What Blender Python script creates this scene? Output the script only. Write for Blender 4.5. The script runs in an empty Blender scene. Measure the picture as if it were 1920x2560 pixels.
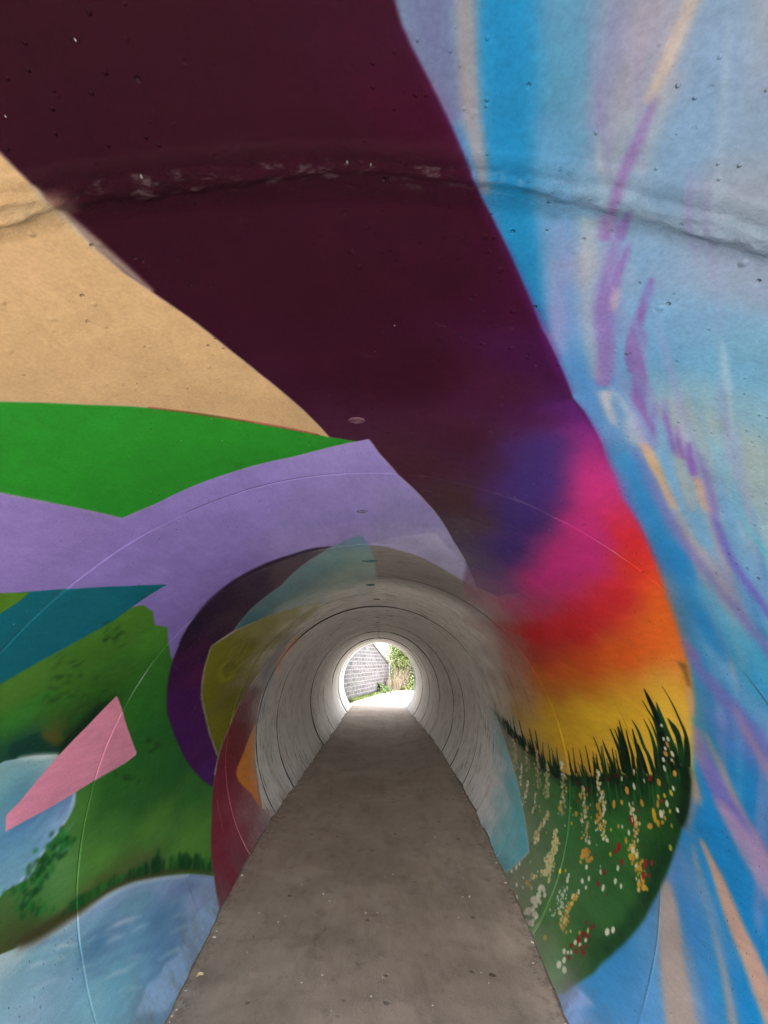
import bpy, bmesh, math, random, json
import numpy as np
from mathutils import Matrix, Vector
random.seed(5); rng = np.random.default_rng(5)
PI = math.pi
R = 1.3                      # inner radius of the concrete pipe, metres
FLOOR = -0.66                # floor level below the pipe axis, in radii
JOINT0, STEP = 0.30808, 0.74453      # first joint and pipe length, in radii
MOUTH, EXIT = JOINT0 - 2 * STEP, JOINT0 + 17 * STEP
TMAX = 2.45                  # the shell reaches this angle either side of the crown
WC, W0, W1 = 0.3, 0.25, 3.45 # w = asinh(z / WC): lengthwise coordinate of the mural
RES = 850                    # mural texels per radian
scene = bpy.context.scene
C = scene.collection

# ------------------------------------------------------------------ helpers
def link(o, parent=None):
    C.objects.link(o)
    if parent: o.parent = parent
    return o
def tag(o, label=None, cat=None, group=None, kind=None):
    if label: o['label'] = label
    if cat: o['category'] = cat
    if group: o['group'] = group
    if kind: o['kind'] = kind
    return o
def empty(name, loc=(0, 0, 0)):
    o = bpy.data.objects.new(name, None); o.location = loc; o.empty_display_size = .2
    return link(o)
def obj(name, bm, mat, parent=None, smooth=False, loc=None):
    me = bpy.data.meshes.new(name)
    bmesh.ops.recalc_face_normals(bm, faces=bm.faces)
    bm.to_mesh(me); bm.free()
    if smooth: me.shade_smooth()
    me.materials.append(mat)
    o = bpy.data.objects.new(name, me)
    if loc is not None: o.location = loc
    return link(o, parent)
def box(bm, x0, x1, y0, y1, z0, z1, bev=0):
    r = bmesh.ops.create_cube(bm, size=1)
    for v in r['verts']:
        v.co = Vector(((x0 + x1) / 2 + v.co.x * (x1 - x0), (y0 + y1) / 2 + v.co.y * (y1 - y0), (z0 + z1) / 2 + v.co.z * (z1 - z0)))
    if bev:
        bmesh.ops.bevel(bm, geom=list({e for v in r['verts'] for e in v.link_edges}), offset=bev, segments=2, affect='EDGES')
def tube(bm, pts, radii, n=6):
    rings = []
    for i, p in enumerate(pts):
        p = Vector(p); d = (Vector(pts[min(i + 1, len(pts) - 1)]) - Vector(pts[max(i - 1, 0)])).normalized()
        a = d.orthogonal().normalized(); b = d.cross(a)
        rings.append([bm.verts.new(p + (a * math.cos(t) + b * math.sin(t)) * radii[i]) for t in [k * 2 * PI / n for k in range(n)]])
    for r0, r1 in zip(rings, rings[1:]):
        for k in range(n): bm.faces.new((r0[k], r0[(k + 1) % n], r1[(k + 1) % n], r1[k]))
    bm.faces.new(rings[0][::-1]); bm.faces.new(rings[-1])
def srgb2lin(c): return [(v / 12.92 if v <= .04045 else ((v + .055) / 1.055) ** 2.4) for v in [x / 255 for x in c]]
def grid_mesh(name, co, uvs, nu, nv, mats, cells=None, normals=None):
    """mesh from a (nv, nu, 3) lattice; cells = boolean (nv-1, nu-1) selection"""
    idx = np.arange(nu * nv).reshape(nv, nu)
    q = np.stack([idx[:-1, :-1], idx[:-1, 1:], idx[1:, 1:], idx[1:, :-1]], -1)
    q = q[cells] if cells is not None else q.reshape(-1, 4)
    used, inv = np.unique(q, return_inverse=True); q = inv.reshape(-1, 4)
    P = co.reshape(-1, 3)[used]
    me = bpy.data.meshes.new(name)
    me.vertices.add(len(P)); me.vertices.foreach_set('co', P.astype(np.float32).ravel())
    me.loops.add(q.size); me.loops.foreach_set('vertex_index', q.astype(np.int32).ravel())
    me.polygons.add(len(q)); me.polygons.foreach_set('loop_start', np.arange(0, q.size, 4, dtype=np.int32))
    me.polygons.foreach_set('loop_total', np.full(len(q), 4, np.int32))
    me.update(calc_edges=True)
    for un, U in uvs.items():
        lay = me.uv_layers.new(name=un); lay.data.foreach_set('uv', U.reshape(-1, 2)[used][q.ravel()].astype(np.float32).ravel())
    for mt in mats: me.materials.append(mt)
    me.shade_smooth()
    if normals is not None: me.normals_split_custom_set_from_vertices(normals.reshape(-1, 3)[used].astype(np.float32))
    me.validate(clean_customdata=False)
    return bpy.data.objects.new(name, me)
def vnoise(x, y, seed=0):
    """smooth value noise on arrays"""
    r = np.random.default_rng(seed).random((256, 256))
    xi, yi = np.floor(x).astype(int), np.floor(y).astype(int); fx, fy = x - xi, y - yi
    fx = fx * fx * (3 - 2 * fx); fy = fy * fy * (3 - 2 * fy)
    g = lambda i, j: r[i % 256, j % 256]
    return (g(xi, yi) * (1 - fx) + g(xi + 1, yi) * fx) * (1 - fy) + (g(xi, yi + 1) * (1 - fx) + g(xi + 1, yi + 1) * fx) * fy
def fbm(x, y, seed=0, o=4):
    return sum(vnoise(x * 2 ** k, y * 2 ** k, seed + k) * .5 ** k for k in range(o)) / sum(.5 ** k for k in range(o))
def sstep(a, b, x):
    t = np.clip((x - a) / (b - a), 0, 1); return t * t * (3 - 2 * t)

# ------------------------------------------------------------------ the mural, painted on the unrolled pipe (angle, length)
PALETTE, LAYERS = json.loads("""[[[21,102,147],[60,114,144],[114,111,117],[81,87,120],[78,117,153],[90,120,150],[102,102,138],[126,120,132],[156,141,126],[138,141,141],[141,138,135],[108,90,135],[96,72,129],[102,84,135],[105,93,144],[105,87,141],[108,93,147],[147,144,141],[171,159,144],[117,111,159],[57,111,162],[102,81,138],[108,81,141],[105,81,141],[105,81,144],[108,81,144],[108,81,147],[171,165,162],[162,162,162],[111,105,144],[129,144,156],[150,168,180],[111,102,144],[159,135,126],[141,129,171],[153,132,123],[30,99,153],[102,147,183],[33,105,159],[135,123,165],[81,135,174],[30,102,156],[93,150,195],[129,120,168],[96,153,195],[159,138,129],[144,159,171],[99,144,174],[90,144,186],[132,147,159],[33,108,165],[30,102,153],[144,129,171],[33,108,162],[93,147,189],[114,108,150],[162,138,129],[117,105,156],[102,150,183],[39,114,168],[81,132,168],[114,105,147],[132,120,159],[141,126,171],[126,117,165],[45,123,180],[165,141,132],[57,135,189],[144,129,174],[87,141,180],[153,171,183],[96,141,174],[54,135,186],[120,111,156],[123,114,159],[42,117,174],[102,150,186],[156,132,123],[75,123,156],[114,102,153],[135,120,162],[105,93,153],[108,99,156],[177,141,105],[147,150,147],[153,141,132],[174,132,105],[96,144,183],[93,90,162],[99,138,174],[78,153,171],[33,114,171],[66,141,177],[78,135,177],[99,81,153],[96,99,171],[99,105,171],[90,141,183],[156,123,147],[66,111,177],[114,105,177],[159,135,165],[180,144,126],[183,135,117],[183,144,123],[174,141,141],[27,123,186],[180,153,138],[126,144,171],[165,147,144],[186,147,129],[165,141,144],[27,123,183],[45,129,192],[60,129,189],[96,162,213],[147,177,228],[72,18,84],[162,135,99],[147,138,123],[153,135,105],[33,117,33],[132,45,36],[162,156,186],[15,87,99],[69,108,27],[30,69,24],[30,66,24],[21,51,21],[24,60,24],[66,108,39],[69,108,39],[27,66,24],[69,111,39],[21,54,21],[24,57,24],[75,117,42],[72,117,42],[30,72,27],[27,63,24],[21,57,21],[69,114,39],[48,96,33],[36,117,39],[48,99,33],[36,120,39],[30,75,24],[33,117,39],[30,72,24],[15,33,21],[18,54,45],[81,75,30],[186,201,192],[171,192,222],[120,126,180],[120,165,192],[99,150,174],[102,150,177],[72,126,171],[120,162,189],[69,123,168],[120,165,189],[120,168,192],[69,126,171],[102,153,177],[192,213,222],[153,177,216],[120,171,192],[147,195,210],[84,138,177],[84,135,171],[150,201,216],[129,180,204],[93,132,174],[93,129,168],[93,129,171],[96,147,180],[120,171,189],[150,198,213],[126,180,201],[99,150,186],[84,138,174],[90,126,165],[96,135,177],[123,174,195],[126,177,198],[84,135,174],[186,213,216],[186,213,219],[192,219,225],[174,216,219],[198,222,228],[150,201,207],[171,213,219],[171,210,216],[162,213,219],[156,207,213],[201,216,219],[207,222,228],[168,210,216],[204,219,222],[192,219,222],[207,225,228],[186,210,216],[174,216,222],[198,225,231],[210,225,231],[87,135,171],[84,132,177],[120,141,189],[159,195,231],[66,60,36],[21,66,33],[42,123,54],[45,123,54],[27,87,39],[18,66,33],[27,87,36],[24,75,36],[33,102,42],[33,105,45],[24,78,36],[45,126,54],[24,72,33],[18,57,33],[45,114,48],[39,102,45],[30,87,39],[36,102,42],[33,93,39],[33,90,39],[36,105,42],[24,72,36],[18,60,36],[45,117,51],[42,108,45],[42,105,45],[24,69,33],[30,90,39],[39,105,45],[45,117,48],[30,84,39],[216,138,159],[84,27,75],[27,18,30],[147,144,51],[165,162,78],[162,159,57],[102,102,30],[159,159,57],[159,156,57],[144,141,48],[156,156,57],[144,144,51],[168,165,78],[105,102,30],[99,99,27],[141,138,48],[102,99,27],[150,147,51],[171,171,81],[156,153,57],[171,168,81],[153,153,45],[87,87,27],[174,168,93],[195,189,129],[129,123,57],[126,120,57],[189,183,126],[102,96,51],[105,99,54],[102,99,51],[192,186,129],[186,90,102],[171,69,87],[234,150,60],[228,132,60],[54,39,99],[174,42,111],[186,36,42],[213,90,30],[219,174,45],[117,84,42],[183,144,117],[12,27,18],[24,60,30],[15,33,18],[18,42,24],[21,45,24],[27,60,30],[15,27,18],[15,36,21],[15,30,18],[27,63,30],[27,63,33],[18,36,21],[18,39,21],[21,48,27],[30,69,33],[27,66,33],[30,66,33],[30,69,36],[24,51,27],[21,48,24],[15,30,21],[30,72,36],[18,39,24],[24,57,30],[63,114,54],[39,87,42],[36,84,42],[45,93,45],[24,57,33],[63,117,54],[36,81,39],[60,111,54],[39,84,42],[45,96,45],[36,81,42],[24,54,30],[48,99,48],[27,57,33],[60,108,51],[60,114,54],[66,120,57],[60,111,51],[48,102,48],[12,30,18],[21,48,30],[165,204,213],[162,201,210],[117,192,204],[201,222,225],[114,189,198],[198,219,225],[117,195,204],[195,216,222],[114,189,201],[162,204,213],[162,204,210],[117,192,201],[204,204,183],[207,204,183],[207,204,186],[195,138,57],[195,141,57],[198,141,57],[213,210,189],[213,213,192],[210,210,189],[204,144,60],[192,171,51],[207,207,186],[141,33,39],[198,141,60],[186,132,51],[204,147,60],[213,210,192],[204,189,132],[144,36,42],[114,30,36],[201,159,39],[210,207,186],[201,186,129],[201,144,60],[150,150,51],[216,213,192],[153,162,60],[93,21,36],[72,24,30],[114,21,30],[123,24,33],[108,24,36],[87,27,36],[150,36,42],[144,27,36],[147,36,42],[201,180,51],[210,150,63],[207,183,54],[210,195,135],[219,216,195],[213,180,105],[210,180,105],[216,216,195],[207,147,60],[207,150,60],[204,192,132],[207,192,132],[204,162,51],[198,177,51],[201,162,51],[195,174,51],[195,177,51],[201,159,51],[144,33,42],[114,42,42],[204,183,54],[207,186,54],[219,219,195],[219,219,198],[222,219,198],[216,201,141],[231,228,204],[228,228,204],[225,222,201],[216,207,186],[213,204,186],[231,231,207],[231,228,207],[207,204,153],[219,201,141],[210,204,153],[219,204,141],[225,225,201],[213,207,186],[183,204,195],[222,222,198],[183,204,192],[213,198,138],[183,150,75],[180,150,75],[204,159,84],[204,162,84],[210,150,60],[189,165,135],[222,207,144],[222,204,144],[186,165,135],[216,156,63],[186,165,132],[186,162,132],[219,156,63],[180,159,129],[198,150,87],[198,150,84],[204,150,75],[201,150,75],[183,162,132],[213,153,63],[216,153,63],[189,183,132],[189,183,135],[180,159,132],[189,168,135],[180,156,129],[192,168,138],[171,147,120],[171,150,120],[192,168,135],[195,171,141],[195,171,138],[186,162,129],[195,174,141],[234,234,213],[192,171,138],[234,234,210],[234,231,210],[180,123,102],[228,225,204],[222,204,141],[153,36,42],[204,180,54],[123,45,45],[210,189,54],[117,42,42],[222,222,201],[120,45,45],[156,39,45],[213,189,57]],
[
[1,[-50,200,2450,200,2450,2900,2100,2700,1800,2600,1400,2400,1100,2200,700,2000,-50,1500],2.0,[[35,624,87,87,120,1],[65,650,102,106,121,1],[73,634,111,113,121,1],[89,625,43,102,135,1],[101,645,25,102,143,1],[127,679,22,99,140,1],[151,635,58,110,139,1],[163,610,87,109,138,1],[180,628,109,109,139,1],[205,636,123,118,132,1],[219,602,120,113,138,1],[233,590,138,127,131,1],[263,616,95,120,146,1],[274,569,109,127,141,1],[309,698,103,125,147,1],[318,782,112,123,138,1],[349,832,112,116,128,1],[286,752,89,122,152,1],[206,741,111,122,137,1],[220,694,122,118,133,1],[194,789,97,119,142,1],[169,779,67,112,149,1],[150,803,26,101,146,1],[125,809,28,101,146,1],[106,813,60,101,135,1],[93,726,70,100,129,1],[85,728,111,111,118,1],[70,747,122,111,115,1],[139,937,34,103,148,1],[167,929,53,114,156,1],[197,940,91,126,156,1],[235,892,113,125,140,1],[297,873,106,136,159,1],[345,887,113,128,144,1],[174,1054,38,109,154,1],[228,1110,96,124,161,1],[243,1050,128,128,148,1],[308,1002,88,127,161,1],[372,971,115,126,149,1],[404,995,115,130,150,1],[401,1134,99,131,162,1],[462,1150,91,135,159,1],[380,1153,87,131,167,1],[347,1257,91,130,167,1],[254,1239,113,122,162,1],[323,1359,66,117,163,1],[362,1419,76,114,165,1],[399,1262,77,130,171,1],[465,1227,81,133,166,1],[537,1319,103,142,161,1],[459,1287,106,135,148,1],[487,1387,126,138,141,1],[536,1448,127,140,143,1],[547,1409,126,141,143,1],[615,1510,125,142,142,1],[598,1439,127,148,151,1],[428,1520,82,121,168,1],[490,1610,48,123,171,1],[590,1736,49,112,166,1],[707,1840,32,114,169,1],[892,1989,28,112,164,1],[1020,2026,37,122,169,1],[959,1934,55,139,176,1],[643,1692,89,138,174,1],[722,1709,98,147,179,1],[711,1625,132,157,167,1],[603,1561,104,139,165,1],[797,1769,90,131,181,1],[853,1877,103,147,179,1],[1054,2003,65,141,178,1],[1090,2148,43,120,178,1],[1178,2092,95,109,176,1],[1201,2206,33,118,176,1],[1331,2174,28,117,175,1],[1347,2293,49,128,182,1],[1516,2241,29,122,180,1],[1612,2319,29,123,183,1],[1686,2273,29,127,186,1],[1672,2413,100,136,179,1],[1824,2455,81,137,183,1],[1774,2392,60,130,185,1],[1773,2322,69,133,183,1],[2033,2562,57,139,196,1],[2182,2620,62,146,204,1],[2284,2666,142,174,226,1],[2044,2500,92,153,210,1],[1974,2436,101,146,187,1],[1827,2280,24,128,187,1],[300,200,43,100,140,1],[600,500,86,118,147,1],[1000,900,83,121,155,1],[1600,1600,52,118,167,1],[2200,1900,120,152,194,1]],1,"painted_sky"],
[0,[67,440,74,493,81,540,84,577,89,633,95,688,101,733,106,774,111,812,115,843,119,874,125,912,134,956,144,1001,155,1046,167,1086,180,1124,195,1162,213,1204,234,1246,249,1276,254,1268,243,1231,229,1180,217,1132,208,1092,200,1054,192,1014,184,972,177,930,171,893,169,865,168,836,165,800,161,759,156,717,150,672,142,618,134,564,128,528,124,481,119,429],7.8,0,0.95],
[0,[113,431,120,483,126,529,130,565,136,620,142,673,146,715,151,756,156,797,162,838,168,877,176,916,187,956,200,993,209,1018,212,1015,207,986,201,946,196,908,193,873,191,835,189,796,187,757,186,715,182,670,176,615,169,561,164,525,159,479,154,427],8.8,1,0.75],
[0,[59,439,63,492,66,540,70,587,75,660,81,730,89,781,97,821,104,855,111,887,116,914,121,933,128,928,125,909,121,881,116,847,111,811,104,772,98,725,92,656,86,584,83,537,80,490,76,437],4.3,2,0.9],
[0,[13,450,20,503,27,550,34,585,44,638,55,688,64,727,72,761,78,785,88,777,84,752,80,717,75,676,70,624,65,569,62,533,57,486,51,434],4.4,3,0.85],
[0,[155,758,160,798,168,857,177,918,189,975,202,1030,212,1069,240,1048,231,1009,219,955,207,901,194,845,182,788,174,750],9.5,4,0.6],
[0,[207,413,217,462,227,505,233,538,241,587,249,635,254,678,259,725,264,771,268,815,272,858,275,889,307,907,309,878,310,836,309,789,306,740,301,688,293,636,282,582,270,532,262,499,254,457,245,409],7.7,5,0.7],
[0,[176,465,182,520,187,568,188,581,189,599,191,620,193,643,195,669,197,694,198,721,200,748,200,768,211,771,210,751,208,724,207,696,204,670,201,643,199,620,196,599,194,581,193,569,188,520,183,465],6.0,6,0.7],
[0,[189,460,194,514,199,562,200,580,202,607,205,635,206,665,208,699,209,734,212,774,214,817,217,848,236,853,234,822,232,779,229,739,227,704,225,670,223,639,220,610,218,583,216,565,212,517,208,464],7.9,7,0.6],
[0,[228,457,230,508,231,554,232,569,232,590,232,612,233,630,233,649,234,666,234,682,235,697,235,707,240,710,241,700,241,686,242,670,242,653,242,635,241,616,240,594,239,572,239,557,237,511,236,460],3.7,8,0.9],
[0,[246,647,246,659,245,677,245,697,246,718,247,740,248,764,250,790,253,817,254,836,262,838,261,819,259,792,257,767,256,744,254,721,254,701,253,681,253,663,253,651],5.8,9,0.55],
[0,[229,705,230,720,231,743,233,771,234,805,237,845,238,874,247,877,245,848,242,808,240,773,238,746,236,722,235,706],6.1,10,0.5],
[0,[241,691,240,702,240,717,240,734,240,754,240,776,240,798,240,817,241,836,242,856,243,877,245,898,247,920,249,946,252,972,253,991,267,992,264,973,261,947,257,922,255,900,253,879,252,859,251,840,251,822,250,803,249,781,248,758,247,737,245,719,244,703,242,692],2.7,11,0.95],
[0,[266,910,266,920,266,935,267,949,268,963,269,975,270,984,278,985,277,977,276,964,275,951,273,937,271,921,270,911],2.4,12,0.9],[0,[243,941,252,998,264,996,255,939],3.1,13,0.6],
[0,[262,938,264,959,267,989,270,1017,272,1042,274,1065,276,1089,278,1112,281,1136,287,1166,297,1204,311,1246,324,1286,334,1326,344,1367,352,1397,373,1386,365,1357,354,1315,342,1271,328,1229,314,1188,304,1155,298,1131,294,1112,290,1091,287,1068,284,1044,281,1019,277,989,273,960,270,939],4.4,14,0.9],
[0,[285,982,284,993,284,1008,285,1025,285,1041,285,1060,287,1083,291,1114,297,1147,301,1172,313,1170,309,1146,304,1113,300,1085,297,1064,295,1045,293,1028,291,1010,288,994,287,983],2.7,15,0.9],
[0,[291,1096,291,1114,291,1139,293,1168,298,1194,305,1219,312,1243,319,1271,328,1300,335,1327,342,1350,349,1370,354,1385,367,1379,364,1363,360,1341,355,1316,348,1288,341,1258,333,1229,326,1203,320,1180,314,1161,308,1138,301,1114,296,1097],6.4,16,0.8],
[0,[226,950,230,973,237,1007,243,1041,249,1073,254,1104,261,1136,267,1163,274,1189,282,1217,294,1250,307,1286,319,1317,329,1343,337,1365,343,1380,350,1372,345,1356,337,1333,328,1306,317,1273,304,1237,294,1205,288,1178,282,1154,277,1129,271,1099,266,1068,260,1036,253,1001,246,967,242,944],7.6,17,0.6],
[0,[299,1100,300,1109,301,1123,303,1136,306,1148,309,1160,311,1168,313,1168,312,1159,311,1148,309,1136,307,1123,305,1110,303,1100],3.7,18,0.8],
[0,[201,969,206,991,213,1022,220,1054,226,1084,231,1115,236,1147,241,1182,246,1219,253,1255,262,1290,272,1321,280,1343,288,1334,282,1311,274,1280,267,1248,261,1215,256,1179,250,1144,244,1111,238,1079,232,1047,224,1014,216,983,210,962],10.5,19,0.55],
[0,[248,1121,253,1153,262,1199,271,1245,280,1283,290,1320,303,1358,320,1397,338,1434,356,1466,373,1494,389,1518,401,1534,406,1511,396,1493,381,1468,365,1439,348,1407,331,1372,317,1338,306,1305,296,1271,287,1235,275,1192,265,1148,257,1117],10.6,20,0.6],
[0,[324,1054,326,1069,329,1091,332,1114,335,1137,338,1163,341,1189,345,1213,349,1237,355,1261,363,1287,373,1309,380,1324,394,1304,388,1288,380,1267,374,1247,368,1229,362,1209,356,1188,351,1164,348,1139,343,1115,339,1091,334,1069,331,1054],3.0,21,0.95],
[0,[357,1191,360,1205,364,1225,369,1249,377,1276,386,1306,393,1334,400,1358,405,1382,412,1404,418,1423,424,1439,432,1456,444,1477,457,1500,468,1518,478,1532,487,1544,494,1552,502,1527,497,1515,490,1498,480,1479,468,1460,455,1440,444,1423,437,1412,432,1403,427,1391,420,1373,413,1351,405,1326,396,1298,386,1269,378,1244,371,1222,365,1203,361,1190],3.6,22,0.95],
[0,[366,1282,375,1303,387,1332,399,1361,408,1388,417,1416,423,1436,442,1418,434,1399,423,1373,412,1344,400,1314,388,1284,380,1263],4.4,23,0.9],
[0,[438,1378,441,1390,445,1407,450,1425,457,1447,465,1470,471,1487,481,1478,474,1462,465,1440,457,1420,450,1403,444,1387,440,1376],3.7,24,0.9],
[0,[445,1362,451,1378,459,1401,469,1425,481,1448,493,1471,505,1491,516,1506,525,1518,532,1526,534,1512,528,1503,520,1490,510,1475,499,1456,486,1435,475,1415,464,1394,454,1374,447,1359],3.7,24,0.95],
[0,[491,1427,496,1439,503,1455,511,1473,522,1492,534,1511,542,1524,546,1510,538,1496,526,1478,516,1461,507,1447,499,1433,493,1423],3.8,25,0.95],
[0,[523,1461,528,1472,536,1489,544,1506,553,1520,562,1534,570,1544,576,1552,582,1559,586,1563,588,1553,585,1547,580,1538,573,1527,565,1516,556,1505,548,1494,540,1481,531,1467,526,1457],3.9,26,0.95],
[0,[363,1411,367,1420,374,1435,382,1451,391,1466,401,1482,409,1494,416,1502,421,1507,424,1509,425,1505,422,1500,418,1492,413,1482,405,1467,397,1450,390,1434,385,1420,381,1405,378,1394],5.9,27,0.85],
[0,[426,1476,432,1488,440,1505,449,1522,459,1536,469,1547,475,1554,477,1523,471,1517,462,1509,455,1500,447,1488,439,1473,433,1462],9.0,28,0.7],
[2,[209,607,0.9,230,702,5.0,249,778,6.3,271,869,1.2],3.1,29,0.36900414239523405],[2,[258,534,0.8,284,647,5.7,314,772,4.0,342,890,1.1],2.7,30,0.40951607397405576],
[2,[467,1280,2.1,532,1390,8.7,633,1539,12.3,767,1693,3.2],6.5,31,0.29559536039815143],[2,[165,560,0.9,191,680,6.2,219,790,6.9,243,881,1.3],3.3,32,0.34288221295281246],
[2,[697,1665,3.2,791,1759,16.0,894,1851,13.6,991,1918,3.8],4.9,33,0.3847562202847993],[2,[1071,1968,3.5,1190,2036,23.9,1406,2141,12.5,1623,2207,3.4],5.9,34,0.2937029177373942],
[2,[565,1518,3.0,614,1578,19.4,695,1671,17.3,789,1770,3.4],6.9,35,0.2686743464856063],[2,[617,1494,2.6,663,1556,18.8,714,1616,8.8,771,1680,3.0],4.6,36,0.25692871631357445],
[2,[534,1340,2.2,566,1391,14.8,602,1452,8.0,646,1510,2.7],5.8,37,0.4339684668440623],[2,[832,1755,3.3,899,1811,18.7,962,1852,16.2,1042,1905,3.5],8.8,38,0.5365001893964],
[2,[559,1600,3.2,672,1732,12.9,848,1898,21.7,1022,2027,4.0],5.3,39,0.5338496036194056],[2,[459,1289,2.2,508,1376,13.8,583,1486,13.5,706,1641,3.0],4.1,40,0.2542728814468317],
[2,[671,1537,2.7,748,1628,11.9,838,1721,15.7,963,1820,3.4],5.6,41,0.3874482959415201],[2,[1096,1973,3.5,1188,2025,11.8,1311,2091,20.1,1447,2148,3.4],4.8,42,0.4546994094215677],
[2,[447,1337,2.4,503,1430,9.8,587,1550,8.6,723,1708,3.4],6.6,31,0.3857037376794729],[2,[447,1337,2.4,523,1458,15.4,640,1609,9.7,789,1771,3.4],4.8,43,0.3408340225754738],
[2,[845,1919,3.8,1022,2051,21.0,1177,2143,13.0,1411,2258,4.0],7.5,44,0.37638294219019564],[2,[719,1719,3.3,820,1820,25.3,927,1899,14.3,1020,1961,3.8],8.7,45,0.45279209126303865],
[2,[438,1144,1.6,478,1231,11.7,511,1295,5.2,563,1396,2.0],3.3,46,0.5088324907161539],[2,[308,1090,1.8,360,1214,8.9,420,1330,8.7,477,1415,2.9],4.7,47,0.45164715985484394],
[2,[923,1949,4.0,1077,2038,21.0,1248,2139,19.4,1492,2247,3.7],6.6,44,0.31455433588275433],[2,[804,1703,2.9,867,1768,18.9,932,1815,18.5,991,1855,3.5],5.4,48,0.33791754777410066],
[2,[206,769,1.1,224,838,5.2,244,911,3.6,277,1010,1.6],2.9,49,0.4828714229277161],[2,[957,2012,4.1,1022,2055,15.2,1081,2088,25.4,1143,2126,4.0],10.5,50,0.2948389447126759],
[2,[629,1546,2.8,654,1577,18.6,706,1641,18.4,765,1702,3.3],6.9,51,0.45799784058978366],[2,[991,2031,4.0,1081,2088,13.4,1216,2165,18.5,1414,2265,3.9],9.6,52,0.5038400886928102],
[2,[812,1862,3.6,886,1929,26.5,958,1982,14.0,1050,2035,4.2],6.6,53,0.4203285093607925],[2,[647,1688,3.3,776,1823,19.2,924,1942,25.8,1049,2023,4.0],9.7,54,0.3848352908953286],
[2,[312,797,1.0,328,866,7.5,375,993,5.0,439,1143,1.7],4.6,55,0.45447643499991364],[2,[748,1763,3.4,854,1860,17.5,960,1935,10.5,1047,1991,3.9],9.6,56,0.426752996615471],
[2,[376,1295,2.6,406,1344,19.6,449,1407,9.9,504,1484,3.0],6.3,57,0.37001249845346185],[2,[540,1378,2.4,577,1433,9.6,617,1493,12.4,688,1587,2.8],6.4,58,0.5428888529229563],
[2,[617,1657,3.2,674,1726,14.5,776,1825,23.6,887,1915,4.0],5.9,59,0.3024085276021553],[2,[295,999,1.6,343,1120,8.7,393,1235,11.8,437,1313,2.4],4.4,60,0.4388880717537818],
[2,[298,804,1.1,310,848,7.2,323,902,6.7,362,1003,1.5],2.4,61,0.52907155214286],[2,[531,1343,2.1,580,1427,17.2,644,1514,16.2,746,1634,2.9],6.6,43,0.31977304869007084],
[2,[666,1549,2.9,717,1607,11.0,805,1699,13.0,901,1785,3.3],8.2,62,0.3335810950970798],[2,[991,1980,3.9,1049,2016,23.1,1104,2049,19.9,1204,2106,3.8],6.1,63,0.26022922701199974],
[2,[356,1267,2.5,418,1368,11.6,481,1459,10.5,570,1581,3.2],5.5,40,0.30619396395193677],[2,[338,1281,2.5,399,1386,21.0,466,1478,13.4,561,1596,3.5],7.3,64,0.3487728279620786],
[2,[1174,2125,3.7,1352,2216,17.5,1560,2299,15.2,1798,2342,3.6],6.8,65,0.4806196253483898],[2,[924,1934,3.7,959,1961,17.8,1021,2001,14.6,1076,2031,4.0],5.3,66,0.5260230162635533],
[2,[812,1860,3.7,959,1972,17.2,1106,2064,10.4,1294,2165,3.9],5.2,67,0.3201598780764521],[2,[1194,2057,3.5,1414,2162,24.9,1635,2228,20.2,1826,2257,3.2],6.4,68,0.4851499098142579],
[2,[479,1371,2.6,530,1447,14.8,594,1538,8.5,671,1631,3.1],7.6,69,0.3019575586189247],[2,[368,1378,3.2,437,1462,20.5,549,1615,12.4,698,1783,3.8],4.8,70,0.5152503458579665],
[2,[315,1035,1.6,365,1157,10.9,412,1262,13.0,453,1330,2.6],3.7,71,0.2651173484092351],[2,[961,1899,3.9,1019,1930,24.2,1070,1963,20.4,1153,2004,3.8],5.6,72,0.32647410192691384],
[2,[643,1602,3.1,697,1664,15.0,759,1724,9.6,860,1822,3.4],6.7,41,0.4459175053917378],[2,[233,915,1.5,297,1097,12.4,382,1290,14.0,456,1400,2.9],4.3,73,0.2969700606698278],
[2,[345,1119,1.9,414,1260,10.9,466,1350,8.2,548,1480,2.7],3.7,74,0.3971528949295487],[2,[1212,1988,3.4,1291,2024,11.8,1375,2062,17.0,1494,2100,3.3],6.8,75,0.4344187315844403],
[2,[378,1370,3.1,427,1431,12.4,509,1538,20.1,612,1667,3.5],4.4,76,0.429855931078792],[2,[590,1545,3.0,641,1607,15.4,724,1706,15.0,824,1801,3.5],7.9,77,0.4931588064280574],
[2,[152,591,0.9,166,652,3.5,189,747,6.1,205,820,1.2],3.7,78,0.2908557139915],[2,[1246,1988,3.2,1410,2061,23.0,1566,2111,20.0,1734,2142,3.0],5.2,75,0.4340595154650344],
[2,[474,1235,1.7,495,1281,7.6,515,1325,10.4,560,1401,2.3],5.8,79,0.28452361025273587],[2,[614,1577,3.0,667,1641,11.7,755,1738,19.4,858,1835,3.5],5.8,80,0.2744156601479984],
[2,[559,1599,3.3,706,1759,24.6,887,1923,21.7,1050,2040,4.0],7.4,45,0.518662735181547],
[0,[524,1461,529,1473,537,1491,546,1508,557,1526,568,1542,576,1554,579,1539,572,1527,561,1511,551,1496,542,1481,533,1466,527,1455],3.9,26,0.95],
[0,[542,1469,549,1480,559,1497,569,1513,579,1526,590,1539,601,1553,612,1569,624,1586,636,1601,647,1615,657,1626,665,1634,667,1619,660,1609,650,1596,639,1581,628,1566,615,1551,603,1535,592,1522,582,1509,572,1497,561,1484,551,1471,543,1462],5.9,81,0.85],
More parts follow.
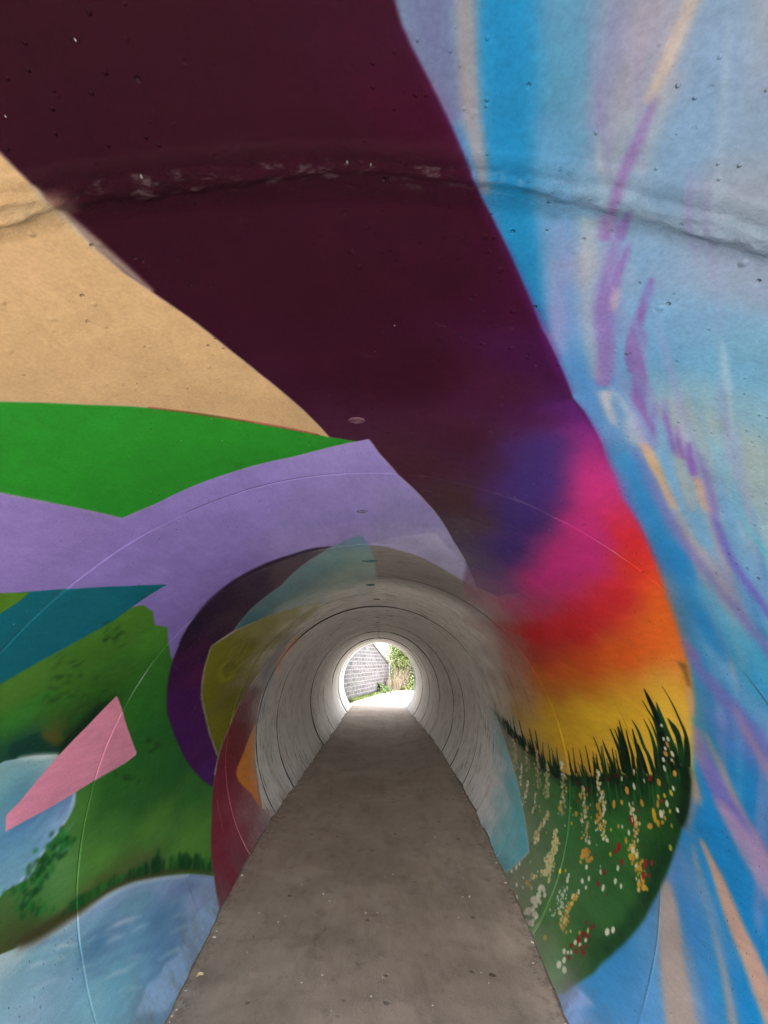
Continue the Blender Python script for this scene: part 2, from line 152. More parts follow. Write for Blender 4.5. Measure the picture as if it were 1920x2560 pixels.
[0,[472,1560,483,1580,499,1608,517,1634,534,1653,551,1669,568,1685,586,1703,605,1723,625,1742,645,1759,664,1774,685,1787,706,1797,727,1805,749,1812,772,1820,796,1828,820,1836,843,1845,866,1854,888,1861,910,1865,929,1868,942,1869,1010,1877,1086,1878,1068,1844,994,1844,929,1837,916,1834,897,1830,876,1824,856,1817,833,1808,810,1798,786,1786,761,1772,737,1760,715,1749,694,1740,676,1731,658,1721,641,1710,624,1697,606,1681,587,1662,569,1643,552,1625,537,1607,522,1591,505,1573,488,1555,476,1542],11.7,82,0.75],
[0,[478,1535,486,1547,497,1564,510,1581,522,1595,536,1607,548,1620,560,1633,572,1647,584,1660,597,1673,609,1685,618,1693,618,1671,609,1663,598,1651,586,1639,574,1625,563,1611,550,1595,538,1580,525,1563,512,1549,500,1537,488,1526,480,1518],6.4,83,0.9],
[0,[608,1679,619,1690,635,1707,651,1723,667,1736,683,1749,699,1760,715,1770,730,1778,746,1786,762,1794,780,1802,797,1810,817,1816,836,1822,849,1826,845,1814,832,1808,812,1799,793,1789,775,1778,757,1767,740,1757,725,1747,710,1737,695,1728,680,1716,664,1704,650,1691,634,1679,619,1668,608,1659],10.4,84,0.8],
[0,[523,1512,531,1527,543,1547,556,1568,569,1586,582,1604,596,1621,611,1639,626,1655,637,1666,638,1649,627,1637,613,1620,598,1602,585,1585,573,1567,560,1550,547,1533,534,1516,525,1504],8.3,85,0.85],
[0,[582,1556,587,1563,594,1573,602,1585,611,1598,622,1612,632,1623,640,1630,646,1633,649,1634,649,1628,645,1625,640,1619,633,1612,624,1600,614,1585,605,1571,597,1560,590,1550,585,1544],6.2,86,0.9],
[0,[464,1434,474,1457,490,1491,508,1524,524,1553,541,1580,558,1603,572,1622,586,1637,601,1653,618,1672,637,1691,656,1709,678,1725,700,1740,716,1750,712,1726,697,1715,675,1699,655,1682,637,1665,619,1647,603,1629,589,1612,577,1595,563,1576,548,1554,531,1529,515,1504,497,1475,480,1445,469,1424],7.4,87,0.75],
[0,[661,1636,670,1646,683,1661,697,1676,712,1691,729,1706,746,1720,763,1731,779,1741,795,1749,811,1756,826,1762,836,1766,906,1788,986,1806,975,1780,897,1763,830,1742,820,1738,805,1733,790,1725,775,1717,759,1707,743,1695,728,1681,712,1666,697,1652,682,1640,670,1630,661,1623],6.5,88,0.95],
[0,[532,1374,539,1391,549,1415,560,1440,573,1465,587,1491,603,1519,621,1547,642,1575,662,1600,681,1623,700,1644,720,1663,745,1683,771,1699,789,1711,861,1753,949,1795,938,1761,854,1721,784,1681,766,1669,742,1651,719,1632,701,1615,684,1596,666,1574,646,1550,626,1525,608,1500,593,1476,579,1452,566,1430,554,1407,543,1385,535,1370],7.9,89,0.75],
[0,[538,1414,611,1503,675,1572,684,1582,697,1596,710,1608,722,1616,733,1622,740,1625,804,1654,881,1680,875,1663,800,1638,737,1611,729,1607,719,1601,708,1594,696,1585,684,1575,675,1567,611,1498,539,1409],5.9,90,0.8],
[0,[481,1607,493,1627,511,1657,530,1686,550,1713,572,1740,594,1766,618,1793,644,1820,669,1844,693,1865,715,1884,736,1901,758,1919,780,1937,802,1954,823,1971,847,1987,872,2001,897,2011,921,2018,945,2022,969,2022,992,2020,1008,2017,979,1952,961,1947,937,1940,913,1931,892,1923,871,1913,851,1903,832,1890,812,1876,791,1860,770,1846,749,1832,728,1818,707,1806,687,1794,666,1780,644,1762,620,1742,597,1719,576,1697,556,1673,538,1649,519,1623,502,1597,490,1579],15.2,91,0.75],
[0,[793,1893,806,1898,824,1905,845,1912,866,1918,890,1923,913,1927,941,1930,969,1931,989,1931,1057,1934,1134,1930,1105,1879,1032,1883,968,1882,947,1878,918,1872,890,1867,868,1864,847,1862,828,1859,810,1851,793,1842,782,1835],12.0,92,0.6],
[0,[846,1967,868,1984,900,2006,931,2023,958,2030,983,2032,999,2032,987,2005,970,2002,946,1998,921,1991,894,1980,865,1965,844,1954],10.6,93,0.5],
[0,[485,1665,497,1684,515,1712,536,1740,558,1766,581,1792,604,1815,624,1834,642,1851,661,1867,682,1886,704,1904,720,1916,719,1907,704,1894,682,1874,661,1854,642,1836,624,1817,605,1797,583,1773,560,1746,539,1721,519,1695,500,1670,488,1652],11.4,94,0.8],
[0,[916,2062,926,2068,941,2076,956,2083,973,2087,990,2090,1002,2091,985,2053,974,2054,959,2054,945,2054,933,2054,922,2054,914,2054],8.3,95,0.8],
[0,[932,2077,946,2086,966,2097,988,2106,1008,2111,1029,2114,1049,2115,1068,2114,1087,2112,1104,2108,1118,2103,1130,2096,1143,2091,1162,2086,1182,2082,1196,2079,1258,2065,1327,2044,1301,2009,1235,2031,1174,2045,1160,2046,1140,2049,1119,2051,1103,2052,1088,2054,1073,2056,1058,2060,1042,2066,1026,2070,1009,2073,993,2075,976,2075,959,2073,942,2069,929,2066],11.7,96,0.85],
[0,[948,2025,962,2030,981,2037,1002,2042,1024,2044,1048,2045,1070,2045,1092,2042,1112,2037,1126,2033,1187,2019,1254,1997,1226,1958,1162,1980,1103,1995,1089,1997,1069,1999,1047,2000,1026,2001,1004,2001,984,2002,967,2004,952,2008,942,2010],11.1,97,0.7],
[0,[1113,2072,1128,2077,1149,2083,1170,2088,1192,2090,1213,2091,1228,2090,1297,2086,1372,2074,1356,2052,1283,2064,1216,2069,1201,2069,1181,2069,1160,2069,1141,2067,1123,2064,1109,2062],9.6,98,0.7],
[0,[1107,2154,1119,2159,1137,2166,1155,2172,1173,2175,1192,2176,1210,2175,1227,2171,1243,2165,1254,2160,1234,2131,1223,2134,1206,2138,1189,2141,1173,2144,1158,2146,1143,2147,1128,2147,1114,2147,1104,2146],11.9,99,0.6],
[0,[1197,2240,1212,2249,1235,2261,1262,2271,1289,2277,1319,2280,1346,2279,1368,2276,1386,2270,1404,2264,1424,2257,1444,2248,1463,2239,1480,2229,1494,2219,1504,2212,1550,2180,1599,2141,1550,2094,1503,2132,1459,2164,1449,2170,1434,2178,1418,2186,1400,2193,1379,2200,1359,2206,1342,2212,1326,2218,1309,2223,1286,2224,1261,2223,1238,2222,1218,2221,1201,2219,1189,2218],8.7,100,0.9],
[0,[1400,2274,1413,2272,1431,2270,1449,2266,1465,2262,1481,2256,1496,2249,1514,2241,1531,2232,1543,2226,1591,2196,1642,2160,1585,2105,1537,2141,1492,2171,1481,2178,1465,2188,1450,2198,1438,2207,1426,2216,1415,2226,1403,2236,1393,2247,1385,2255],11.5,101,0.85],
[0,[1204,2211,1220,2214,1243,2217,1266,2220,1287,2220,1308,2220,1327,2219,1345,2218,1361,2216,1376,2213,1388,2210,1398,2206,1405,2203,1466,2184,1532,2157,1525,2149,1459,2175,1398,2195,1390,2196,1379,2197,1365,2198,1350,2199,1333,2199,1315,2199,1296,2201,1276,2202,1256,2203,1235,2202,1214,2201,1199,2200],8.8,102,0.7],
[0,[1053,2166,1067,2175,1088,2186,1107,2197,1124,2208,1142,2217,1154,2224,1152,2214,1140,2205,1122,2192,1103,2180,1084,2170,1064,2161,1051,2155],8.6,103,0.8],
[0,[1327,2311,1346,2319,1373,2329,1397,2336,1414,2340,1428,2342,1438,2343,1423,2314,1413,2311,1397,2306,1380,2303,1360,2301,1338,2301,1322,2301],9.6,104,0.85],
[0,[1424,2348,1443,2359,1469,2373,1491,2385,1507,2392,1520,2397,1529,2401,1526,2387,1517,2381,1503,2372,1486,2362,1464,2351,1438,2339,1420,2331],9.6,105,0.8],
[0,[1305,2299,1323,2300,1348,2301,1372,2301,1393,2302,1413,2302,1434,2302,1457,2304,1479,2305,1495,2305,1483,2287,1468,2286,1445,2285,1422,2283,1401,2282,1380,2281,1359,2281,1336,2282,1313,2283,1297,2284],9.3,106,0.8],
[0,[1429,2316,1442,2314,1460,2313,1479,2311,1503,2310,1528,2308,1546,2306,1510,2258,1493,2259,1467,2261,1445,2266,1430,2275,1420,2288,1413,2297],10.1,106,0.7],
[0,[1728,2492,1748,2493,1778,2494,1806,2494,1831,2494,1856,2492,1882,2489,1908,2485,1933,2479,1958,2472,1987,2463,2014,2452,2033,2445,2090,2417,2152,2383,2059,2319,2002,2352,1950,2379,1934,2386,1911,2398,1887,2408,1866,2415,1844,2422,1823,2428,1802,2433,1780,2437,1759,2442,1738,2450,1719,2459,1705,2465],10.2,107,0.85],
[0,[1852,2427,1866,2421,1885,2413,1904,2405,1925,2396,1946,2387,1960,2381,2014,2355,2072,2323,2037,2298,1981,2330,1929,2355,1915,2361,1894,2370,1874,2379,1856,2389,1840,2399,1828,2406],12.3,108,0.6],
[0,[1555,2378,1572,2380,1595,2382,1618,2382,1638,2379,1658,2375,1677,2371,1693,2366,1708,2360,1724,2355,1742,2351,1760,2347,1781,2342,1804,2336,1829,2329,1851,2323,1868,2319,1883,2315,1893,2313,1951,2295,2014,2272,1986,2251,1925,2273,1869,2290,1860,2293,1846,2297,1829,2302,1808,2308,1783,2315,1760,2321,1740,2326,1722,2330,1705,2335,1689,2341,1675,2346,1659,2352,1642,2357,1624,2363,1606,2367,1586,2370,1565,2371,1550,2371],8.8,109,0.8],
[0,[1537,2355,1547,2351,1563,2347,1579,2342,1596,2338,1613,2334,1630,2330,1647,2327,1663,2323,1679,2318,1696,2313,1712,2306,1727,2299,1741,2292,1753,2284,1767,2276,1784,2267,1803,2258,1815,2251,1858,2225,1904,2194,1849,2151,1806,2183,1766,2209,1755,2216,1738,2226,1722,2236,1710,2245,1698,2253,1687,2260,1673,2268,1658,2274,1644,2281,1629,2287,1615,2292,1601,2299,1588,2307,1576,2317,1564,2325,1550,2332,1536,2338,1526,2343],7.5,110,0.95],
[0,[1540,2388,1530,2370,1513,2366,1522,2384],10.7,111,0.6],
[0,[1475,2318,1499,2317,1532,2316,1562,2312,1583,2307,1602,2300,1619,2294,1634,2287,1649,2279,1664,2272,1681,2262,1698,2252,1710,2244,1754,2216,1801,2182,1775,2161,1729,2195,1687,2223,1675,2230,1658,2239,1640,2248,1625,2254,1609,2260,1593,2265,1575,2271,1557,2276,1536,2281,1511,2288,1482,2295,1462,2299],8.8,112,0.75],
[0,[1622,2381,1641,2376,1667,2369,1693,2361,1718,2353,1743,2345,1766,2336,1789,2327,1811,2318,1829,2309,1847,2301,1862,2294,1873,2290,1923,2268,1976,2240,1949,2219,1897,2246,1848,2268,1838,2272,1822,2278,1804,2286,1786,2295,1765,2305,1745,2316,1723,2326,1701,2336,1678,2345,1654,2355,1630,2364,1612,2370],8.3,113,0.6],
[0,[1637,2447,1658,2446,1686,2445,1714,2441,1739,2435,1764,2427,1786,2419,1807,2411,1827,2402,1847,2394,1872,2385,1898,2376,1915,2369,1973,2347,2037,2319,2005,2295,1943,2323,1887,2344,1869,2349,1842,2357,1816,2364,1793,2369,1770,2375,1748,2381,1726,2390,1704,2399,1683,2407,1661,2416,1639,2423,1623,2428],11.3,114,0.6],
[0,[1965,2496,1986,2495,2014,2493,2038,2491,2053,2489,2065,2488,2073,2487,2156,2476,2247,2456,2218,2433,2129,2452,2049,2463,2042,2464,2030,2466,2015,2468,1994,2473,1969,2478,1951,2482],10.8,115,0.6],
[0,[2323,2688,2291,2678,2232,2662,2233,2647,2220,2620,2217,2599,2330,2661],4.8,116,0.9],
[1,[0,200,22,563,31,621,39,654,57,715,79,791,94,845,120,937,156,1036,193,1139,240,1262,290,1365,338,1463,366,1497,429,1588,547,1812,627,2045,645,2390,603,2625,499,2650,395,2502,292,2360,189,2177,61,1972,12,1860,-12,1789,-40,1801,-98,1772,-133,1644,-186,1474,-218,1363,-244,1261,-269,1174,-290,1093,-303,1012,-310,923,-321,831,-329,736,-350,600,-280,200],2.3,[[-242,630,35,7,19,1],[-190,720,35,7,20,1],[-104,654,35,7,19,1],[17,655,42,8,27,1],[-39,827,36,7,20,1],[-183,908,36,7,20,1],[51,922,36,7,20,1],[67,774,44,5,26,1],[108,912,42,6,25,1],[189,1153,46,7,35,1],[274,1357,48,11,48,1],[-58,1167,38,8,21,1],[75,1471,41,8,23,1],[118,1149,38,7,21,1],[238,1505,53,17,39,1],[191,1741,52,19,36,1],[103,1896,55,25,38,1],[251,2061,58,37,41,1],[354,2228,68,56,64,1],[423,2522,88,82,88,1],[527,2555,98,82,103,1],[320,1512,55,20,69,1],[348,1763,54,36,90,1],[378,1962,54,37,85,1],[297,1803,52,25,50,1],[319,2014,56,33,47,1],[459,2328,61,45,87,1],[481,2088,62,40,95,1],[573,2476,91,65,102,1],[442,1669,133,42,111,1],[551,1981,159,44,104,1],[642,2270,157,51,102,1]],1,"painted_band"],
[2,[31,625,3.8,79,795,5.7,120,942,5.4,194,1145,10.1,280,1354,18.7,330,1447,7.1],5.4,117,0.5],
[0,[-329,736,-321,831,-310,923,-303,1012,-290,1093,-269,1174,-244,1261,-218,1363,-186,1474,-133,1644,-96,1774,-163,1723,-228,1667,-325,1566,-396,1490,-453,1429,-517,1345,-548,1304,-680,900,-620,200,-260,200,-330,600],1.1,118,1,"painted_panel"],
[2,[-318,862,5.6,-300,1001,13.1,-273,1155,5.9],3.1,119,0.7],[2,[-330,887,70.6,-318,935,49.8],7.8,120,0.5],
[0,[-548,1304,-517,1345,-453,1429,-396,1490,-325,1566,-228,1667,-163,1723,-98,1772,-38,1798,-117,1828,-184,1847,-318,1859,-430,1864,-523,1872,-600,1861,-619,1777,-645,1665,-658,1602,-672,1524,-900,1200,-860,200,-620,200,-640,900],1.5,121,1,"painted_panel"],
[2,[-384,1502,6.5,-273,1624,9.4,-119,1757,8.9],1.7,122,0.55],
[1,[-672,1524,-658,1602,-645,1665,-619,1777,-600,1861,-523,1872,-430,1864,-318,1859,-184,1847,-117,1828,-38,1798,-11,1787,12,1860,61,1972,189,2177,292,2360,395,2502,499,2650,349,2630,197,2564,46,2514,-93,2495,-187,2499,-345,2521,-468,2511,-575,2508,-678,2509,-801,2527,-957,2573,-1062,2601,-1015,2475,-863,2241,-842,2080,-861,1980,-877,1890,-880,1797,-1150,1500,-1100,200,-860,200,-900,1200],2.5,[[-733,1795,120,103,158,1],[-670,2040,121,105,164,1],[-405,2041,123,109,168,1],[-32,1861,128,115,170,1],[129,2182,127,118,164,1],[-166,2184,127,116,170,1],[-212,2428,141,127,180,1],[128,2486,143,134,175,1],[270,2417,143,137,169,1],[447,2606,156,152,179,0.95],[-678,2403,122,106,166,1],[-861,2358,123,107,169,1]],1,"painted_panel"],
[0,[-38,2492,217,2331,289,2424,372,2485,513,2680,349,2630,197,2564,46,2514],5.3,123,0.75],
[0,[-875,1792,-855,1866,-808,2010,-771,2121,-722,2243,-833,2219,-904,2211,-999,2141,-1073,2070,-1129,1998,-1350,1700,-1300,200,-1100,200,-1150,1500],1.7,124,1,"painted_panel"],
[0,[-876,1771,-855,1866,-849,1892,-877,1890,-961,1858],1.3,125,1],
[1,[-1129,1998,-1064,2063,-990,2134,-896,2204,-833,2219,-817,2249,-831,2305,-881,2367,-883,2426,-955,2497,-1014,2557,-1082,2639,-1202,2722,-1352,2796,-1489,2867,-1591,2936,-1712,3017,-1818,3091,-1948,3069,-2131,2986,-2250,2917,-2175,2872,-2019,2659,-1945,2544,-1886,2440,-1837,2345,-1783,2246,-2200,2000,-2150,200,-1300,200,-1350,1700],2.9,[[-849,2284,66,111,36,1],[-917,2250,62,108,33,1],[-1010,2213,60,103,33,1],[-1062,2150,64,106,37,1],[-1108,2114,67,108,39,1],[-931,2438,64,121,39,1],[-1078,2517,49,108,38,1],[-1071,2378,51,102,34,1],[-1119,2242,55,101,33,1],[-1182,2163,50,110,38,1],[-1194,2240,50,96,31,1],[-1130,2358,45,91,29,1],[-1213,2353,33,68,27,1],[-1277,2335,27,59,31,1],[-1259,2217,22,67,50,1],[-1253,2274,85,85,33,1],[-1290,2216,24,65,53,1],[-1223,2569,45,110,38,1],[-1387,2673,41,102,41,1],[-1434,2622,40,99,38,1],[-1475,2573,47,110,42,1],[-1578,2791,42,104,49,1],[-1541,2533,42,97,38,1],[-1608,2661,43,97,41,1],[-1772,2918,50,113,50,1],[-1549,2490,84,137,58,1],[-1608,2661,55,111,48,1],[-1812,2910,81,140,63,1],[-1673,2602,69,125,53,1],[-1770,2745,81,135,56,1],[-1727,2544,85,138,58,1],[-1950,2891,89,145,60,1],[-1734,2436,98,149,84,1],[-1752,2412,69,128,60,1],[-1794,2368,57,81,41,1],[-1812,2351,73,70,40,1],[-1855,2545,83,95,47,1],[-1891,2666,85,100,58,1]],1,"painted_hillside"],
[2,[-1090,2228,2.8,-1078,2223,6.5,-1067,2221,3.4],4.3,126,0.55],[2,[-1085,2184,6.6,-1079,2184,6.3,-1078,2189,5.0],4.2,127,0.55],[2,[-1077,2190,3.2,-1079,2198,13.9,-1076,2202,2.5],4.2,128,0.55],
[2,[-1054,2148,5.2,-1048,2153,6.0,-1047,2163,2.3],4.1,129,0.55],[2,[-1085,2187,2.5,-1086,2193,12.4,-1086,2199,2.5],4.2,127,0.55],[2,[-1069,2148,5.7,-1063,2154,6.6,-1057,2159,4.6],4.1,130,0.55],
[2,[-1072,2197,4.2,-1075,2213,9.2,-1073,2226,3.0],4.3,129,0.55],[2,[-1113,2224,3.8,-1119,2234,6.5,-1117,2239,2.5],4.3,131,0.55],[2,[-1021,2129,7.2,-1014,2134,6.8,-1001,2134,4.1],4.1,132,0.55],
[2,[-1094,2213,5.0,-1098,2227,10.2,-1105,2245,2.4],4.3,126,0.55],[2,[-1107,2177,4.4,-1114,2195,6.8,-1120,2212,2.9],4.1,129,0.55],[2,[-1053,2207,4.6,-1047,2215,12.0,-1046,2227,2.5],4.4,126,0.55],
[2,[-1080,2209,4.4,-1079,2214,4.7,-1085,2224,1.3],4.3,129,0.55],[2,[-1034,2151,3.7,-1035,2157,13.1,-1031,2159,5.7],4.2,129,0.55],[2,[-1045,2220,4.4,-1035,2223,6.9,-1030,2230,6.3],4.4,129,0.55],
[2,[-1042,2197,3.5,-1037,2197,7.7,-1027,2194,3.2],4.3,130,0.55],[2,[-1100,2216,6.3,-1090,2215,12.2,-1072,2209,4.1],4.3,131,0.55],[2,[-1046,2207,4.8,-1045,2211,9.7,-1040,2212,5.1],4.4,126,0.55],
[2,[-1027,2149,5.0,-1019,2151,8.7,-1012,2152,5.2],4.2,129,0.55],[2,[-1078,2242,3.4,-1079,2254,8.2,-1081,2266,4.9],4.5,128,0.55],[2,[-1067,2177,3.4,-1069,2191,10.6,-1076,2209,3.3],4.2,130,0.55],
[2,[-1035,2182,4.6,-1032,2193,9.5,-1030,2205,5.5],4.3,129,0.55],[2,[-1090,2169,4.9,-1085,2172,7.5,-1079,2174,6.0],4.1,132,0.55],[2,[-1071,2214,6.0,-1066,2222,10.8,-1070,2236,3.4],4.4,131,0.55],
[2,[-1038,2143,6.4,-1035,2146,7.2,-1031,2149,4.1],4.1,132,0.55],[2,[-1073,2172,4.3,-1077,2188,12.2,-1077,2201,4.5],4.2,128,0.55],[2,[-961,2298,7.1,-960,2305,12.9,-966,2319,1.7],5.0,133,0.55],
[2,[-956,2287,4.8,-945,2285,17.1,-942,2290,4.0],5.0,133,0.55],[2,[-949,2261,4.6,-945,2272,10.4,-931,2274,2.8],4.9,134,0.55],[2,[-939,2225,4.3,-942,2242,11.6,-943,2259,3.6],4.8,126,0.55],
[2,[-926,2217,6.4,-919,2227,8.5,-917,2242,2.9],4.7,131,0.55],[2,[-975,2267,7.4,-973,2272,13.8,-967,2273,3.7],4.8,133,0.55],[2,[-949,2259,6.7,-945,2272,16.7,-934,2278,4.2],4.9,129,0.55],
[2,[-965,2245,5.3,-946,2236,13.2,-933,2231,6.1],4.7,128,0.55],[2,[-960,2322,5.7,-960,2335,15.4,-957,2346,5.1],5.2,133,0.55],[2,[-927,2244,6.2,-916,2246,14.2,-897,2239,4.9],4.8,129,0.55],
[2,[-967,2283,8.0,-962,2282,13.0,-955,2278,4.6],4.9,129,0.55],[2,[-979,2305,4.6,-975,2318,11.6,-965,2327,3.8],5.0,126,0.55],[2,[-943,2276,7.0,-933,2277,15.5,-917,2273,3.2],4.9,133,0.55],
[2,[-953,2238,7.1,-941,2234,14.6,-932,2232,3.6],4.7,131,0.55],[2,[-903,2179,7.3,-899,2188,10.5,-889,2192,5.4],4.6,128,0.55],[2,[-954,2229,4.4,-955,2243,15.0,-948,2251,2.9],4.7,128,0.55],
[2,[-937,2261,3.7,-928,2269,16.9,-928,2286,4.9],4.9,134,0.55],[2,[-936,2213,5.6,-925,2214,8.6,-910,2209,4.0],4.7,126,0.55],[2,[-933,2205,7.3,-919,2200,12.0,-903,2194,3.4],4.6,130,0.55],
[2,[-927,2229,8.1,-920,2236,9.9,-911,2241,3.7],4.8,126,0.55],[2,[-1403,2651,6.3,-1409,2666,6.7,-1421,2682,3.5],5.7,132,0.55],[2,[-1428,2698,5.7,-1427,2713,13.1,-1426,2728,8.1],6.0,132,0.55],
[2,[-1429,2696,4.3,-1418,2699,20.1,-1401,2700,7.0],5.9,132,0.55],[2,[-1399,2652,8.1,-1384,2655,11.8,-1366,2656,7.2],5.7,135,0.55],[2,[-1426,2665,4.1,-1435,2682,7.3,-1447,2699,2.0],5.8,135,0.55],
[2,[-1436,2678,5.4,-1436,2690,19.1,-1436,2701,6.2],5.8,132,0.55],[2,[-1420,2675,6.1,-1424,2687,7.9,-1422,2697,6.7],5.8,136,0.55],[2,[-1406,2673,5.3,-1402,2676,15.0,-1387,2675,6.0],5.8,137,0.55],
[2,[-1386,2650,7.8,-1384,2665,14.8,-1389,2683,4.5],5.8,138,0.55],[2,[-1422,2697,6.4,-1428,2706,9.9,-1429,2714,6.5],5.9,135,0.55],[2,[-1399,2662,6.0,-1396,2670,15.8,-1394,2679,7.7],5.8,132,0.55],
[2,[-1400,2651,4.7,-1410,2672,10.1,-1416,2692,2.9],5.8,137,0.55],[2,[-1460,2548,7.6,-1452,2553,8.0,-1442,2558,4.8],5.0,138,0.55],[2,[-1499,2595,5.0,-1505,2603,7.9,-1504,2608,3.2],5.1,137,0.55],
[2,[-1545,2652,4.5,-1545,2661,12.5,-1555,2673,3.4],5.3,138,0.55],[2,[-1514,2612,3.9,-1525,2628,8.0,-1526,2643,6.7],5.2,132,0.55],[2,[-1526,2619,3.1,-1533,2635,10.8,-1544,2651,2.3],5.2,137,0.55],
[2,[-1505,2598,5.3,-1509,2616,14.0,-1521,2637,2.3],5.1,138,0.55],[2,[-1500,2596,5.3,-1509,2608,9.8,-1512,2620,3.5],5.1,139,0.55],[2,[-1491,2587,6.7,-1497,2604,6.5,-1498,2619,3.2],5.1,140,0.55],
[2,[-1470,2556,5.0,-1471,2564,9.4,-1466,2569,4.7],5.0,139,0.55],[2,[-1536,2611,3.9,-1545,2621,6.4,-1549,2629,2.7],5.1,138,0.55],[2,[-1195,2326,7.1,-1195,2339,6.6,-1197,2355,4.1],4.6,133,0.55],
[2,[-1196,2374,6.6,-1187,2379,11.7,-1174,2383,3.5],4.8,134,0.55],[2,[-1152,2309,5.9,-1148,2316,7.0,-1147,2325,3.9],4.6,134,0.55],[2,[-1143,2367,4.5,-1138,2375,8.5,-1139,2387,4.9],4.9,134,0.55],
[2,[-1138,2259,2.7,-1146,2277,8.5,-1146,2291,5.3],4.4,134,0.55],[2,[-1118,2226,4.4,-1117,2232,6.1,-1116,2237,2.4],4.3,131,0.55],[2,[-1142,2275,3.7,-1131,2279,12.2,-1122,2284,5.0],4.5,126,0.55],
[2,[-1160,2321,3.4,-1150,2320,12.0,-1149,2323,6.1],4.6,133,0.55],[2,[-1144,2203,3.7,-1152,2221,9.4,-1152,2235,2.3],4.2,128,0.55],[2,[-1133,2228,4.5,-1132,2242,7.0,-1132,2257,5.5],4.3,126,0.55],
[2,[-1216,2423,5.9,-1196,2420,16.0,-1185,2421,3.8],5.0,141,0.55],[2,[-1163,2355,5.2,-1168,2372,9.0,-1177,2391,3.7],4.8,139,0.55],[2,[-1151,2261,5.0,-1146,2265,14.1,-1141,2270,6.0],4.4,129,0.55],
[2,[-1148,2193,6.2,-1134,2191,11.0,-1127,2194,3.6],4.1,127,0.55],[2,[-1100,2309,3.5,-1088,2314,17.0,-1083,2324,3.9],4.7,126,0.55],[2,[-1148,2234,3.3,-1145,2237,11.1,-1139,2237,2.8],4.2,126,0.55],
[2,[-1167,2180,4.3,-1152,2204,17.5],6.7,142,0.5],[2,[-1166,2254,4.6,-1147,2276,15.0],7.2,143,0.5],[2,[-1153,2272,4.6,-1132,2324,12.4],7.5,144,0.5],[2,[-1155,2252,4.6,-1129,2293,14.8],7.3,144,0.5],
[2,[-1228,2319,4.7,-1212,2345,20.1],7.5,145,0.5],[2,[-1227,2294,4.7,-1206,2318,14.7],7.3,146,0.5],[2,[-1148,2178,4.4,-1123,2189,14.4],6.7,147,0.5],[2,[-1140,2175,4.3,-1125,2207,10.8],6.8,147,0.5],
[2,[-1158,2209,4.5,-1137,2230,18.2],6.9,148,0.5],[2,[-1206,2268,4.5,-1194,2297,16.7],7.2,146,0.5],[2,[-1193,2272,4.5,-1182,2303,17.5],7.3,144,0.5],[2,[-1222,2293,4.5,-1209,2335,12.7],7.3,146,0.5],
[2,[-1187,2276,4.7,-1160,2290,15.0],7.3,146,0.5],[2,[-1150,2169,4.2,-1136,2216,10.5],6.7,142,0.5],[2,[-1332,2337,45.5,-1265,2370,40.8,-1200,2401,29.9,-1169,2430,9.2],10.9,149,0.8],
[0,[-1262,2172,-1252,2205,-1244,2241,-1281,2288,-1311,2332,-1336,2334,-1305,2215,-1306,2195],5.2,150,0.9],[0,[-1252,2245,-1248,2271,-1268,2316,-1288,2335,-1301,2313,-1285,2286],7.0,151,0.7],
[1,[-1304,2182,-1308,2217,-1312,2258,-1328,2325,-1347,2377,-1406,2426,-1471,2437,-1475,2435,-1516,2438,-1559,2427,-1596,2393,-1629,2365,-1654,2355,-1662,2333,-1657,2305,-1860,1900,-1840,200,-1520,200,-1500,1700],2.0,[[-1324,2233,146,175,175,1],[-1332,2290,147,179,177,1],[-1345,2332,169,188,183,1],[-1367,2261,112,161,171,1],[-1364,2303,123,166,173,1],[-1347,2237,102,156,164,1],[-1391,2265,68,127,147,1],[-1481,2405,95,141,171,1],[-1490,2365,95,140,180,1],[-1510,2321,84,133,173,1],[-1576,2338,94,154,174,1],[-1623,2329,119,163,183,1],[-1552,2407,151,181,211,1],[-1569,2370,130,170,205,1]],1,"painted_river"],
[2,[-1307,2212,8.1,-1318,2270,15.6,-1333,2332,13.7],5.3,152,0.8],[2,[-1475,2434,7.7,-1516,2439,13.0,-1558,2427,11.6,-1597,2394,11.1,-1630,2366,15.0,-1651,2353,22.0,-1657,2331,9.8],3.2,153,0.9],
[2,[-1471,2418,8.1,-1503,2417,11.5,-1541,2405,6.4],5.5,154,0.7],[2,[-1614,2385,2.3,-1604,2401,13.7,-1591,2412,2.4],5.1,155,0.45],[2,[-1558,2322,2.2,-1540,2342,12.9,-1519,2357,2.4],5.0,156,0.45],
[2,[-1632,2413,2.4,-1619,2433,13.8,-1602,2448,2.5],5.2,157,0.45],[2,[-1655,2427,2.4,-1643,2447,10.7,-1629,2461,2.5],5.2,158,0.45],[2,[-1594,2319,2.2,-1585,2331,7.3,-1575,2339,2.3],4.8,159,0.45],
[2,[-1542,2339,2.3,-1522,2362,6.5,-1497,2379,2.5],5.1,160,0.45],[2,[-1588,2344,2.3,-1574,2363,9.8,-1556,2377,2.4],5.0,160,0.45],[2,[-1483,2368,2.5,-1461,2390,12.9,-1434,2406,2.6],5.5,161,0.45],
[2,[-1523,2330,2.3,-1508,2347,12.3,-1489,2359,2.4],5.1,161,0.45],[2,[-1504,2307,2.3,-1495,2316,10.7,-1484,2323,2.3],5.0,160,0.45],[2,[-1535,2319,2.3,-1517,2338,7.5,-1497,2352,2.4],5.0,161,0.45],
[2,[-1554,2416,2.5,-1540,2433,14.0,-1524,2445,2.6],5.5,162,0.45],[2,[-1616,2365,2.3,-1601,2387,8.9,-1581,2404,2.4],5.0,163,0.45],[2,[-1608,2416,2.4,-1591,2441,11.4,-1569,2460,2.6],5.4,164,0.45],
[2,[-1631,2417,2.4,-1624,2427,10.6,-1616,2435,2.5],5.2,157,0.45],[2,[-1514,2324,2.3,-1498,2342,9.2,-1478,2354,2.4],5.1,160,0.45],
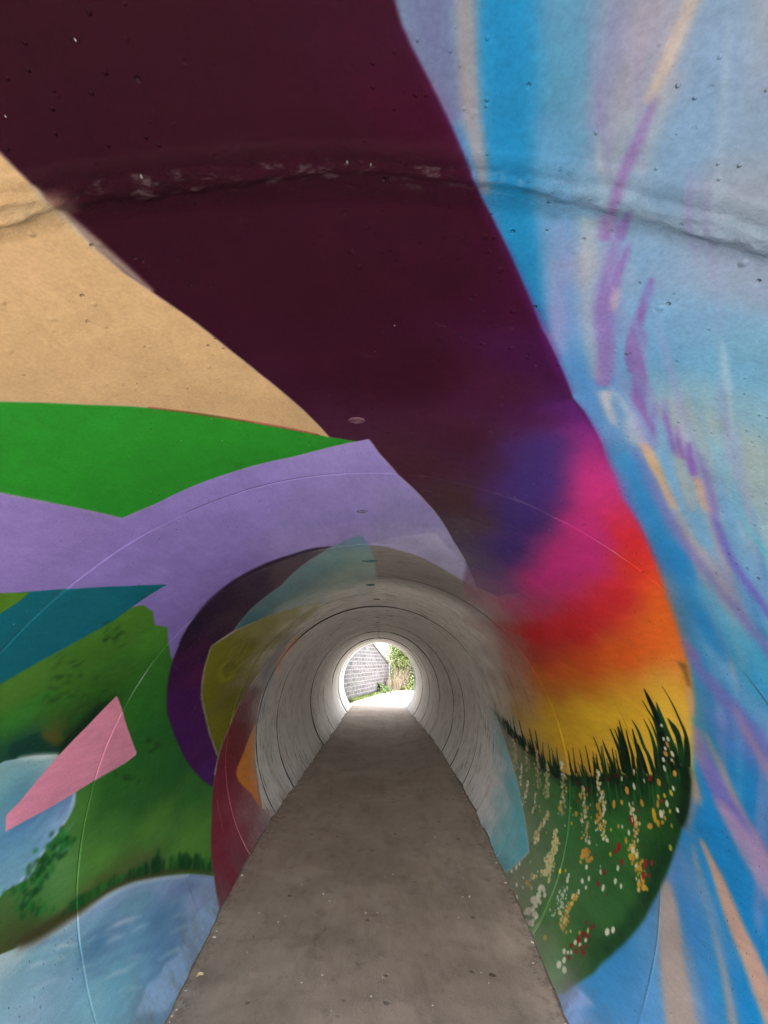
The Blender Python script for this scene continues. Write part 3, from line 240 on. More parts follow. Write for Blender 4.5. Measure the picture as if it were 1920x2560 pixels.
[1,[-1758,2187,-1790,2279,-1806,2321,-1816,2345,-1836,2392,-1853,2491,-1860,2534,-1867,2580,-1882,2622,-1904,2665,-1973,2762,-2053,2848,-2115,2900,-2165,2930,-2240,2913,-2308,2891,-2401,2884,-2440,2800,-2450,200,-2050,200,-1950,1600],1.9,[[-1831,2355,184,199,199,1],[-1861,2439,152,187,202,1],[-1871,2368,110,165,180,1],[-1923,2353,134,169,184,1],[-1908,2436,121,167,187,1],[-1898,2542,134,175,201,1],[-1956,2657,121,168,189,1],[-2037,2785,140,167,204,1],[-2145,2878,148,175,214,1],[-1989,2588,114,150,187,1],[-2086,2696,100,148,185,1],[-2168,2704,100,148,191,1],[-1974,2533,92,144,170,1],[-2102,2624,120,172,199,1],[-2116,2558,113,176,196,1],[-1995,2427,126,166,187,1],[-2107,2504,133,184,200,1],[-1978,2383,150,180,200,1],[-2124,2758,107,150,187,1],[-2166,2825,152,173,211,1]],1,"painted_river"],
[2,[-1816,2338,12.5,-1839,2392,18.8,-1858,2490,21.5,-1873,2580,19.9,-1910,2665,16.4,-1980,2761,13.0,-2059,2846,10.2],3.9,165,0.85],[2,[-1878,2500,12.8,-1895,2578,27.2,-1929,2662,26.1,-2031,2788,24.5],8.3,166,0.5],
[2,[-1891,2381,1.7,-1907,2417,6.3,-1924,2454,1.8],5.4,167,0.42],[2,[-2147,2576,1.9,-2182,2634,5.4,-2237,2688,1.8],6.1,168,0.42],[2,[-2225,2704,2.2,-2262,2757,5.9,-2320,2803,1.8],6.8,169,0.42],
[2,[-2022,2554,2.0,-2056,2617,9.1,-2103,2680,2.0],6.3,170,0.42],[2,[-2080,2749,2.5,-2110,2809,12.9,-2163,2865,2.3],7.8,171,0.42],[2,[-2213,2708,2.2,-2238,2745,14.6,-2275,2777,1.9],6.8,172,0.42],
[2,[-2086,2583,1.9,-2116,2632,13.5,-2157,2680,1.9],6.3,173,0.42],[2,[-1964,2467,1.8,-1991,2518,8.5,-2029,2571,1.8],5.8,174,0.42],[2,[-2012,2494,1.9,-2022,2514,14.0,-2038,2533,1.7],5.7,174,0.42],
[2,[-1922,2481,1.9,-1947,2538,5.8,-1990,2595,1.9],6.1,175,0.42],[2,[-1879,2378,1.8,-1890,2412,5.8,-1915,2447,1.6],5.4,176,0.42],[2,[-2041,2503,1.8,-2055,2528,11.2,-2075,2552,1.7],5.7,174,0.42],
[2,[-2175,2777,2.4,-2214,2837,16.2,-2273,2892,2.2],7.7,69,0.42],[2,[-1944,2354,1.7,-1960,2390,13.8,-1985,2428,1.6],5.0,177,0.42],[2,[-2110,2707,2.2,-2147,2762,17.6,-2192,2818,2.3],7.3,178,0.42],
[2,[-2061,2649,2.2,-2084,2691,10.6,-2120,2732,2.0],6.9,179,0.42],[2,[-1945,2502,2.0,-1962,2546,10.3,-1995,2589,1.8],6.1,180,0.42],[2,[-2239,2653,1.9,-2289,2714,10.4,-2350,2776,2.0],6.4,181,0.42],
[2,[-1842,2365,1.8,-1859,2416,10.6,-1891,2470,1.8],5.5,182,0.42],[2,[-2238,2750,2.2,-2275,2800,10.8,-2328,2844,2.0],7.2,183,0.42],[2,[-2083,2618,2.0,-2097,2640,8.1,-2114,2662,2.0],6.4,173,0.42],
[2,[-2012,2501,1.9,-2031,2545,15.8,-2067,2587,1.7],5.9,184,0.42],[2,[-2219,2619,1.9,-2251,2664,13.0,-2301,2704,1.6],6.1,168,0.42],[2,[-1939,2564,2.2,-1964,2629,16.7,-2005,2695,2.2],6.8,185,0.42],
[2,[-2083,2595,2.0,-2118,2651,16.0,-2167,2708,2.0],6.4,186,0.42],[2,[-2101,2589,2.0,-2120,2626,12.3,-2156,2659,1.6],6.2,185,0.42],[2,[-2140,2539,1.8,-2165,2573,4.7,-2197,2606,1.6],5.7,180,0.42],
[2,[-2042,2539,2.0,-2058,2571,11.3,-2081,2602,1.9],6.0,175,0.42],[2,[-1917,2420,1.9,-1923,2439,6.4,-1938,2457,1.5],4.4,187,0.5],[2,[-1891,2411,1.9,-1902,2451,8.4,-1935,2491,1.6],4.5,188,0.5],
[2,[-2093,2596,2.0,-2105,2617,5.5,-2125,2636,1.7],5.0,189,0.5],[2,[-2249,2627,1.9,-2262,2644,7.1,-2281,2659,1.5],4.7,190,0.5],[2,[-2188,2670,2.1,-2223,2723,8.2,-2279,2770,1.8],5.3,191,0.5],
[2,[-1901,2407,1.8,-1908,2426,8.6,-1921,2445,1.7],4.4,192,0.5],[2,[-2139,2544,1.9,-2155,2575,4.9,-2187,2602,1.5],4.6,193,0.5],[2,[-1945,2503,2.0,-1962,2543,9.3,-1993,2582,1.8],4.9,194,0.5],
[2,[-2162,2728,2.3,-2189,2769,8.2,-2228,2807,2.1],5.7,195,0.5],[2,[-2159,2559,1.9,-2176,2588,6.8,-2205,2614,1.5],4.6,196,0.5],[2,[-1879,2363,1.8,-1887,2386,7.3,-1904,2409,1.5],4.2,197,0.5],
[2,[-2081,2534,1.9,-2098,2568,8.4,-2129,2599,1.6],4.7,198,0.5],[2,[-1995,2471,1.9,-2004,2498,4.9,-2025,2523,1.7],4.5,199,0.5],[2,[-1894,2433,1.9,-1899,2451,5.3,-1910,2470,1.7],4.5,200,0.5],
[2,[-1992,2549,2.0,-2008,2583,9.0,-2032,2616,1.9],5.0,201,0.5],[2,[-1963,2557,2.1,-1981,2602,8.6,-2015,2646,1.9],5.2,202,0.5],[2,[-1883,2356,1.8,-1892,2389,4.7,-1918,2423,1.5],4.2,203,0.5],
[2,[-1940,2371,1.7,-1952,2407,4.4,-1979,2443,1.5],4.1,203,0.5],[2,[-2038,2626,2.2,-2052,2660,9.8,-2078,2691,2.0],5.4,204,0.5],[2,[-2115,2724,2.4,-2133,2759,9.8,-2163,2791,2.1],5.8,205,0.5],
[2,[-2109,2579,2.0,-2121,2604,6.0,-2143,2626,1.7],4.8,193,0.5],[2,[-1977,2586,2.2,-1995,2628,8.4,-2028,2670,1.9],5.3,206,0.5],[2,[-1974,2517,21.6,-1977,2544,52.5,-1974,2562,23.3],8.5,207,0.7],
[2,[-2063,2675,12.9,-2108,2726,30.8,-2186,2791,14.3],10.0,208,0.6],[2,[-2029,2757,17.4,-2078,2815,40.6,-2138,2872,21.5],12.8,209,0.6],
[0,[-2230,2906,-2306,2896,-2349,2878,-2337,2738,-2325,2638,-2243,2572,-2228,2601,-2213,2623,-2230,2664,-2220,2683,-2243,2725,-2241,2762,-2214,2767,-2228,2806,-2200,2824,-2215,2858],5.4,210,0.75],
[2,[-1807,2344,29.7,-1822,2392,38.6,-1838,2491,43.7,-1850,2581,34.2,-1889,2667,25.3,-1960,2764,21.7,-2040,2852,17.9,-2145,2932,17.2],8.2,211,0.75],[2,[-1705,2369,4.7,-1712,2370,15.0,-1717,2371,4.7],4.0,212,0.75],
[2,[-1664,2343,4.9,-1671,2344,12.1,-1678,2342,5.5],4.0,213,0.75],[2,[-1682,2380,4.8,-1690,2382,14.6,-1694,2383,4.0],4.1,214,0.75],[2,[-1710,2363,3.9,-1715,2365,13.8,-1725,2363,5.2],4.0,215,0.75],
[2,[-1680,2347,3.5,-1688,2350,14.2,-1697,2351,5.0],4.0,216,0.75],[2,[-1655,2317,5.2,-1662,2317,12.6,-1671,2322,3.0],3.9,217,0.75],[2,[-1701,2380,3.9,-1708,2382,10.8,-1719,2385,4.4],4.1,218,0.75],
[2,[-1705,2349,5.4,-1710,2348,8.4,-1717,2351,3.2],3.9,216,0.75],[2,[-1663,2339,5.3,-1668,2339,9.6,-1678,2345,2.8],4.0,213,0.75],[2,[-1704,2371,4.6,-1710,2372,14.5,-1716,2370,5.6],4.0,215,0.75],
[2,[-1666,2342,3.8,-1676,2346,12.1,-1680,2342,5.7],4.0,219,0.75],[2,[-1676,2340,5.6,-1680,2338,9.0,-1691,2344,3.3],4.0,219,0.75],[2,[-1695,2361,4.6,-1700,2362,14.0,-1706,2359,5.6],4.0,216,0.75],
[2,[-1704,2377,3.7,-1713,2381,9.4,-1718,2379,5.7],4.1,215,0.75],[2,[-1667,2350,5.3,-1671,2350,10.1,-1684,2353,4.4],4.0,213,0.75],[2,[-1668,2343,3.7,-1673,2345,12.3,-1679,2342,5.6],4.0,218,0.75],
[2,[-1668,2371,5.5,-1675,2370,13.4,-1683,2375,2.9],4.1,215,0.75],[2,[-1659,2335,5.4,-1662,2334,12.8,-1673,2340,3.2],4.0,219,0.75],[2,[-1696,2374,4.6,-1705,2376,12.3,-1716,2380,4.2],4.1,212,0.75],
[2,[-1667,2320,3.5,-1675,2324,13.9,-1676,2319,5.5],3.9,217,0.75],[2,[-1656,2300,5.5,-1658,2298,11.8,-1670,2300,4.5],3.8,219,0.75],[2,[-1697,2376,4.0,-1705,2379,11.0,-1705,2374,5.6],4.1,212,0.75],
[2,[-1666,2383,5.7,-1673,2381,9.2,-1681,2387,2.7],4.2,220,0.75],[2,[-1664,2364,5.3,-1668,2363,9.7,-1677,2364,5.0],4.1,218,0.75],[2,[-1665,2401,4.1,-1676,2406,11.8,-1678,2406,5.6],4.3,214,0.75],
[2,[-1653,2369,4.8,-1662,2371,11.5,-1667,2372,4.3],4.2,214,0.75],[2,[-1651,2359,3.7,-1657,2362,12.9,-1663,2363,5.1],4.1,218,0.75],[2,[-1674,2369,5.1,-1681,2369,13.2,-1685,2369,5.1],4.1,215,0.75],
[2,[-1671,2389,4.2,-1677,2391,14.2,-1684,2392,5.2],4.2,214,0.75],[2,[-1654,2375,5.1,-1661,2376,13.0,-1674,2380,4.4],4.2,218,0.75],[2,[-1683,2393,5.8,-1688,2392,15.1,-1700,2396,4.1],4.2,220,0.75],
[2,[-1623,2349,4.8,-1630,2351,13.4,-1642,2353,4.8],4.1,217,0.75],[2,[-1643,2355,5.5,-1650,2354,9.7,-1655,2355,4.8],4.1,219,0.75],[2,[-1623,2363,5.1,-1627,2363,7.9,-1636,2368,3.3],4.2,215,0.75],
[2,[-1636,2348,3.5,-1642,2351,14.5,-1652,2350,5.5],4.1,219,0.75],[2,[-1662,2382,5.3,-1670,2382,14.2,-1674,2385,2.8],4.2,218,0.75],[2,[-1674,2373,5.3,-1680,2373,7.4,-1688,2378,2.9],4.1,214,0.75],
[2,[-1687,2387,4.1,-1695,2390,11.0,-1695,2385,5.7],4.2,214,0.75],[2,[-1690,2389,5.4,-1697,2389,12.5,-1706,2388,5.4],4.2,218,0.75],[2,[-1682,2404,5.6,-1688,2403,7.6,-1700,2410,3.2],4.3,212,0.75],
[2,[-1658,2395,6.1,-1661,2392,14.1,-1673,2398,3.6],4.3,212,0.75],[2,[-1676,2400,5.3,-1681,2401,16.1,-1690,2402,4.9],4.3,218,0.75],[2,[-1704,2390,4.6,-1709,2391,10.4,-1717,2390,5.4],4.1,218,0.75],
[2,[-1654,2348,5.3,-1659,2348,13.0,-1665,2348,5.2],4.1,218,0.75],[2,[-1647,2398,4.5,-1653,2400,11.1,-1660,2400,5.5],4.3,218,0.75],[2,[-1619,2371,5.7,-1626,2370,12.7,-1633,2376,2.9],4.3,215,0.75],
[2,[-1618,2389,4.7,-1625,2391,10.2,-1638,2395,4.7],4.4,215,0.75],[2,[-1623,2382,4.4,-1633,2386,12.1,-1638,2386,5.3],4.3,218,0.75],[2,[-1623,2384,4.6,-1632,2387,14.1,-1640,2390,4.6],4.3,215,0.75],
[2,[-1597,2399,6.1,-1602,2397,15.0,-1613,2403,3.9],4.5,212,0.75],[2,[-1627,2377,5.9,-1630,2376,11.6,-1643,2379,4.9],4.3,218,0.75],[2,[-1591,2362,6.0,-1595,2360,15.1,-1605,2366,3.7],4.3,213,0.75],
[2,[-1646,2403,4.3,-1654,2406,17.6,-1659,2402,6.1],4.3,215,0.75],[2,[-1651,2390,6.1,-1654,2388,10.0,-1664,2394,3.3],4.3,212,0.75],[2,[-1633,2363,5.4,-1639,2362,10.3,-1643,2362,5.4],4.2,217,0.75],
[2,[-1632,2384,4.4,-1643,2388,12.8,-1643,2383,5.9],4.3,218,0.75],[2,[-1636,2388,5.7,-1640,2387,9.4,-1649,2393,3.3],4.3,212,0.75],[2,[-1642,2374,5.5,-1646,2374,13.2,-1656,2373,5.5],4.2,214,0.75],
[2,[-1594,2388,5.4,-1604,2389,18.0,-1606,2386,6.2],4.4,214,0.75],[2,[-1659,2410,4.5,-1666,2413,10.9,-1669,2409,6.2],4.4,220,0.75],[2,[-1646,2383,5.4,-1653,2383,16.5,-1663,2383,5.4],4.2,218,0.75],
[2,[-1656,2382,5.5,-1663,2382,13.0,-1670,2386,3.1],4.2,218,0.75],[2,[-1646,2406,5.7,-1653,2405,18.5,-1656,2404,6.1],4.4,212,0.75],[2,[-1670,2414,3.5,-1677,2418,14.3,-1689,2416,5.8],4.3,220,0.75],
[2,[-1610,2410,5.1,-1616,2411,16.4,-1626,2411,5.8],4.5,215,0.75],[2,[-1614,2439,4.6,-1625,2443,14.4,-1632,2441,6.3],4.6,212,0.75],[2,[-1628,2434,4.9,-1635,2436,16.1,-1642,2436,5.8],4.6,220,0.75],
[2,[-1649,2439,6.2,-1655,2437,10.5,-1663,2444,3.1],4.5,221,0.75],[2,[-1632,2398,5.4,-1639,2398,18.1,-1641,2395,6.1],4.4,212,0.75],[2,[-1636,2420,5.7,-1642,2420,10.0,-1654,2426,3.7],4.5,218,0.75],
[2,[-1603,2418,4.3,-1614,2422,18.9,-1616,2417,6.3],4.5,220,0.75],[2,[-1632,2411,3.7,-1639,2414,14.1,-1648,2414,5.7],4.4,218,0.75],[2,[-1645,2444,4.5,-1655,2448,8.9,-1662,2449,5.4],4.6,212,0.75],
[2,[-1596,2442,6.2,-1600,2442,8.1,-1610,2449,3.3],4.7,222,0.75],[2,[-1651,2435,6.3,-1655,2433,16.5,-1663,2433,5.6],4.5,212,0.75],[2,[-1605,2443,6.5,-1609,2441,14.6,-1618,2447,3.3],4.7,221,0.75],
[2,[-1598,2398,4.7,-1607,2401,7.8,-1612,2403,3.3],4.5,220,0.75],[2,[-1641,2432,6.2,-1647,2430,9.9,-1655,2436,3.3],4.5,218,0.75],[2,[-1615,2409,5.6,-1622,2409,17.3,-1628,2410,5.4],4.5,215,0.75],
[2,[-1605,2413,6.1,-1610,2412,11.0,-1619,2411,5.8],4.5,212,0.75],[2,[-1583,2418,6.0,-1589,2418,9.9,-1597,2421,4.9],4.6,222,0.75],[2,[-1565,2391,4.3,-1575,2396,13.0,-1580,2393,6.3],4.5,215,0.75],
[2,[-1624,2407,5.5,-1629,2407,19.1,-1638,2405,6.0],4.4,214,0.75],[2,[-1589,2403,4.1,-1600,2408,16.1,-1604,2403,6.4],4.5,220,0.75],[2,[-1606,2444,4.8,-1613,2446,14.7,-1621,2447,5.8],4.7,221,0.75],
[2,[-1620,2463,4.5,-1629,2467,11.8,-1637,2470,4.5],4.7,212,0.75],[2,[-1610,2439,3.8,-1619,2443,12.7,-1625,2444,5.6],4.6,221,0.75],[2,[-1564,2418,4.4,-1571,2421,14.0,-1581,2425,4.8],4.7,218,0.75],
[2,[-1604,2432,6.1,-1612,2431,13.6,-1621,2435,4.1],4.6,222,0.75],[2,[-1618,2443,4.5,-1627,2447,13.5,-1640,2449,5.3],4.6,220,0.75],[2,[-1619,2438,4.3,-1628,2442,11.9,-1635,2442,5.7],4.6,222,0.75],
[2,[-1624,2430,5.3,-1631,2432,10.4,-1644,2433,5.6],4.5,220,0.75],[2,[-1605,2427,4.6,-1616,2431,9.9,-1621,2432,5.6],4.6,218,0.75],[2,[-1580,2426,5.4,-1590,2429,11.2,-1593,2429,4.9],4.7,222,0.75],
[2,[-1615,2449,4.7,-1623,2452,13.1,-1634,2450,6.2],4.7,220,0.75],[2,[-1595,2425,6.4,-1599,2423,18.1,-1613,2426,5.1],4.6,220,0.75],[2,[-1589,2435,6.3,-1596,2433,17.8,-1606,2437,4.4],4.7,222,0.75],
[2,[-1617,2435,5.2,-1627,2437,9.4,-1638,2443,4.0],4.6,222,0.75],[2,[-1616,2450,3.9,-1623,2453,13.8,-1632,2451,6.3],4.7,220,0.75],[2,[-1629,2457,4.4,-1640,2461,10.6,-1646,2463,4.4],4.7,220,0.75],
[2,[-1714,2335,4.6,-1722,2336,11.7,-1728,2339,3.6],3.8,219,0.75],[2,[-1718,2358,5.2,-1723,2358,12.7,-1732,2356,5.2],3.9,218,0.75],[2,[-1712,2350,5.4,-1718,2349,13.5,-1725,2349,5.0],3.9,213,0.75],
[2,[-1715,2344,4.2,-1721,2346,10.6,-1733,2350,4.0],3.9,217,0.75],[2,[-1723,2346,3.1,-1730,2349,11.9,-1734,2347,5.5],3.9,216,0.75],[2,[-1745,2351,4.6,-1752,2352,12.5,-1755,2348,5.5],3.8,216,0.75],
[2,[-1695,2354,5.4,-1699,2353,8.6,-1708,2356,4.2],4.0,216,0.75],[2,[-1690,2335,5.2,-1697,2334,10.7,-1705,2336,4.0],3.9,219,0.75],[2,[-1715,2348,5.3,-1722,2347,15.9,-1724,2346,5.4],3.9,216,0.75],
[2,[-1735,2346,4.0,-1743,2348,9.7,-1751,2350,4.0],3.8,217,0.75],[2,[-1732,2362,4.2,-1736,2364,16.0,-1744,2360,5.5],3.9,217,0.75],[2,[-1734,2370,4.0,-1739,2372,9.4,-1751,2373,4.7],4.0,215,0.75],
[2,[-1737,2367,4.2,-1746,2370,12.3,-1749,2368,5.6],3.9,220,0.75],[2,[-1757,2399,4.4,-1763,2400,14.3,-1769,2401,4.7],4.0,220,0.75],[2,[-1751,2388,5.5,-1755,2387,12.6,-1769,2392,3.5],4.0,218,0.75],
[2,[-1732,2375,5.3,-1738,2374,8.7,-1750,2379,3.3],4.0,215,0.75],[2,[-1747,2375,5.1,-1753,2375,9.9,-1758,2376,4.0],4.0,212,0.75],[2,[-1760,2387,5.3,-1766,2387,9.1,-1775,2387,4.9],4.0,215,0.75],
[2,[-1782,2427,5.0,-1787,2427,10.6,-1797,2429,4.5],4.1,220,0.75],[2,[-1762,2385,5.2,-1768,2384,15.1,-1774,2383,5.2],4.0,215,0.75],[2,[-1731,2364,4.5,-1736,2365,9.2,-1740,2362,5.5],3.9,214,0.75],
[2,[-1764,2396,5.1,-1769,2397,15.1,-1778,2395,5.3],4.0,214,0.75],[2,[-1733,2389,5.0,-1741,2389,10.3,-1745,2387,5.7],4.0,220,0.75],[2,[-1768,2403,5.6,-1774,2401,9.4,-1781,2404,3.5],4.0,214,0.75],
[2,[-1931,2803,4.8,-1955,2797,12.5,-1977,2789,9.7],5.0,223,0.7],[2,[-1889,2756,4.4,-1918,2754,11.8,-1944,2747,9.1],4.8,224,0.7],[2,[-1814,2515,3.2,-1829,2517,11.6,-1841,2515,7.3],3.8,225,0.7],
[2,[-1871,2696,4.0,-1890,2696,13.6,-1905,2692,8.8],4.6,226,0.7],[2,[-1809,2507,3.5,-1825,2506,10.3,-1838,2504,7.3],3.8,227,0.7],[2,[-1813,2499,3.6,-1825,2497,12.2,-1839,2498,6.5],3.8,219,0.7],
[2,[-1827,2549,3.4,-1838,2550,8.8,-1847,2549,7.4],4.0,227,0.7],[2,[-1864,2687,3.9,-1884,2687,15.6,-1899,2684,8.7],4.5,226,0.7],[2,[-1814,2555,3.4,-1832,2557,11.2,-1846,2554,7.7],4.0,228,0.7],
[2,[-1814,2543,3.5,-1831,2544,14.3,-1847,2543,7.2],4.0,227,0.7],[2,[-2049,2906,5.5,-2065,2897,21.5,-2080,2888,10.7],5.3,229,0.7],[2,[-1954,2837,5.0,-1981,2830,13.3,-2007,2823,9.7],5.1,223,0.7],
[2,[-1808,2513,3.6,-1824,2512,13.8,-1839,2509,7.3],3.8,227,0.7],[2,[-1811,2456,3.3,-1820,2456,10.5,-1828,2454,7.1],3.6,223,0.7],[2,[-1885,2735,4.5,-1908,2731,17.9,-1932,2730,8.4],4.7,230,0.7],
[2,[-1810,2494,3.6,-1823,2492,11.5,-1838,2493,6.4],3.7,225,0.7],[2,[-1860,2681,4.5,-1876,2677,17.8,-1895,2676,8.0],4.5,226,0.7],[2,[-1988,2860,5.2,-2008,2853,19.6,-2032,2849,9.4],5.2,223,0.7],
[2,[-1833,2584,4.0,-1841,2582,15.1,-1851,2583,6.9],4.1,231,0.7],[2,[-2001,2864,5.0,-2019,2860,14.3,-2037,2855,9.9],5.2,232,0.7],[2,[-2037,2899,5.4,-2056,2891,20.6,-2077,2886,9.9],5.3,229,0.7],
[2,[-2054,2912,5.0,-2078,2908,18.3,-2101,2904,9.9],5.4,233,0.7],[2,[-1822,2598,3.5,-1842,2601,13.0,-1856,2597,8.1],4.2,232,0.7],[2,[-1814,2500,3.5,-1826,2499,11.6,-1838,2498,7.0],3.8,223,0.7],
[2,[-1823,2543,3.6,-1835,2543,9.0,-1846,2542,7.4],3.9,225,0.7],[2,[-2083,2944,5.4,-2109,2935,19.5,-2135,2928,10.2],5.5,232,0.7],[2,[-1817,2506,3.7,-1827,2504,11.5,-1839,2502,7.1],3.8,219,0.7],
[2,[-1823,2518,3.8,-1832,2516,12.6,-1844,2518,6.2],3.8,227,0.7],[2,[-1847,2629,4.3,-1857,2626,16.2,-1870,2626,7.7],4.3,232,0.7],[2,[-1997,2867,4.7,-2022,2865,20.5,-2040,2857,10.3],5.2,232,0.7],
[2,[-1818,2559,3.8,-1833,2558,15.9,-1849,2558,7.0],4.0,225,0.7],[2,[-1956,2815,5.0,-1973,2809,14.1,-1991,2805,9.5],5.0,224,0.7],[2,[-1872,2690,4.5,-1885,2685,13.5,-1900,2685,8.1],4.5,226,0.7],
[2,[-1859,2756,4.7,-1900,2749,11.4,-1942,2744,8.8],4.9,224,0.7],[2,[-1875,2677,4.5,-1883,2674,16.2,-1893,2674,8.1],4.5,227,0.7],[2,[-1849,2655,4.3,-1865,2652,10.4,-1880,2650,8.3],4.4,227,0.7],
[2,[-1822,2511,3.6,-1831,2510,13.1,-1839,2508,7.5],3.8,225,0.7],[2,[-1837,2625,3.8,-1854,2625,15.9,-1867,2622,8.4],4.3,234,0.7],[2,[-1867,2707,4.5,-1888,2703,16.5,-1910,2700,8.6],4.6,224,0.7],
[2,[-2061,2927,5.2,-2088,2920,14.1,-2113,2912,10.3],5.4,235,0.7],[2,[-1964,2856,4.9,-1997,2851,20.0,-2023,2841,10.1],5.2,235,0.7],[2,[-1823,2589,4.1,-1837,2586,13.4,-1854,2588,6.9],4.1,227,0.7],
[2,[-1938,2829,4.8,-1972,2825,14.1,-2006,2821,9.2],5.1,236,0.7],[2,[-1812,2536,3.5,-1830,2536,13.5,-1846,2535,7.2],3.9,225,0.7],[2,[-1830,2590,3.5,-1843,2591,15.5,-1854,2590,7.7],4.2,232,0.7],
[2,[-1975,2862,5.0,-2004,2857,13.2,-2033,2851,9.6],5.2,223,0.7],[2,[-1851,2664,4.0,-1869,2664,12.1,-1888,2665,7.6],4.5,232,0.7],[2,[-1857,2693,4.1,-1882,2694,14.1,-1902,2688,8.8],4.6,226,0.7],
[2,[-1875,2699,4.6,-1889,2694,13.1,-1904,2691,8.7],4.6,226,0.7],[2,[-1804,2484,3.5,-1819,2483,10.7,-1836,2484,6.4],3.7,219,0.7],[2,[-1817,2498,3.1,-1829,2500,12.1,-1840,2501,6.4],3.8,225,0.7],
[2,[-1817,2505,3.7,-1827,2502,14.1,-1839,2501,7.0],3.8,223,0.7],[2,[-1842,2624,3.7,-1857,2625,15.7,-1869,2625,7.8],4.3,234,0.7],[2,[-1876,2689,4.1,-1890,2688,10.6,-1901,2686,8.5],4.5,226,0.7],
[2,[-1864,2680,4.1,-1880,2679,15.0,-1894,2676,8.6],4.5,237,0.7],[2,[-2002,2864,5.1,-2019,2858,19.7,-2035,2853,9.9],5.2,232,0.7],[2,[-2019,2898,5.4,-2044,2888,18.9,-2072,2883,9.7],5.3,229,0.7],
[2,[-1811,2507,3.3,-1826,2508,8.5,-1841,2508,6.8],3.8,223,0.7],[2,[-1978,2858,5.2,-2001,2849,15.3,-2024,2842,9.9],5.2,235,0.7],[2,[-1876,2717,4.5,-1897,2713,10.9,-1920,2713,8.2],4.7,238,0.7],
[2,[-1830,2596,4.0,-1842,2594,12.9,-1855,2593,7.6],4.2,231,0.7],[2,[-2096,2931,5.6,-2108,2924,14.4,-2120,2917,10.8],5.4,229,0.7],[2,[-1855,2752,4.6,-1898,2747,12.9,-1940,2742,8.8],4.8,239,0.7],
[2,[-1968,2856,5.2,-1995,2848,17.7,-2020,2837,10.1],5.2,236,0.7],[2,[-1944,2829,4.8,-1975,2825,14.7,-2006,2821,9.1],5.1,230,0.7],[2,[-1820,2570,3.7,-1835,2570,12.5,-1849,2570,7.3],4.1,228,0.7],
[2,[-1818,2552,3.9,-1832,2549,11.1,-1850,2551,6.6],4.0,228,0.7],[2,[-1806,2483,3.3,-1821,2483,14.0,-1837,2485,6.2],3.7,223,0.7],[2,[-1879,2741,4.3,-1909,2739,14.2,-1934,2734,9.0],4.8,237,0.7],
[2,[-1820,2533,3.3,-1834,2535,13.6,-1845,2533,7.5],3.9,228,0.7],[2,[-1819,2570,4.0,-1833,2567,16.0,-1850,2567,7.1],4.1,240,0.7],[2,[-1924,2797,4.7,-1951,2793,18.8,-1977,2789,9.1],5.0,230,0.7],
[2,[-1936,2814,4.9,-1963,2808,17.0,-1988,2801,9.5],5.0,236,0.7],[2,[-1841,2606,3.5,-1852,2607,10.6,-1863,2609,6.7],4.2,231,0.7],[2,[-1959,2844,4.9,-1988,2839,20.1,-2015,2831,9.8],5.2,224,0.7],
[2,[-2002,2893,5.4,-2030,2882,20.7,-2060,2873,10.0],5.3,233,0.7],[2,[-1966,2855,5.0,-1996,2849,14.4,-2023,2841,9.8],5.2,223,0.7],[2,[-1823,2606,3.7,-1843,2607,10.9,-1863,2608,7.3],4.2,231,0.7],
[2,[-1878,2691,4.5,-1889,2687,14.7,-1899,2684,8.9],4.5,224,0.7],[2,[-1822,2501,3.7,-1830,2499,16.2,-1837,2497,7.5],3.8,223,0.7],[2,[-1944,2833,4.9,-1975,2826,12.4,-2003,2818,9.7],5.1,223,0.7],
[2,[-1877,2748,4.6,-1908,2743,12.8,-1937,2737,9.0],4.8,224,0.7],[2,[-2014,2898,5.0,-2046,2892,20.5,-2078,2887,9.7],5.4,233,0.7],[2,[-1846,2650,4.1,-1863,2649,15.2,-1881,2649,7.6],4.4,232,0.7],
[2,[-1814,2524,3.5,-1829,2524,14.5,-1844,2524,6.9],3.9,227,0.7],[2,[-1809,2500,3.1,-1825,2503,9.0,-1841,2505,6.2],3.8,223,0.7],[2,[-1821,2552,3.8,-1834,2550,10.3,-1849,2551,6.9],4.0,232,0.7],
[2,[-1904,2761,4.8,-1924,2754,19.0,-1944,2748,9.3],4.8,237,0.7],[2,[-1799,2476,3.6,-1815,2474,13.9,-1831,2472,7.0],3.7,241,0.7],[2,[-1875,2706,4.1,-1896,2707,10.0,-1915,2706,8.2],4.6,224,0.7],
[2,[-1819,2498,3.7,-1828,2497,9.6,-1838,2496,6.8],3.7,219,0.7],[2,[-1801,2495,3.2,-1821,2497,13.4,-1838,2497,6.7],3.8,223,0.7],[2,[-1972,2855,5.1,-1998,2848,18.1,-2024,2841,9.8],5.2,230,0.7],
[2,[-1913,2772,4.8,-1934,2766,18.7,-1955,2762,9.1],4.9,237,0.7],[2,[-1812,2507,3.7,-1825,2504,13.3,-1838,2502,7.3],3.8,227,0.7],[2,[-1877,2687,3.9,-1890,2688,15.8,-1904,2689,7.3],4.5,227,0.7],
[2,[-1815,2492,3.6,-1825,2491,9.3,-1837,2491,6.6],3.7,225,0.7],[2,[-2092,2927,4.9,-2109,2924,13.0,-2124,2921,10.1],5.4,232,0.7],[2,[-1873,2732,4.4,-1901,2730,15.8,-1930,2727,8.6],4.7,224,0.7],
[2,[-2026,2909,5.4,-2053,2898,20.4,-2078,2886,10.5],5.4,229,0.7],
[0,[-1163,2433,-1178,2449,-1215,2482,-1334,2568,-1417,2622,-1428,2625,-1446,2589,-1466,2493,-1438,2595,-1476,2442,-1491,2365,-1498,2294,-1502,2263,-1457,2249,-1435,2273,-1332,2337,-1256,2387],2.1,242,1,"painted_panel"],
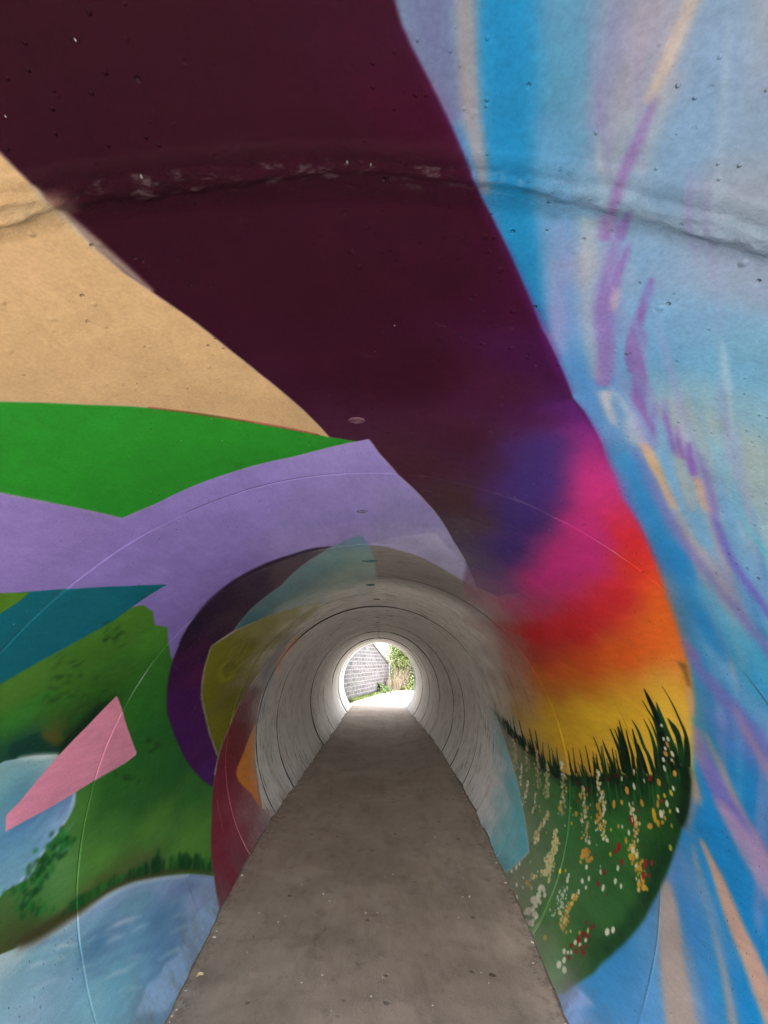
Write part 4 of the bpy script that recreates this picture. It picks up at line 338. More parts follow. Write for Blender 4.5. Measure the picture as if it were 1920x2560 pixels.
[1,[-184,2484,-274,2476,-349,2479,-449,2471,-552,2468,-651,2471,-767,2488,-864,2510,-948,2544,-1041,2581,-1134,2623,-1240,2676,-1295,2706,-1343,2739,-1443,2801,-1597,2893,-1698,2954,-1786,3016,-1670,3038,-1638,3046,-1514,2993,-1354,2916,-1192,2823,-1068,2767,-946,2712,-842,2761,-678,2715,-497,2680,-371,2595],4.1,[[-202,2483,98,87,91,1],[-280,2497,81,71,79,1],[-372,2544,80,68,74,1],[-453,2591,79,64,70,1],[-540,2535,55,41,57,1],[-611,2566,58,43,58,1],[-682,2515,41,26,45,1],[-767,2552,39,24,45,1],[-850,2519,34,22,41,1],[-783,2640,60,42,54,1],[-896,2687,55,31,55,1],[-978,2579,41,24,47,1],[-972,2689,59,25,59,1],[-1063,2633,62,23,69,1],[-1020,2645,65,25,63,1],[-1091,2752,79,25,74,1],[-1251,2730,70,23,83,1],[-1331,2838,76,26,87,1],[-1438,2841,76,26,93,1],[-1540,2950,82,31,95,1],[-1708,2988,85,36,108,1]],1,"painted_panel"],
[2,[-1031,2589,59.8,-993,2624,62.8,-934,2702,34.8],13.8,243,0.35],[2,[-948,2544,8.4,-765,2486,14.6,-649,2467,17.5,-550,2464,20.2,-447,2467,24.8,-348,2474,24.0,-273,2472,20.8,-193,2485,11.7],6.1,244,0.85],
[1,[-64,2405,-49,2444,-30,2525,-14,2661,-11,2864,-36,3079,-220,3143,-432,3067,-596,2948,-715,2855,-845,2764,-678,2715,-497,2680,-371,2595,-183,2480],5.2,[[-65,2427,97,127,147,0.9],[-110,2479,102,134,148,0.9],[-103,2585,120,151,147,0.85],[-207,2600,108,141,139,0.9],[-327,2653,101,134,136,0.92],[-486,2755,94,128,132,0.92],[-618,2761,85,120,126,0.95],[-774,2782,68,107,116,1],[-66,2781,139,161,152,0.75],[-202,2856,139,164,155,0.7],[-429,2920,133,160,155,0.6],[-244,3041,170,182,170,0.35],[-68,2979,157,174,162,0.4],[-576,2917,121,152,149,0.65]],1,"painted_panel"],
[1,[-946,2712,-900,2744,-842,2776,-715,2855,-593,2944,-478,3024,-372,3084,-545,3148,-779,3186,-934,3197,-1107,3181,-1237,3145,-1392,3110,-1518,3083,-1641,3047,-1514,2993,-1354,2916,-1192,2823,-1068,2767],5.4,[[-993,2769,118,116,27,1],[-1225,2874,118,116,26,1],[-1445,3003,121,119,29,1],[-1586,3041,120,116,31,1],[-1104,2940,115,113,33,1],[-1264,3065,114,109,41,1],[-954,2955,118,111,37,1],[-784,2935,137,131,66,0.95],[-616,2979,152,143,78,0.85],[-495,3056,171,164,114,0.6],[-390,3088,195,189,160,0.1],[-725,3125,162,152,92,0.6],[-865,3095,133,126,69,0.85],[-1033,3152,135,121,81,0.6],[-1181,3103,126,112,59,0.9],[-933,3196,176,164,129,0.2]],1,"painted_panel"],
[2,[-1174,3076,6.6,-1111,3094,14.3,-1043,3164,7.8],8.7,245,0.4],[2,[-1040,2906,6.1,-1003,2925,11.1,-876,2884,5.7],7.5,246,0.4],[2,[-1173,3094,6.8,-1118,3146,16.0,-1042,3121,6.4],8.8,247,0.4],
[2,[-1094,2959,6.1,-1036,2967,10.8,-983,3022,7.0],7.9,248,0.4],[2,[-1098,3058,6.5,-1033,3055,16.0,-964,3107,7.7],8.7,249,0.4],[2,[-1007,3037,7.0,-946,3054,20.0,-854,3089,7.9],8.9,250,0.4],
[2,[-1021,2976,6.5,-954,2994,21.2,-910,3008,7.1],8.2,251,0.4],[2,[-1115,3028,6.3,-1047,3025,15.0,-991,3060,7.2],8.3,250,0.4],[2,[-1160,2949,6.0,-1117,2979,18.7,-1069,3022,6.7],7.6,252,0.4],
[2,[-1134,3036,6.5,-1110,3069,11.9,-1010,3038,6.1],8.3,253,0.4],[2,[-1139,3031,6.5,-1096,3067,23.7,-1008,3106,7.4],8.5,250,0.4],[2,[-1060,2920,6.0,-1031,2961,23.1,-900,2942,6.2],7.7,254,0.4],
[2,[-1159,2997,5.9,-1101,2995,13.5,-1007,3047,7.1],8.0,255,0.4],[2,[-978,2865,5.6,-917,2853,11.9,-839,2871,6.4],7.4,256,0.4],[2,[-1006,2868,5.4,-943,2851,14.4,-872,2880,6.4],7.3,257,0.4],
[2,[-1038,2867,5.6,-978,2862,20.5,-912,2867,6.1],7.2,257,0.4],[2,[-1144,2949,6.0,-1110,2968,16.5,-1041,2965,6.1],7.5,251,0.4],[2,[-1057,2924,6.1,-1026,2967,12.9,-938,2927,5.4],7.7,258,0.4],
[2,[-1170,2983,6.1,-1153,3014,11.8,-1057,3019,6.4],7.8,248,0.4],[2,[-1068,2881,5.7,-1028,2886,18.1,-974,2892,6.0],7.2,246,0.4],[2,[-1198,3142,6.9,-1177,3187,15.1,-1060,3175,7.2],9.1,259,0.4],
[2,[-1106,3096,7.0,-1071,3112,22.4,-923,3106,7.3],9.0,260,0.4],[2,[-1178,2961,5.9,-1152,2998,12.6,-1083,3045,6.8],7.7,252,0.4],[2,[-1078,2978,6.4,-1019,3013,13.0,-930,3016,6.8],8.2,252,0.4],
[2,[-1118,2947,6.0,-1094,2977,23.0,-1018,2992,6.5],7.7,261,0.4],[2,[-1163,3059,6.6,-1114,3107,20.5,-1015,3051,5.3],8.4,262,0.4],[2,[-1046,2874,25.9,-1100,2876,22.3,-1160,2944,27.6,-1123,2995,16.8],8.7,263,0.7],
[2,[-1074,2893,15.3,-1054,2937,12.7,-1093,2976,7.1],8.9,264,0.6],[2,[-715,3111,5.7,-640,3115,17.7,-501,3148,6.5],10.5,265,0.4],[2,[-628,3148,6.0,-539,3128,14.8,-429,3092,6.0],10.7,265,0.4],
[2,[-917,3172,5.6,-853,3202,26.2,-734,3285,6.7],10.8,266,0.4],[2,[-861,3210,5.9,-788,3233,22.5,-666,3197,5.9],11.0,267,0.4],[2,[-1019,3037,4.6,-962,3064,18.9,-893,3148,5.5],9.0,268,0.4],
[2,[-982,3076,4.9,-928,3107,20.4,-821,3119,5.4],9.4,269,0.4],[2,[-1009,3013,4.6,-960,3044,18.2,-866,3092,5.3],8.8,268,0.4],[2,[-605,3089,5.7,-524,3073,15.4,-404,3043,5.9],10.2,270,0.4],
[2,[-977,3043,4.8,-927,3075,22.2,-852,3101,5.3],9.1,268,0.4],[2,[-855,3203,5.9,-788,3232,15.9,-668,3219,6.2],11.0,271,0.4],[2,[-656,3131,5.9,-574,3123,15.1,-461,3073,5.6],10.5,272,0.4],
[2,[-1016,3049,4.7,-958,3076,21.8,-889,3188,5.6],9.2,268,0.4],[2,[-626,3157,6.1,-541,3145,25.9,-388,3130,6.5],11.0,265,0.4],[2,[-873,3132,5.4,-804,3152,21.1,-698,3174,6.1],10.3,267,0.4],
[2,[-890,3140,5.5,-826,3167,17.0,-682,3212,6.4],10.5,267,0.4],[2,[-949,3175,5.5,-887,3208,23.6,-788,3295,6.6],10.7,271,0.4],[2,[-957,3067,4.9,-892,3088,16.1,-800,3117,5.5],9.4,268,0.4],
[2,[-842,3114,5.4,-765,3123,24.6,-660,3103,5.5],10.0,272,0.4],[2,[-850,3082,5.2,-780,3095,16.1,-673,3151,6.1],9.9,272,0.4],[2,[-655,3111,5.8,-579,3111,15.2,-476,3100,6.1],10.5,268,0.4],
[2,[-641,3190,6.2,-552,3177,20.4,-427,3165,6.6],11.3,273,0.4],[2,[-953,3139,5.3,-894,3170,22.6,-776,3229,6.3],10.2,267,0.4],
[1,[-1639,3047,-1518,3083,-1392,3110,-1250,3135,-1107,3181,-1095,3269,-1284,3284,-1423,3283,-1543,3290,-1809,3279,-1963,3273,-2116,3249,-2135,3240,-2244,3313,-2273,3263,-2288,3221,-2296,3024,-2308,2910,-2308,2891,-2265,2902,-2165,2930,-2069,2951,-1930,2991,-1751,3025],4.7,[[-1648,3084,126,48,57,1],[-1531,3112,120,50,55,1],[-1409,3159,116,60,62,0.97],[-1293,3184,117,77,79,0.9],[-1182,3221,129,106,113,0.5],[-1113,3259,142,130,136,0.15],[-1400,3269,125,85,85,0.7],[-1649,3225,132,63,68,1],[-1799,3082,135,48,66,1],[-1996,3182,149,77,86,0.95],[-1888,3278,143,71,78,0.9],[-1831,3059,139,52,70,1],[-1922,3126,150,71,85,1],[-2070,3185,157,98,107,0.95],[-2204,3270,169,138,145,0.7],[-2014,3023,140,52,72,1],[-2147,3090,144,68,87,1],[-2237,3177,152,103,112,0.9],[-2172,2976,132,49,69,1],[-2255,3036,136,54,75,1],[-2276,2923,128,46,68,1]],1,"painted_panel"],
[2,[-1860,3029,3.4,-1946,3030,6.7,-2039,3027,3.3],3.3,274,0.7],[2,[-1869,3066,4.6,-2042,3071,11.4,-2161,3054,4.5],6.6,275,0.5],
[0,[-1538,3288,-1655,3287,-1792,3278,-1943,3268,-2106,3240,-1981,3270,-2135,3240,-1994,3211,-1870,3161,-1811,3148,-1741,3174,-1798,3149,-1700,3211,-1604,3254],4.6,276,0.95,"painted_panel"],
[1,[-1116,3291,-1013,3300,-899,3303,-736,3416,-893,3542,-1138,3516,-1341,3494,-1502,3467,-1311,3390],9.7,[[-1140,3335,235,192,174,0.8],[-965,3356,235,198,177,0.7],[-784,3408,235,222,204,0.25],[-1330,3458,235,216,201,0.6],[-1035,3507,235,228,213,0.1]],1],
[2,[-1117,3302,10.9,-925,3278,29.2,-776,3286,19.2],9.0,277,0.8],
[1,[-1599,3303,-1396,3302,-1253,3309,-1126,3297,-1314,3401,-1502,3467,-1704,3480,-1699,3357],11.9,[[-1471,3319,168,180,198,0.6],[-1299,3346,168,192,216,0.7],[-1488,3444,180,210,228,0.6],[-1650,3393,180,192,204,0.3]],1],
[1,[-1107,3181,-852,3168,-647,3127,-571,3159,-837,3246,-1117,3302,-1324,3299],17.3,[[-1091,3228,132,127,137,0.8],[-867,3205,147,141,147,0.7],[-656,3166,175,169,165,0.3],[-1289,3304,144,134,144,0.6]],1],
[1,[337,1464,366,1497,408,1553,451,1622,540,1746,607,1804,692,1886,806,1987,941,2082,1023,2125,1166,2224,1327,2306,1417,2346,1487,2504,1580,2686,1662,2956,1712,3189,1514,3373,1054,3346,632,3032,441,2676,346,2360,275,2047,268,1725,293,1532],7.5,[[346,1492,68,24,90,1],[375,1519,95,34,112,1],[410,1572,131,39,118,1],[325,1529,53,22,65,0.9],[295,1572,52,19,45,0.6],[265,1634,51,17,37,0.25],[347,1665,55,35,92,1],[376,1640,70,37,99,1],[415,1699,111,42,109,1],[311,1742,54,30,73,0.85],[269,1822,52,23,45,0.3],[375,1847,55,38,95,1],[407,1815,58,38,94,1],[404,2035,54,37,92,1],[355,2048,56,35,68,0.75],[327,2140,59,43,52,0.3],[434,2268,58,43,86,0.95],[478,2454,73,56,97,0.8],[397,2400,80,70,85,0.25],[459,2006,63,39,97,1],[447,1889,87,40,103,1],[436,1677,164,46,114,1],[478,1732,175,46,112,1],[475,1822,146,43,107,1],[516,1963,154,42,104,1],[523,1786,183,45,96,1],[561,1820,188,42,71,1],[532,2134,120,44,103,1],[558,2277,118,49,106,1],[587,2126,172,46,105,1],[587,1955,173,44,104,1],[621,1886,189,38,47,1],[573,2476,112,63,107,0.95],[545,2589,124,88,116,0.6],[636,2409,166,52,100,1],[671,2260,174,47,105,1],[675,2076,175,43,98,1],[690,1937,190,48,40,1],[721,1945,197,72,35,1],[629,2730,160,96,112,0.6],[670,2630,165,62,102,0.95],[744,2497,169,49,92,1],[772,2296,179,41,77,1],[774,2127,187,44,44,1],[729,2152,179,42,75,1],[800,2013,203,97,37,1],[724,2904,160,104,108,0.5],[785,2812,157,64,67,0.9],[847,2643,168,39,44,1],[876,2434,180,40,42,1],[863,2229,189,62,39,1],[881,2087,202,106,40,1],[928,3071,160,120,108,0.5],[969,2948,161,83,69,0.85],[973,2728,170,55,40,1],[977,2525,183,63,37,1],[962,2323,194,83,35,1],[966,2153,204,111,42,1],[1156,3182,164,126,103,0.5],[1167,3040,170,109,63,0.85],[1131,2808,183,103,41,1],[1105,2595,193,108,35,1],[1085,2400,203,124,40,1],[1071,2237,205,146,64,1],[1023,2147,197,129,67,1],[1005,3218,177,159,147,0.2],[795,3130,185,168,159,0.08],[617,2850,163,141,141,0.2],[1341,3217,165,132,82,0.5],[1359,3084,177,135,55,0.9],[1280,2827,201,146,36,1],[1228,2620,209,157,37,1],[1192,2447,209,154,44,1],[1159,2266,208,168,90,1],[1490,3179,146,126,76,0.6],[1473,3019,181,141,50,0.95],[1389,2816,205,157,41,1],[1328,2584,214,174,64,1],[1277,2360,211,179,99,1],[1564,2950,178,145,66,1],[1247,3263,178,154,131,0.2]],1,"painted_rainbow"],
[0,[304,1712,331,1610,369,1612,410,1705,443,1894,489,2137,528,2355,474,2382,380,2130,323,1892],35.6,278,0.92],
[0,[384,1554,440,1635,511,1744,553,1869,631,1948,693,2112,677,2322,638,2511,576,2309,546,2070,496,1889,431,1708],29.7,279,0.88],
[0,[568,1816,687,1899,765,1973,837,2221,905,2462,906,2730,792,2783,780,2456,749,2153,663,1963],35.2,280,0.82],[0,[700,1919,806,1987,954,2092,1012,2257,1038,2505,1105,2792,1059,2880,962,2446,859,2140],39.2,281,0.8],
[0,[1017,2144,1152,2221,1303,2309,1337,2462,1383,2642,1487,2939,1425,3101,1199,2671,1089,2349],44.7,282,0.75],[0,[995,2145,1002,2120,1069,2160,1075,2174,1032,2154],5.8,283,0.85],
[2,[1070,2171,7.3,1117,2195,13.1,1164,2220,5.8],5.7,284,0.8],
[1,[1400,3371,1414,3305,1445,3239,1469,3184,1510,3148,1521,3096,1548,3049,1545,3001,1580,2971,1579,2917,1578,2857,1574,2818,1550,2774,1529,2728,1488,2678,1462,2613,1438,2552,1422,2505,1398,2451,1365,2420,1345,2387,1328,2344,1322,2324,1317,2309,1345,2321,1362,2323,1423,2348,1475,2371,1510,2390,1572,2423,1484,2380,1551,2410,1612,2438,1693,2469,1747,2491,1808,2514,1874,2535,1960,2568,2035,2598,2111,2624,2155,2634,2237,2664,2290,2678,2320,2690,2327,2696,2328,2742,2310,2780,2304,2836,2305,2862,2295,2936,2281,3036,2270,3033,2184,3008,2061,2976,1914,3065,1762,3149,1657,3204,1456,3280],3.9,[[1406,3346,132,141,134,0.5],[1476,3244,113,116,104,0.85],[1554,3209,131,122,108,0.9],[1509,3147,97,102,83,0.95],[1652,3157,137,137,107,0.95],[1549,3061,84,91,61,1],[1700,3103,110,131,92,1],[1816,3104,129,140,106,1],[1595,2971,60,76,44,1],[1709,3035,95,125,79,1],[1581,2896,39,57,33,1],[1684,2926,68,115,62,1],[1580,2823,28,47,30,1],[1554,2752,23,42,27,1],[1628,2804,47,99,47,1],[1833,2994,99,132,90,1],[1962,3021,122,140,108,1],[1757,2898,75,123,72,1],[1711,2806,56,112,58,1],[1917,2923,90,124,84,1],[1844,2795,60,114,62,1],[2065,2928,111,133,99,1],[1963,2815,73,117,69,1],[2180,2986,132,139,116,1],[1487,2638,21,39,25,1],[1436,2516,18,37,24,1],[1391,2436,18,40,24,1],[1349,2373,26,62,34,1],[1331,2327,15,35,23,1],[1384,2343,13,31,21,1],[1448,2370,16,36,24,1],[1501,2399,16,38,24,1],[1419,2390,48,92,38,1],[1378,2400,28,64,34,1],[1497,2566,24,53,31,1],[1572,2653,35,80,40,1],[1490,2513,26,57,32,1],[1465,2458,34,79,36,1],[1565,2579,47,101,45,1],[1533,2490,55,106,45,1],[1488,2427,46,91,38,1],[1657,2624,56,113,50,1],[1601,2517,53,106,47,1],[1549,2441,28,60,30,1],[1702,2591,56,110,47,1],[1565,2465,34,81,36,1],[1626,2474,26,65,32,1],[1645,2462,20,48,30,1],[1740,2559,58,111,51,1],[1703,2508,34,75,39,1],[1723,2496,22,51,32,1],[1851,2585,58,110,54,1],[1806,2532,30,65,39,1],[1932,2606,60,110,54,1],[1894,2557,33,68,41,1],[1969,2582,35,70,43,1],[2049,2610,41,77,45,1],[1988,2646,67,115,61,1],[2234,2977,139,143,121,1],[2242,2919,124,141,110,1],[2268,2847,100,130,87,1],[2193,2828,71,121,63,1],[2292,2817,121,151,112,1],[2161,2729,76,125,66,1],[2280,2775,101,141,90,1],[2260,2729,102,142,98,1],[2306,2710,138,153,131,1],[2162,2678,59,103,52,1],[2208,2669,46,82,48,1],[2122,2647,42,82,46,1],[2265,2682,131,148,127,1],[2286,2680,126,143,122,1]],1,"painted_meadow"],
[2,[1091,2332,2.9,1136,2339,16.2,1187,2346,22.5,1251,2364,29.6,1331,2388,37.2],1.5,285,1],[2,[1133,2316,1.8,1171,2327,13.4,1224,2337,19.6,1268,2341,21.8,1324,2348,25.4],1.4,286,1],
[2,[1077,2258,1.4,1128,2261,4.0,1178,2268,6.0,1224,2274,9.6,1275,2293,13.1,1322,2315,14.0],1.3,287,1],[2,[1183,2308,2.8,1214,2303,22.3,1251,2308,17.7,1327,2333,23.2],1.3,286,1],
[2,[1198,2298,3.5,1224,2300,12.7,1260,2310,14.7],1.3,288,1],[2,[1234,2283,1.5,1271,2297,11.1,1323,2318,16.0],1.3,288,1],[2,[1135,2366,2.5,1168,2366,5.9,1199,2363,9.6,1237,2366,18.5],1.5,289,1],
[2,[1204,2403,2.0,1248,2402,8.6,1299,2410,15.2,1363,2423,25.9],1.5,290,1],[2,[1198,2381,1.9,1234,2382,7.4,1285,2390,11.3,1353,2409,20.8],1.4,290,1],
[2,[1219,2455,3.2,1254,2450,10.1,1306,2453,12.8,1336,2448,14.4,1391,2449,18.4],1.5,290,1],[2,[1252,2471,2.9,1301,2480,11.5,1349,2487,18.1,1417,2507,19.1],1.5,289,1],
[2,[1263,2500,2.4,1307,2510,6.9,1359,2515,10.4,1426,2531,13.7],1.6,149,1],[2,[1232,2513,2.5,1291,2525,8.0,1349,2535,19.2,1436,2555,27.9],1.6,291,1],
[2,[1261,2531,5.2,1316,2539,19.9,1372,2553,23.5,1443,2571,27.7],1.6,292,1],[2,[1275,2551,2.7,1316,2551,8.5,1359,2554,15.4],1.7,289,1],[2,[1279,2570,2.8,1325,2570,6.5,1364,2569,10.3,1422,2576,11.9],1.7,292,1],
[2,[1340,2627,2.8,1385,2626,7.8,1429,2620,10.8,1462,2621,13.5],1.7,293,1],[2,[1369,2643,2.1,1425,2654,6.3,1484,2661,10.4],1.7,294,1],[2,[1363,2597,2.0,1413,2605,6.0,1462,2613,10.9],1.7,292,1],
[2,[1362,2583,2.0,1407,2590,5.0,1454,2596,9.9],1.6,292,1],[2,[1306,2473,3.9,1345,2475,11.4,1406,2480,18.5],1.5,149,1],[2,[1350,2454,2.9,1373,2449,11.5,1395,2444,20.8],1.4,289,1],
[2,[1315,2421,2.2,1347,2426,8.7,1388,2435,15.3],1.4,149,1],[2,[1340,2665,3.0,1388,2660,6.9,1440,2659,9.9,1478,2660,12.8],1.8,289,0.9],[2,[1350,2627,3.4,1403,2620,11.1,1446,2613,16.3],1.7,292,0.9],
[2,[1281,2572,2.8,1320,2568,8.9,1359,2560,12.0],1.7,289,0.9],[2,[1365,2638,2.2,1420,2645,6.3,1474,2651,10.4],1.7,289,0.9],[2,[1395,2720,2.4,1452,2723,6.9,1509,2726,10.0],1.8,289,0.9],
[2,[1426,2756,2.4,1480,2758,7.0,1533,2759,11.5],1.9,295,0.9],[2,[1357,2594,2.1,1402,2601,5.1,1446,2606,10.1],1.7,289,0.9],[2,[1407,2689,2.2,1456,2696,7.5,1509,2703,13.7],1.8,292,0.9],
[2,[1409,2675,2.1,1459,2684,10.6,1503,2690,15.7],1.8,292,0.9],[2,[1457,2820,2.5,1511,2821,6.2,1558,2821,12.1],2.0,296,0.9],[2,[1431,2790,2.4,1495,2797,6.0,1549,2797,11.9],1.9,296,0.9],
[2,[1476,2956,2.7,1531,2964,5.4,1578,2967,9.5],2.3,297,0.9],[2,[1428,2992,3.9,1482,2992,8.9,1547,2996,14.3],2.4,298,0.9],[2,[1433,3031,4.1,1476,3028,7.9,1535,3023,13.9],2.5,298,0.9],
[2,[1412,3096,4.4,1478,3093,8.5,1539,3085,14.9],2.7,149,0.9],[2,[1397,3136,4.4,1450,3141,8.8,1506,3140,15.7],2.8,299,0.9],[2,[1469,2877,2.6,1519,2883,6.5,1573,2881,11.6],2.1,296,0.9],
[2,[1484,2909,2.7,1527,2908,6.7,1575,2909,11.7],2.1,300,0.9],[2,[1472,2925,2.8,1526,2926,6.8,1580,2928,11.9],2.2,300,0.9],[2,[1545,2963,3.0,1589,2956,11.3,1624,2952,13.7],2.2,301,1.0],
[2,[1453,3188,3.9,1495,3187,13.7,1530,3185,23.2],2.9,302,0.8217371154995441],[2,[1495,2766,2.6,1527,2755,9.1,1553,2749,15.4],1.8,293,1.0],[2,[1581,2871,2.8,1600,2863,9.8,1617,2858,11.4],2.0,298,1.0],
[2,[1521,3085,3.6,1560,3071,8.5,1593,3062,14.3],2.5,149,0.9684664191010668],[2,[1472,2693,2.4,1493,2691,5.1,1510,2690,13.5],1.7,289,1.0],[2,[1394,2535,2.0,1428,2538,4.2,1457,2541,9.1],1.5,292,1.0],
[2,[1510,3042,3.4,1546,3032,10.6,1574,3026,21.6],2.4,298,1.0],[2,[1273,2336,1.7,1324,2352,3.5,1365,2364,8.7],1.3,286,1.0],[2,[1351,2488,2.0,1399,2486,5.2,1439,2486,9.5],1.5,290,1.0],
[2,[1471,3233,4.0,1491,3233,11.9,1508,3234,17.3],3.1,303,0.7692455259169293],[2,[1539,2790,2.5,1558,2787,7.6,1573,2785,12.5],1.9,293,1.0],[2,[1526,2726,2.3,1545,2726,6.3,1561,2727,12.2],1.7,294,1.0],
[2,[1387,2505,2.0,1417,2503,7.8,1441,2502,10.3],1.5,290,1.0],[2,[1484,2724,2.4,1524,2723,4.9,1557,2722,14.4],1.8,296,1.0],[2,[1458,2635,2.3,1473,2631,8.6,1485,2629,9.7],1.6,293,1.0],
[2,[1395,2596,2.2,1432,2591,7.3,1462,2589,10.7],1.6,292,1.0],[2,[1501,3136,3.8,1539,3125,7.5,1570,3118,24.0],2.7,303,0.900217014483988],[2,[1515,2736,2.5,1539,2730,7.8,1558,2726,12.4],1.8,289,1.0],
[2,[1531,3090,3.4,1561,3086,7.6,1585,3083,15.7],2.6,297,0.9425971659792225],[2,[1462,3207,4.1,1510,3195,11.0,1548,3187,18.0],2.9,303,0.8221637320704147],[2,[1442,2663,2.3,1472,2659,7.9,1497,2657,9.8],1.7,289,1.0],
[2,[1289,2396,1.8,1337,2404,6.5,1376,2410,7.2],1.4,291,1.0],[2,[1352,2492,2.0,1402,2493,5.1,1443,2495,11.8],1.5,290,1.0],[2,[1449,2590,2.0,1467,2593,4.9,1482,2595,9.9],1.6,294,1.0],
[2,[1427,2656,2.3,1477,2658,8.2,1517,2659,13.9],1.7,294,1.0],[2,[1286,2367,1.8,1325,2376,4.5,1357,2382,11.7],1.4,149,1.0],[2,[1308,2412,1.9,1346,2412,6.6,1377,2414,8.7],1.4,149,1.0],
[2,[1279,2351,1.8,1322,2355,4.4,1357,2358,10.3],1.3,285,1.0],[2,[1551,2819,2.6,1572,2813,8.7,1590,2809,10.6],1.9,304,1.0],[2,[1401,2475,2.0,1420,2473,6.8,1436,2472,11.5],1.4,149,1.0],
[2,[1368,2521,2.1,1416,2515,6.0,1455,2512,10.7],1.5,289,1.0],[2,[1425,2552,2.0,1443,2554,7.4,1458,2556,13.0],1.5,292,1.0],[2,[1534,3026,3.3,1550,3021,7.8,1563,3018,17.3],2.4,305,1.0],
[2,[1566,2943,3.0,1591,2936,11.0,1612,2931,16.4],2.1,300,1.0],[2,[1343,2425,1.9,1369,2424,5.9,1391,2425,8.0],1.4,149,1.0],[2,[1493,2780,2.6,1536,2771,6.1,1570,2766,12.4],1.8,295,1.0],
[2,[1289,2392,1.9,1336,2397,5.7,1375,2402,9.6],1.4,291,1.0],[2,[1356,3268,4.3,1413,3272,10.9,1460,3275,23.1],3.3,306,0.75],[2,[1481,3173,3.7,1520,3174,10.0,1552,3173,24.6],2.9,149,0.8366553481783278],
[2,[1537,3107,3.5,1555,3103,9.2,1569,3101,23.9],2.6,303,0.9191820691078455],[2,[1554,2768,2.5,1568,2764,8.0,1579,2761,12.6],1.8,304,1.0],[2,[1541,3090,3.5,1572,3079,12.9,1598,3072,17.1],2.5,297,0.9567840038390691],
[2,[1509,3059,3.5,1539,3048,12.9,1563,3041,22.8],2.5,305,0.9921100034217247],[2,[1331,2393,1.8,1352,2395,6.5,1369,2397,9.3],1.4,290,1.0],[2,[1455,2660,2.3,1477,2657,4.8,1495,2656,14.1],1.7,294,1.0],
[2,[1292,2404,1.9,1337,2411,4.5,1373,2417,11.6],1.4,289,1.0],[2,[1479,2665,2.3,1500,2663,7.7,1518,2662,13.8],1.7,289,1.0],[2,[1543,2976,3.0,1591,2974,11.3,1629,2972,15.2],2.2,297,1.0],
[2,[1359,2447,1.9,1395,2452,4.8,1424,2455,8.2],1.4,289,1.0],[2,[1262,2326,1.7,1307,2339,4.0,1344,2349,7.3],1.3,285,1.0],[2,[1565,2896,2.8,1588,2890,8.0,1608,2885,12.1],2.0,300,1.0],
[2,[1493,3157,3.9,1521,3148,13.4,1545,3142,21.4],2.8,149,0.8703078044844709],[2,[1321,2382,1.8,1344,2385,4.1,1363,2388,7.9],1.4,149,1.0],[2,[1574,2892,2.7,1591,2890,9.2,1606,2890,13.2],2.0,293,1.0],
[2,[1408,2625,2.2,1453,2624,4.6,1489,2624,13.6],1.7,293,1.0],[2,[1534,2900,2.8,1579,2893,7.9,1615,2888,13.2],2.1,296,1.0],[2,[1301,2378,1.9,1329,2379,6.5,1353,2381,10.3],1.4,289,1.0],
[2,[1571,2913,2.8,1603,2907,6.6,1629,2903,11.8],2.1,296,1.0],[2,[1453,2648,2.2,1484,2649,6.6,1510,2650,8.7],1.7,294,1.0],[2,[1442,2628,2.2,1469,2628,6.9,1491,2629,13.5],1.6,294,1.0],
[2,[1467,3300,4.5,1485,3295,14.5,1500,3292,17.7],3.3,306,0.75],[2,[1530,2967,3.0,1577,2960,6.4,1614,2955,13.4],2.2,298,1.0],[2,[1513,3116,3.5,1531,3114,12.1,1546,3113,21.3],2.7,307,0.9032450513036097],
[2,[1270,2358,1.7,1322,2375,6.4,1365,2387,8.8],1.4,289,1.0],[2,[1413,3260,4.3,1457,3257,13.7,1493,3255,25.2],3.2,303,0.75],[2,[1491,2665,2.2,1508,2666,4.8,1523,2667,8.6],1.7,289,1.0],
[2,[1491,3164,3.9,1512,3159,12.7,1530,3157,25.7],2.8,299,0.8524934318331404],[2,[1526,3157,3.7,1552,3152,10.6,1574,3149,19.6],2.7,307,0.865055325444186],[2,[1312,2344,1.7,1336,2350,3.8,1355,2355,8.2],1.3,287,1.0],
[2,[1521,2823,2.7,1563,2810,8.1,1597,2802,16.8],1.9,296,1.0],[2,[1540,2804,2.5,1575,2800,6.9,1603,2797,16.6],1.9,296,1.0],[2,[1338,2402,1.7,1360,2407,4.8,1378,2411,10.4],1.4,149,1.0],
[2,[1519,2773,2.6,1553,2761,9.2,1581,2753,12.4],1.8,304,1.0],[2,[1478,2701,2.4,1505,2694,9.3,1527,2689,15.8],1.7,289,1.0],[2,[1570,2940,3.0,1590,2931,10.6,1608,2925,18.4],2.1,296,1.0],
[2,[1306,2353,1.8,1333,2355,4.4,1355,2358,10.1],1.3,288,1.0],[2,[1435,2699,2.5,1481,2690,9.5,1517,2684,12.6],1.7,292,1.0],[2,[1516,3133,3.8,1548,3121,11.6,1574,3113,18.8],2.7,307,0.9064662459120676],
[2,[1497,3194,3.9,1517,3192,8.5,1533,3191,24.9],2.9,149,0.815672160052101],[2,[1373,2437,1.8,1391,2439,5.0,1407,2441,7.4],1.4,290,1.0],[2,[1548,3041,3.3,1572,3037,12.3,1592,3035,21.6],2.4,305,1.0],
[2,[1386,2521,2.0,1425,2525,6.4,1457,2529,9.4],1.5,291,1.0],[2,[1264,2365,1.9,1310,2369,4.7,1348,2374,10.3],1.4,289,1.0],[2,[1545,2900,2.8,1589,2895,8.2,1624,2891,14.2],2.1,296,1.0],
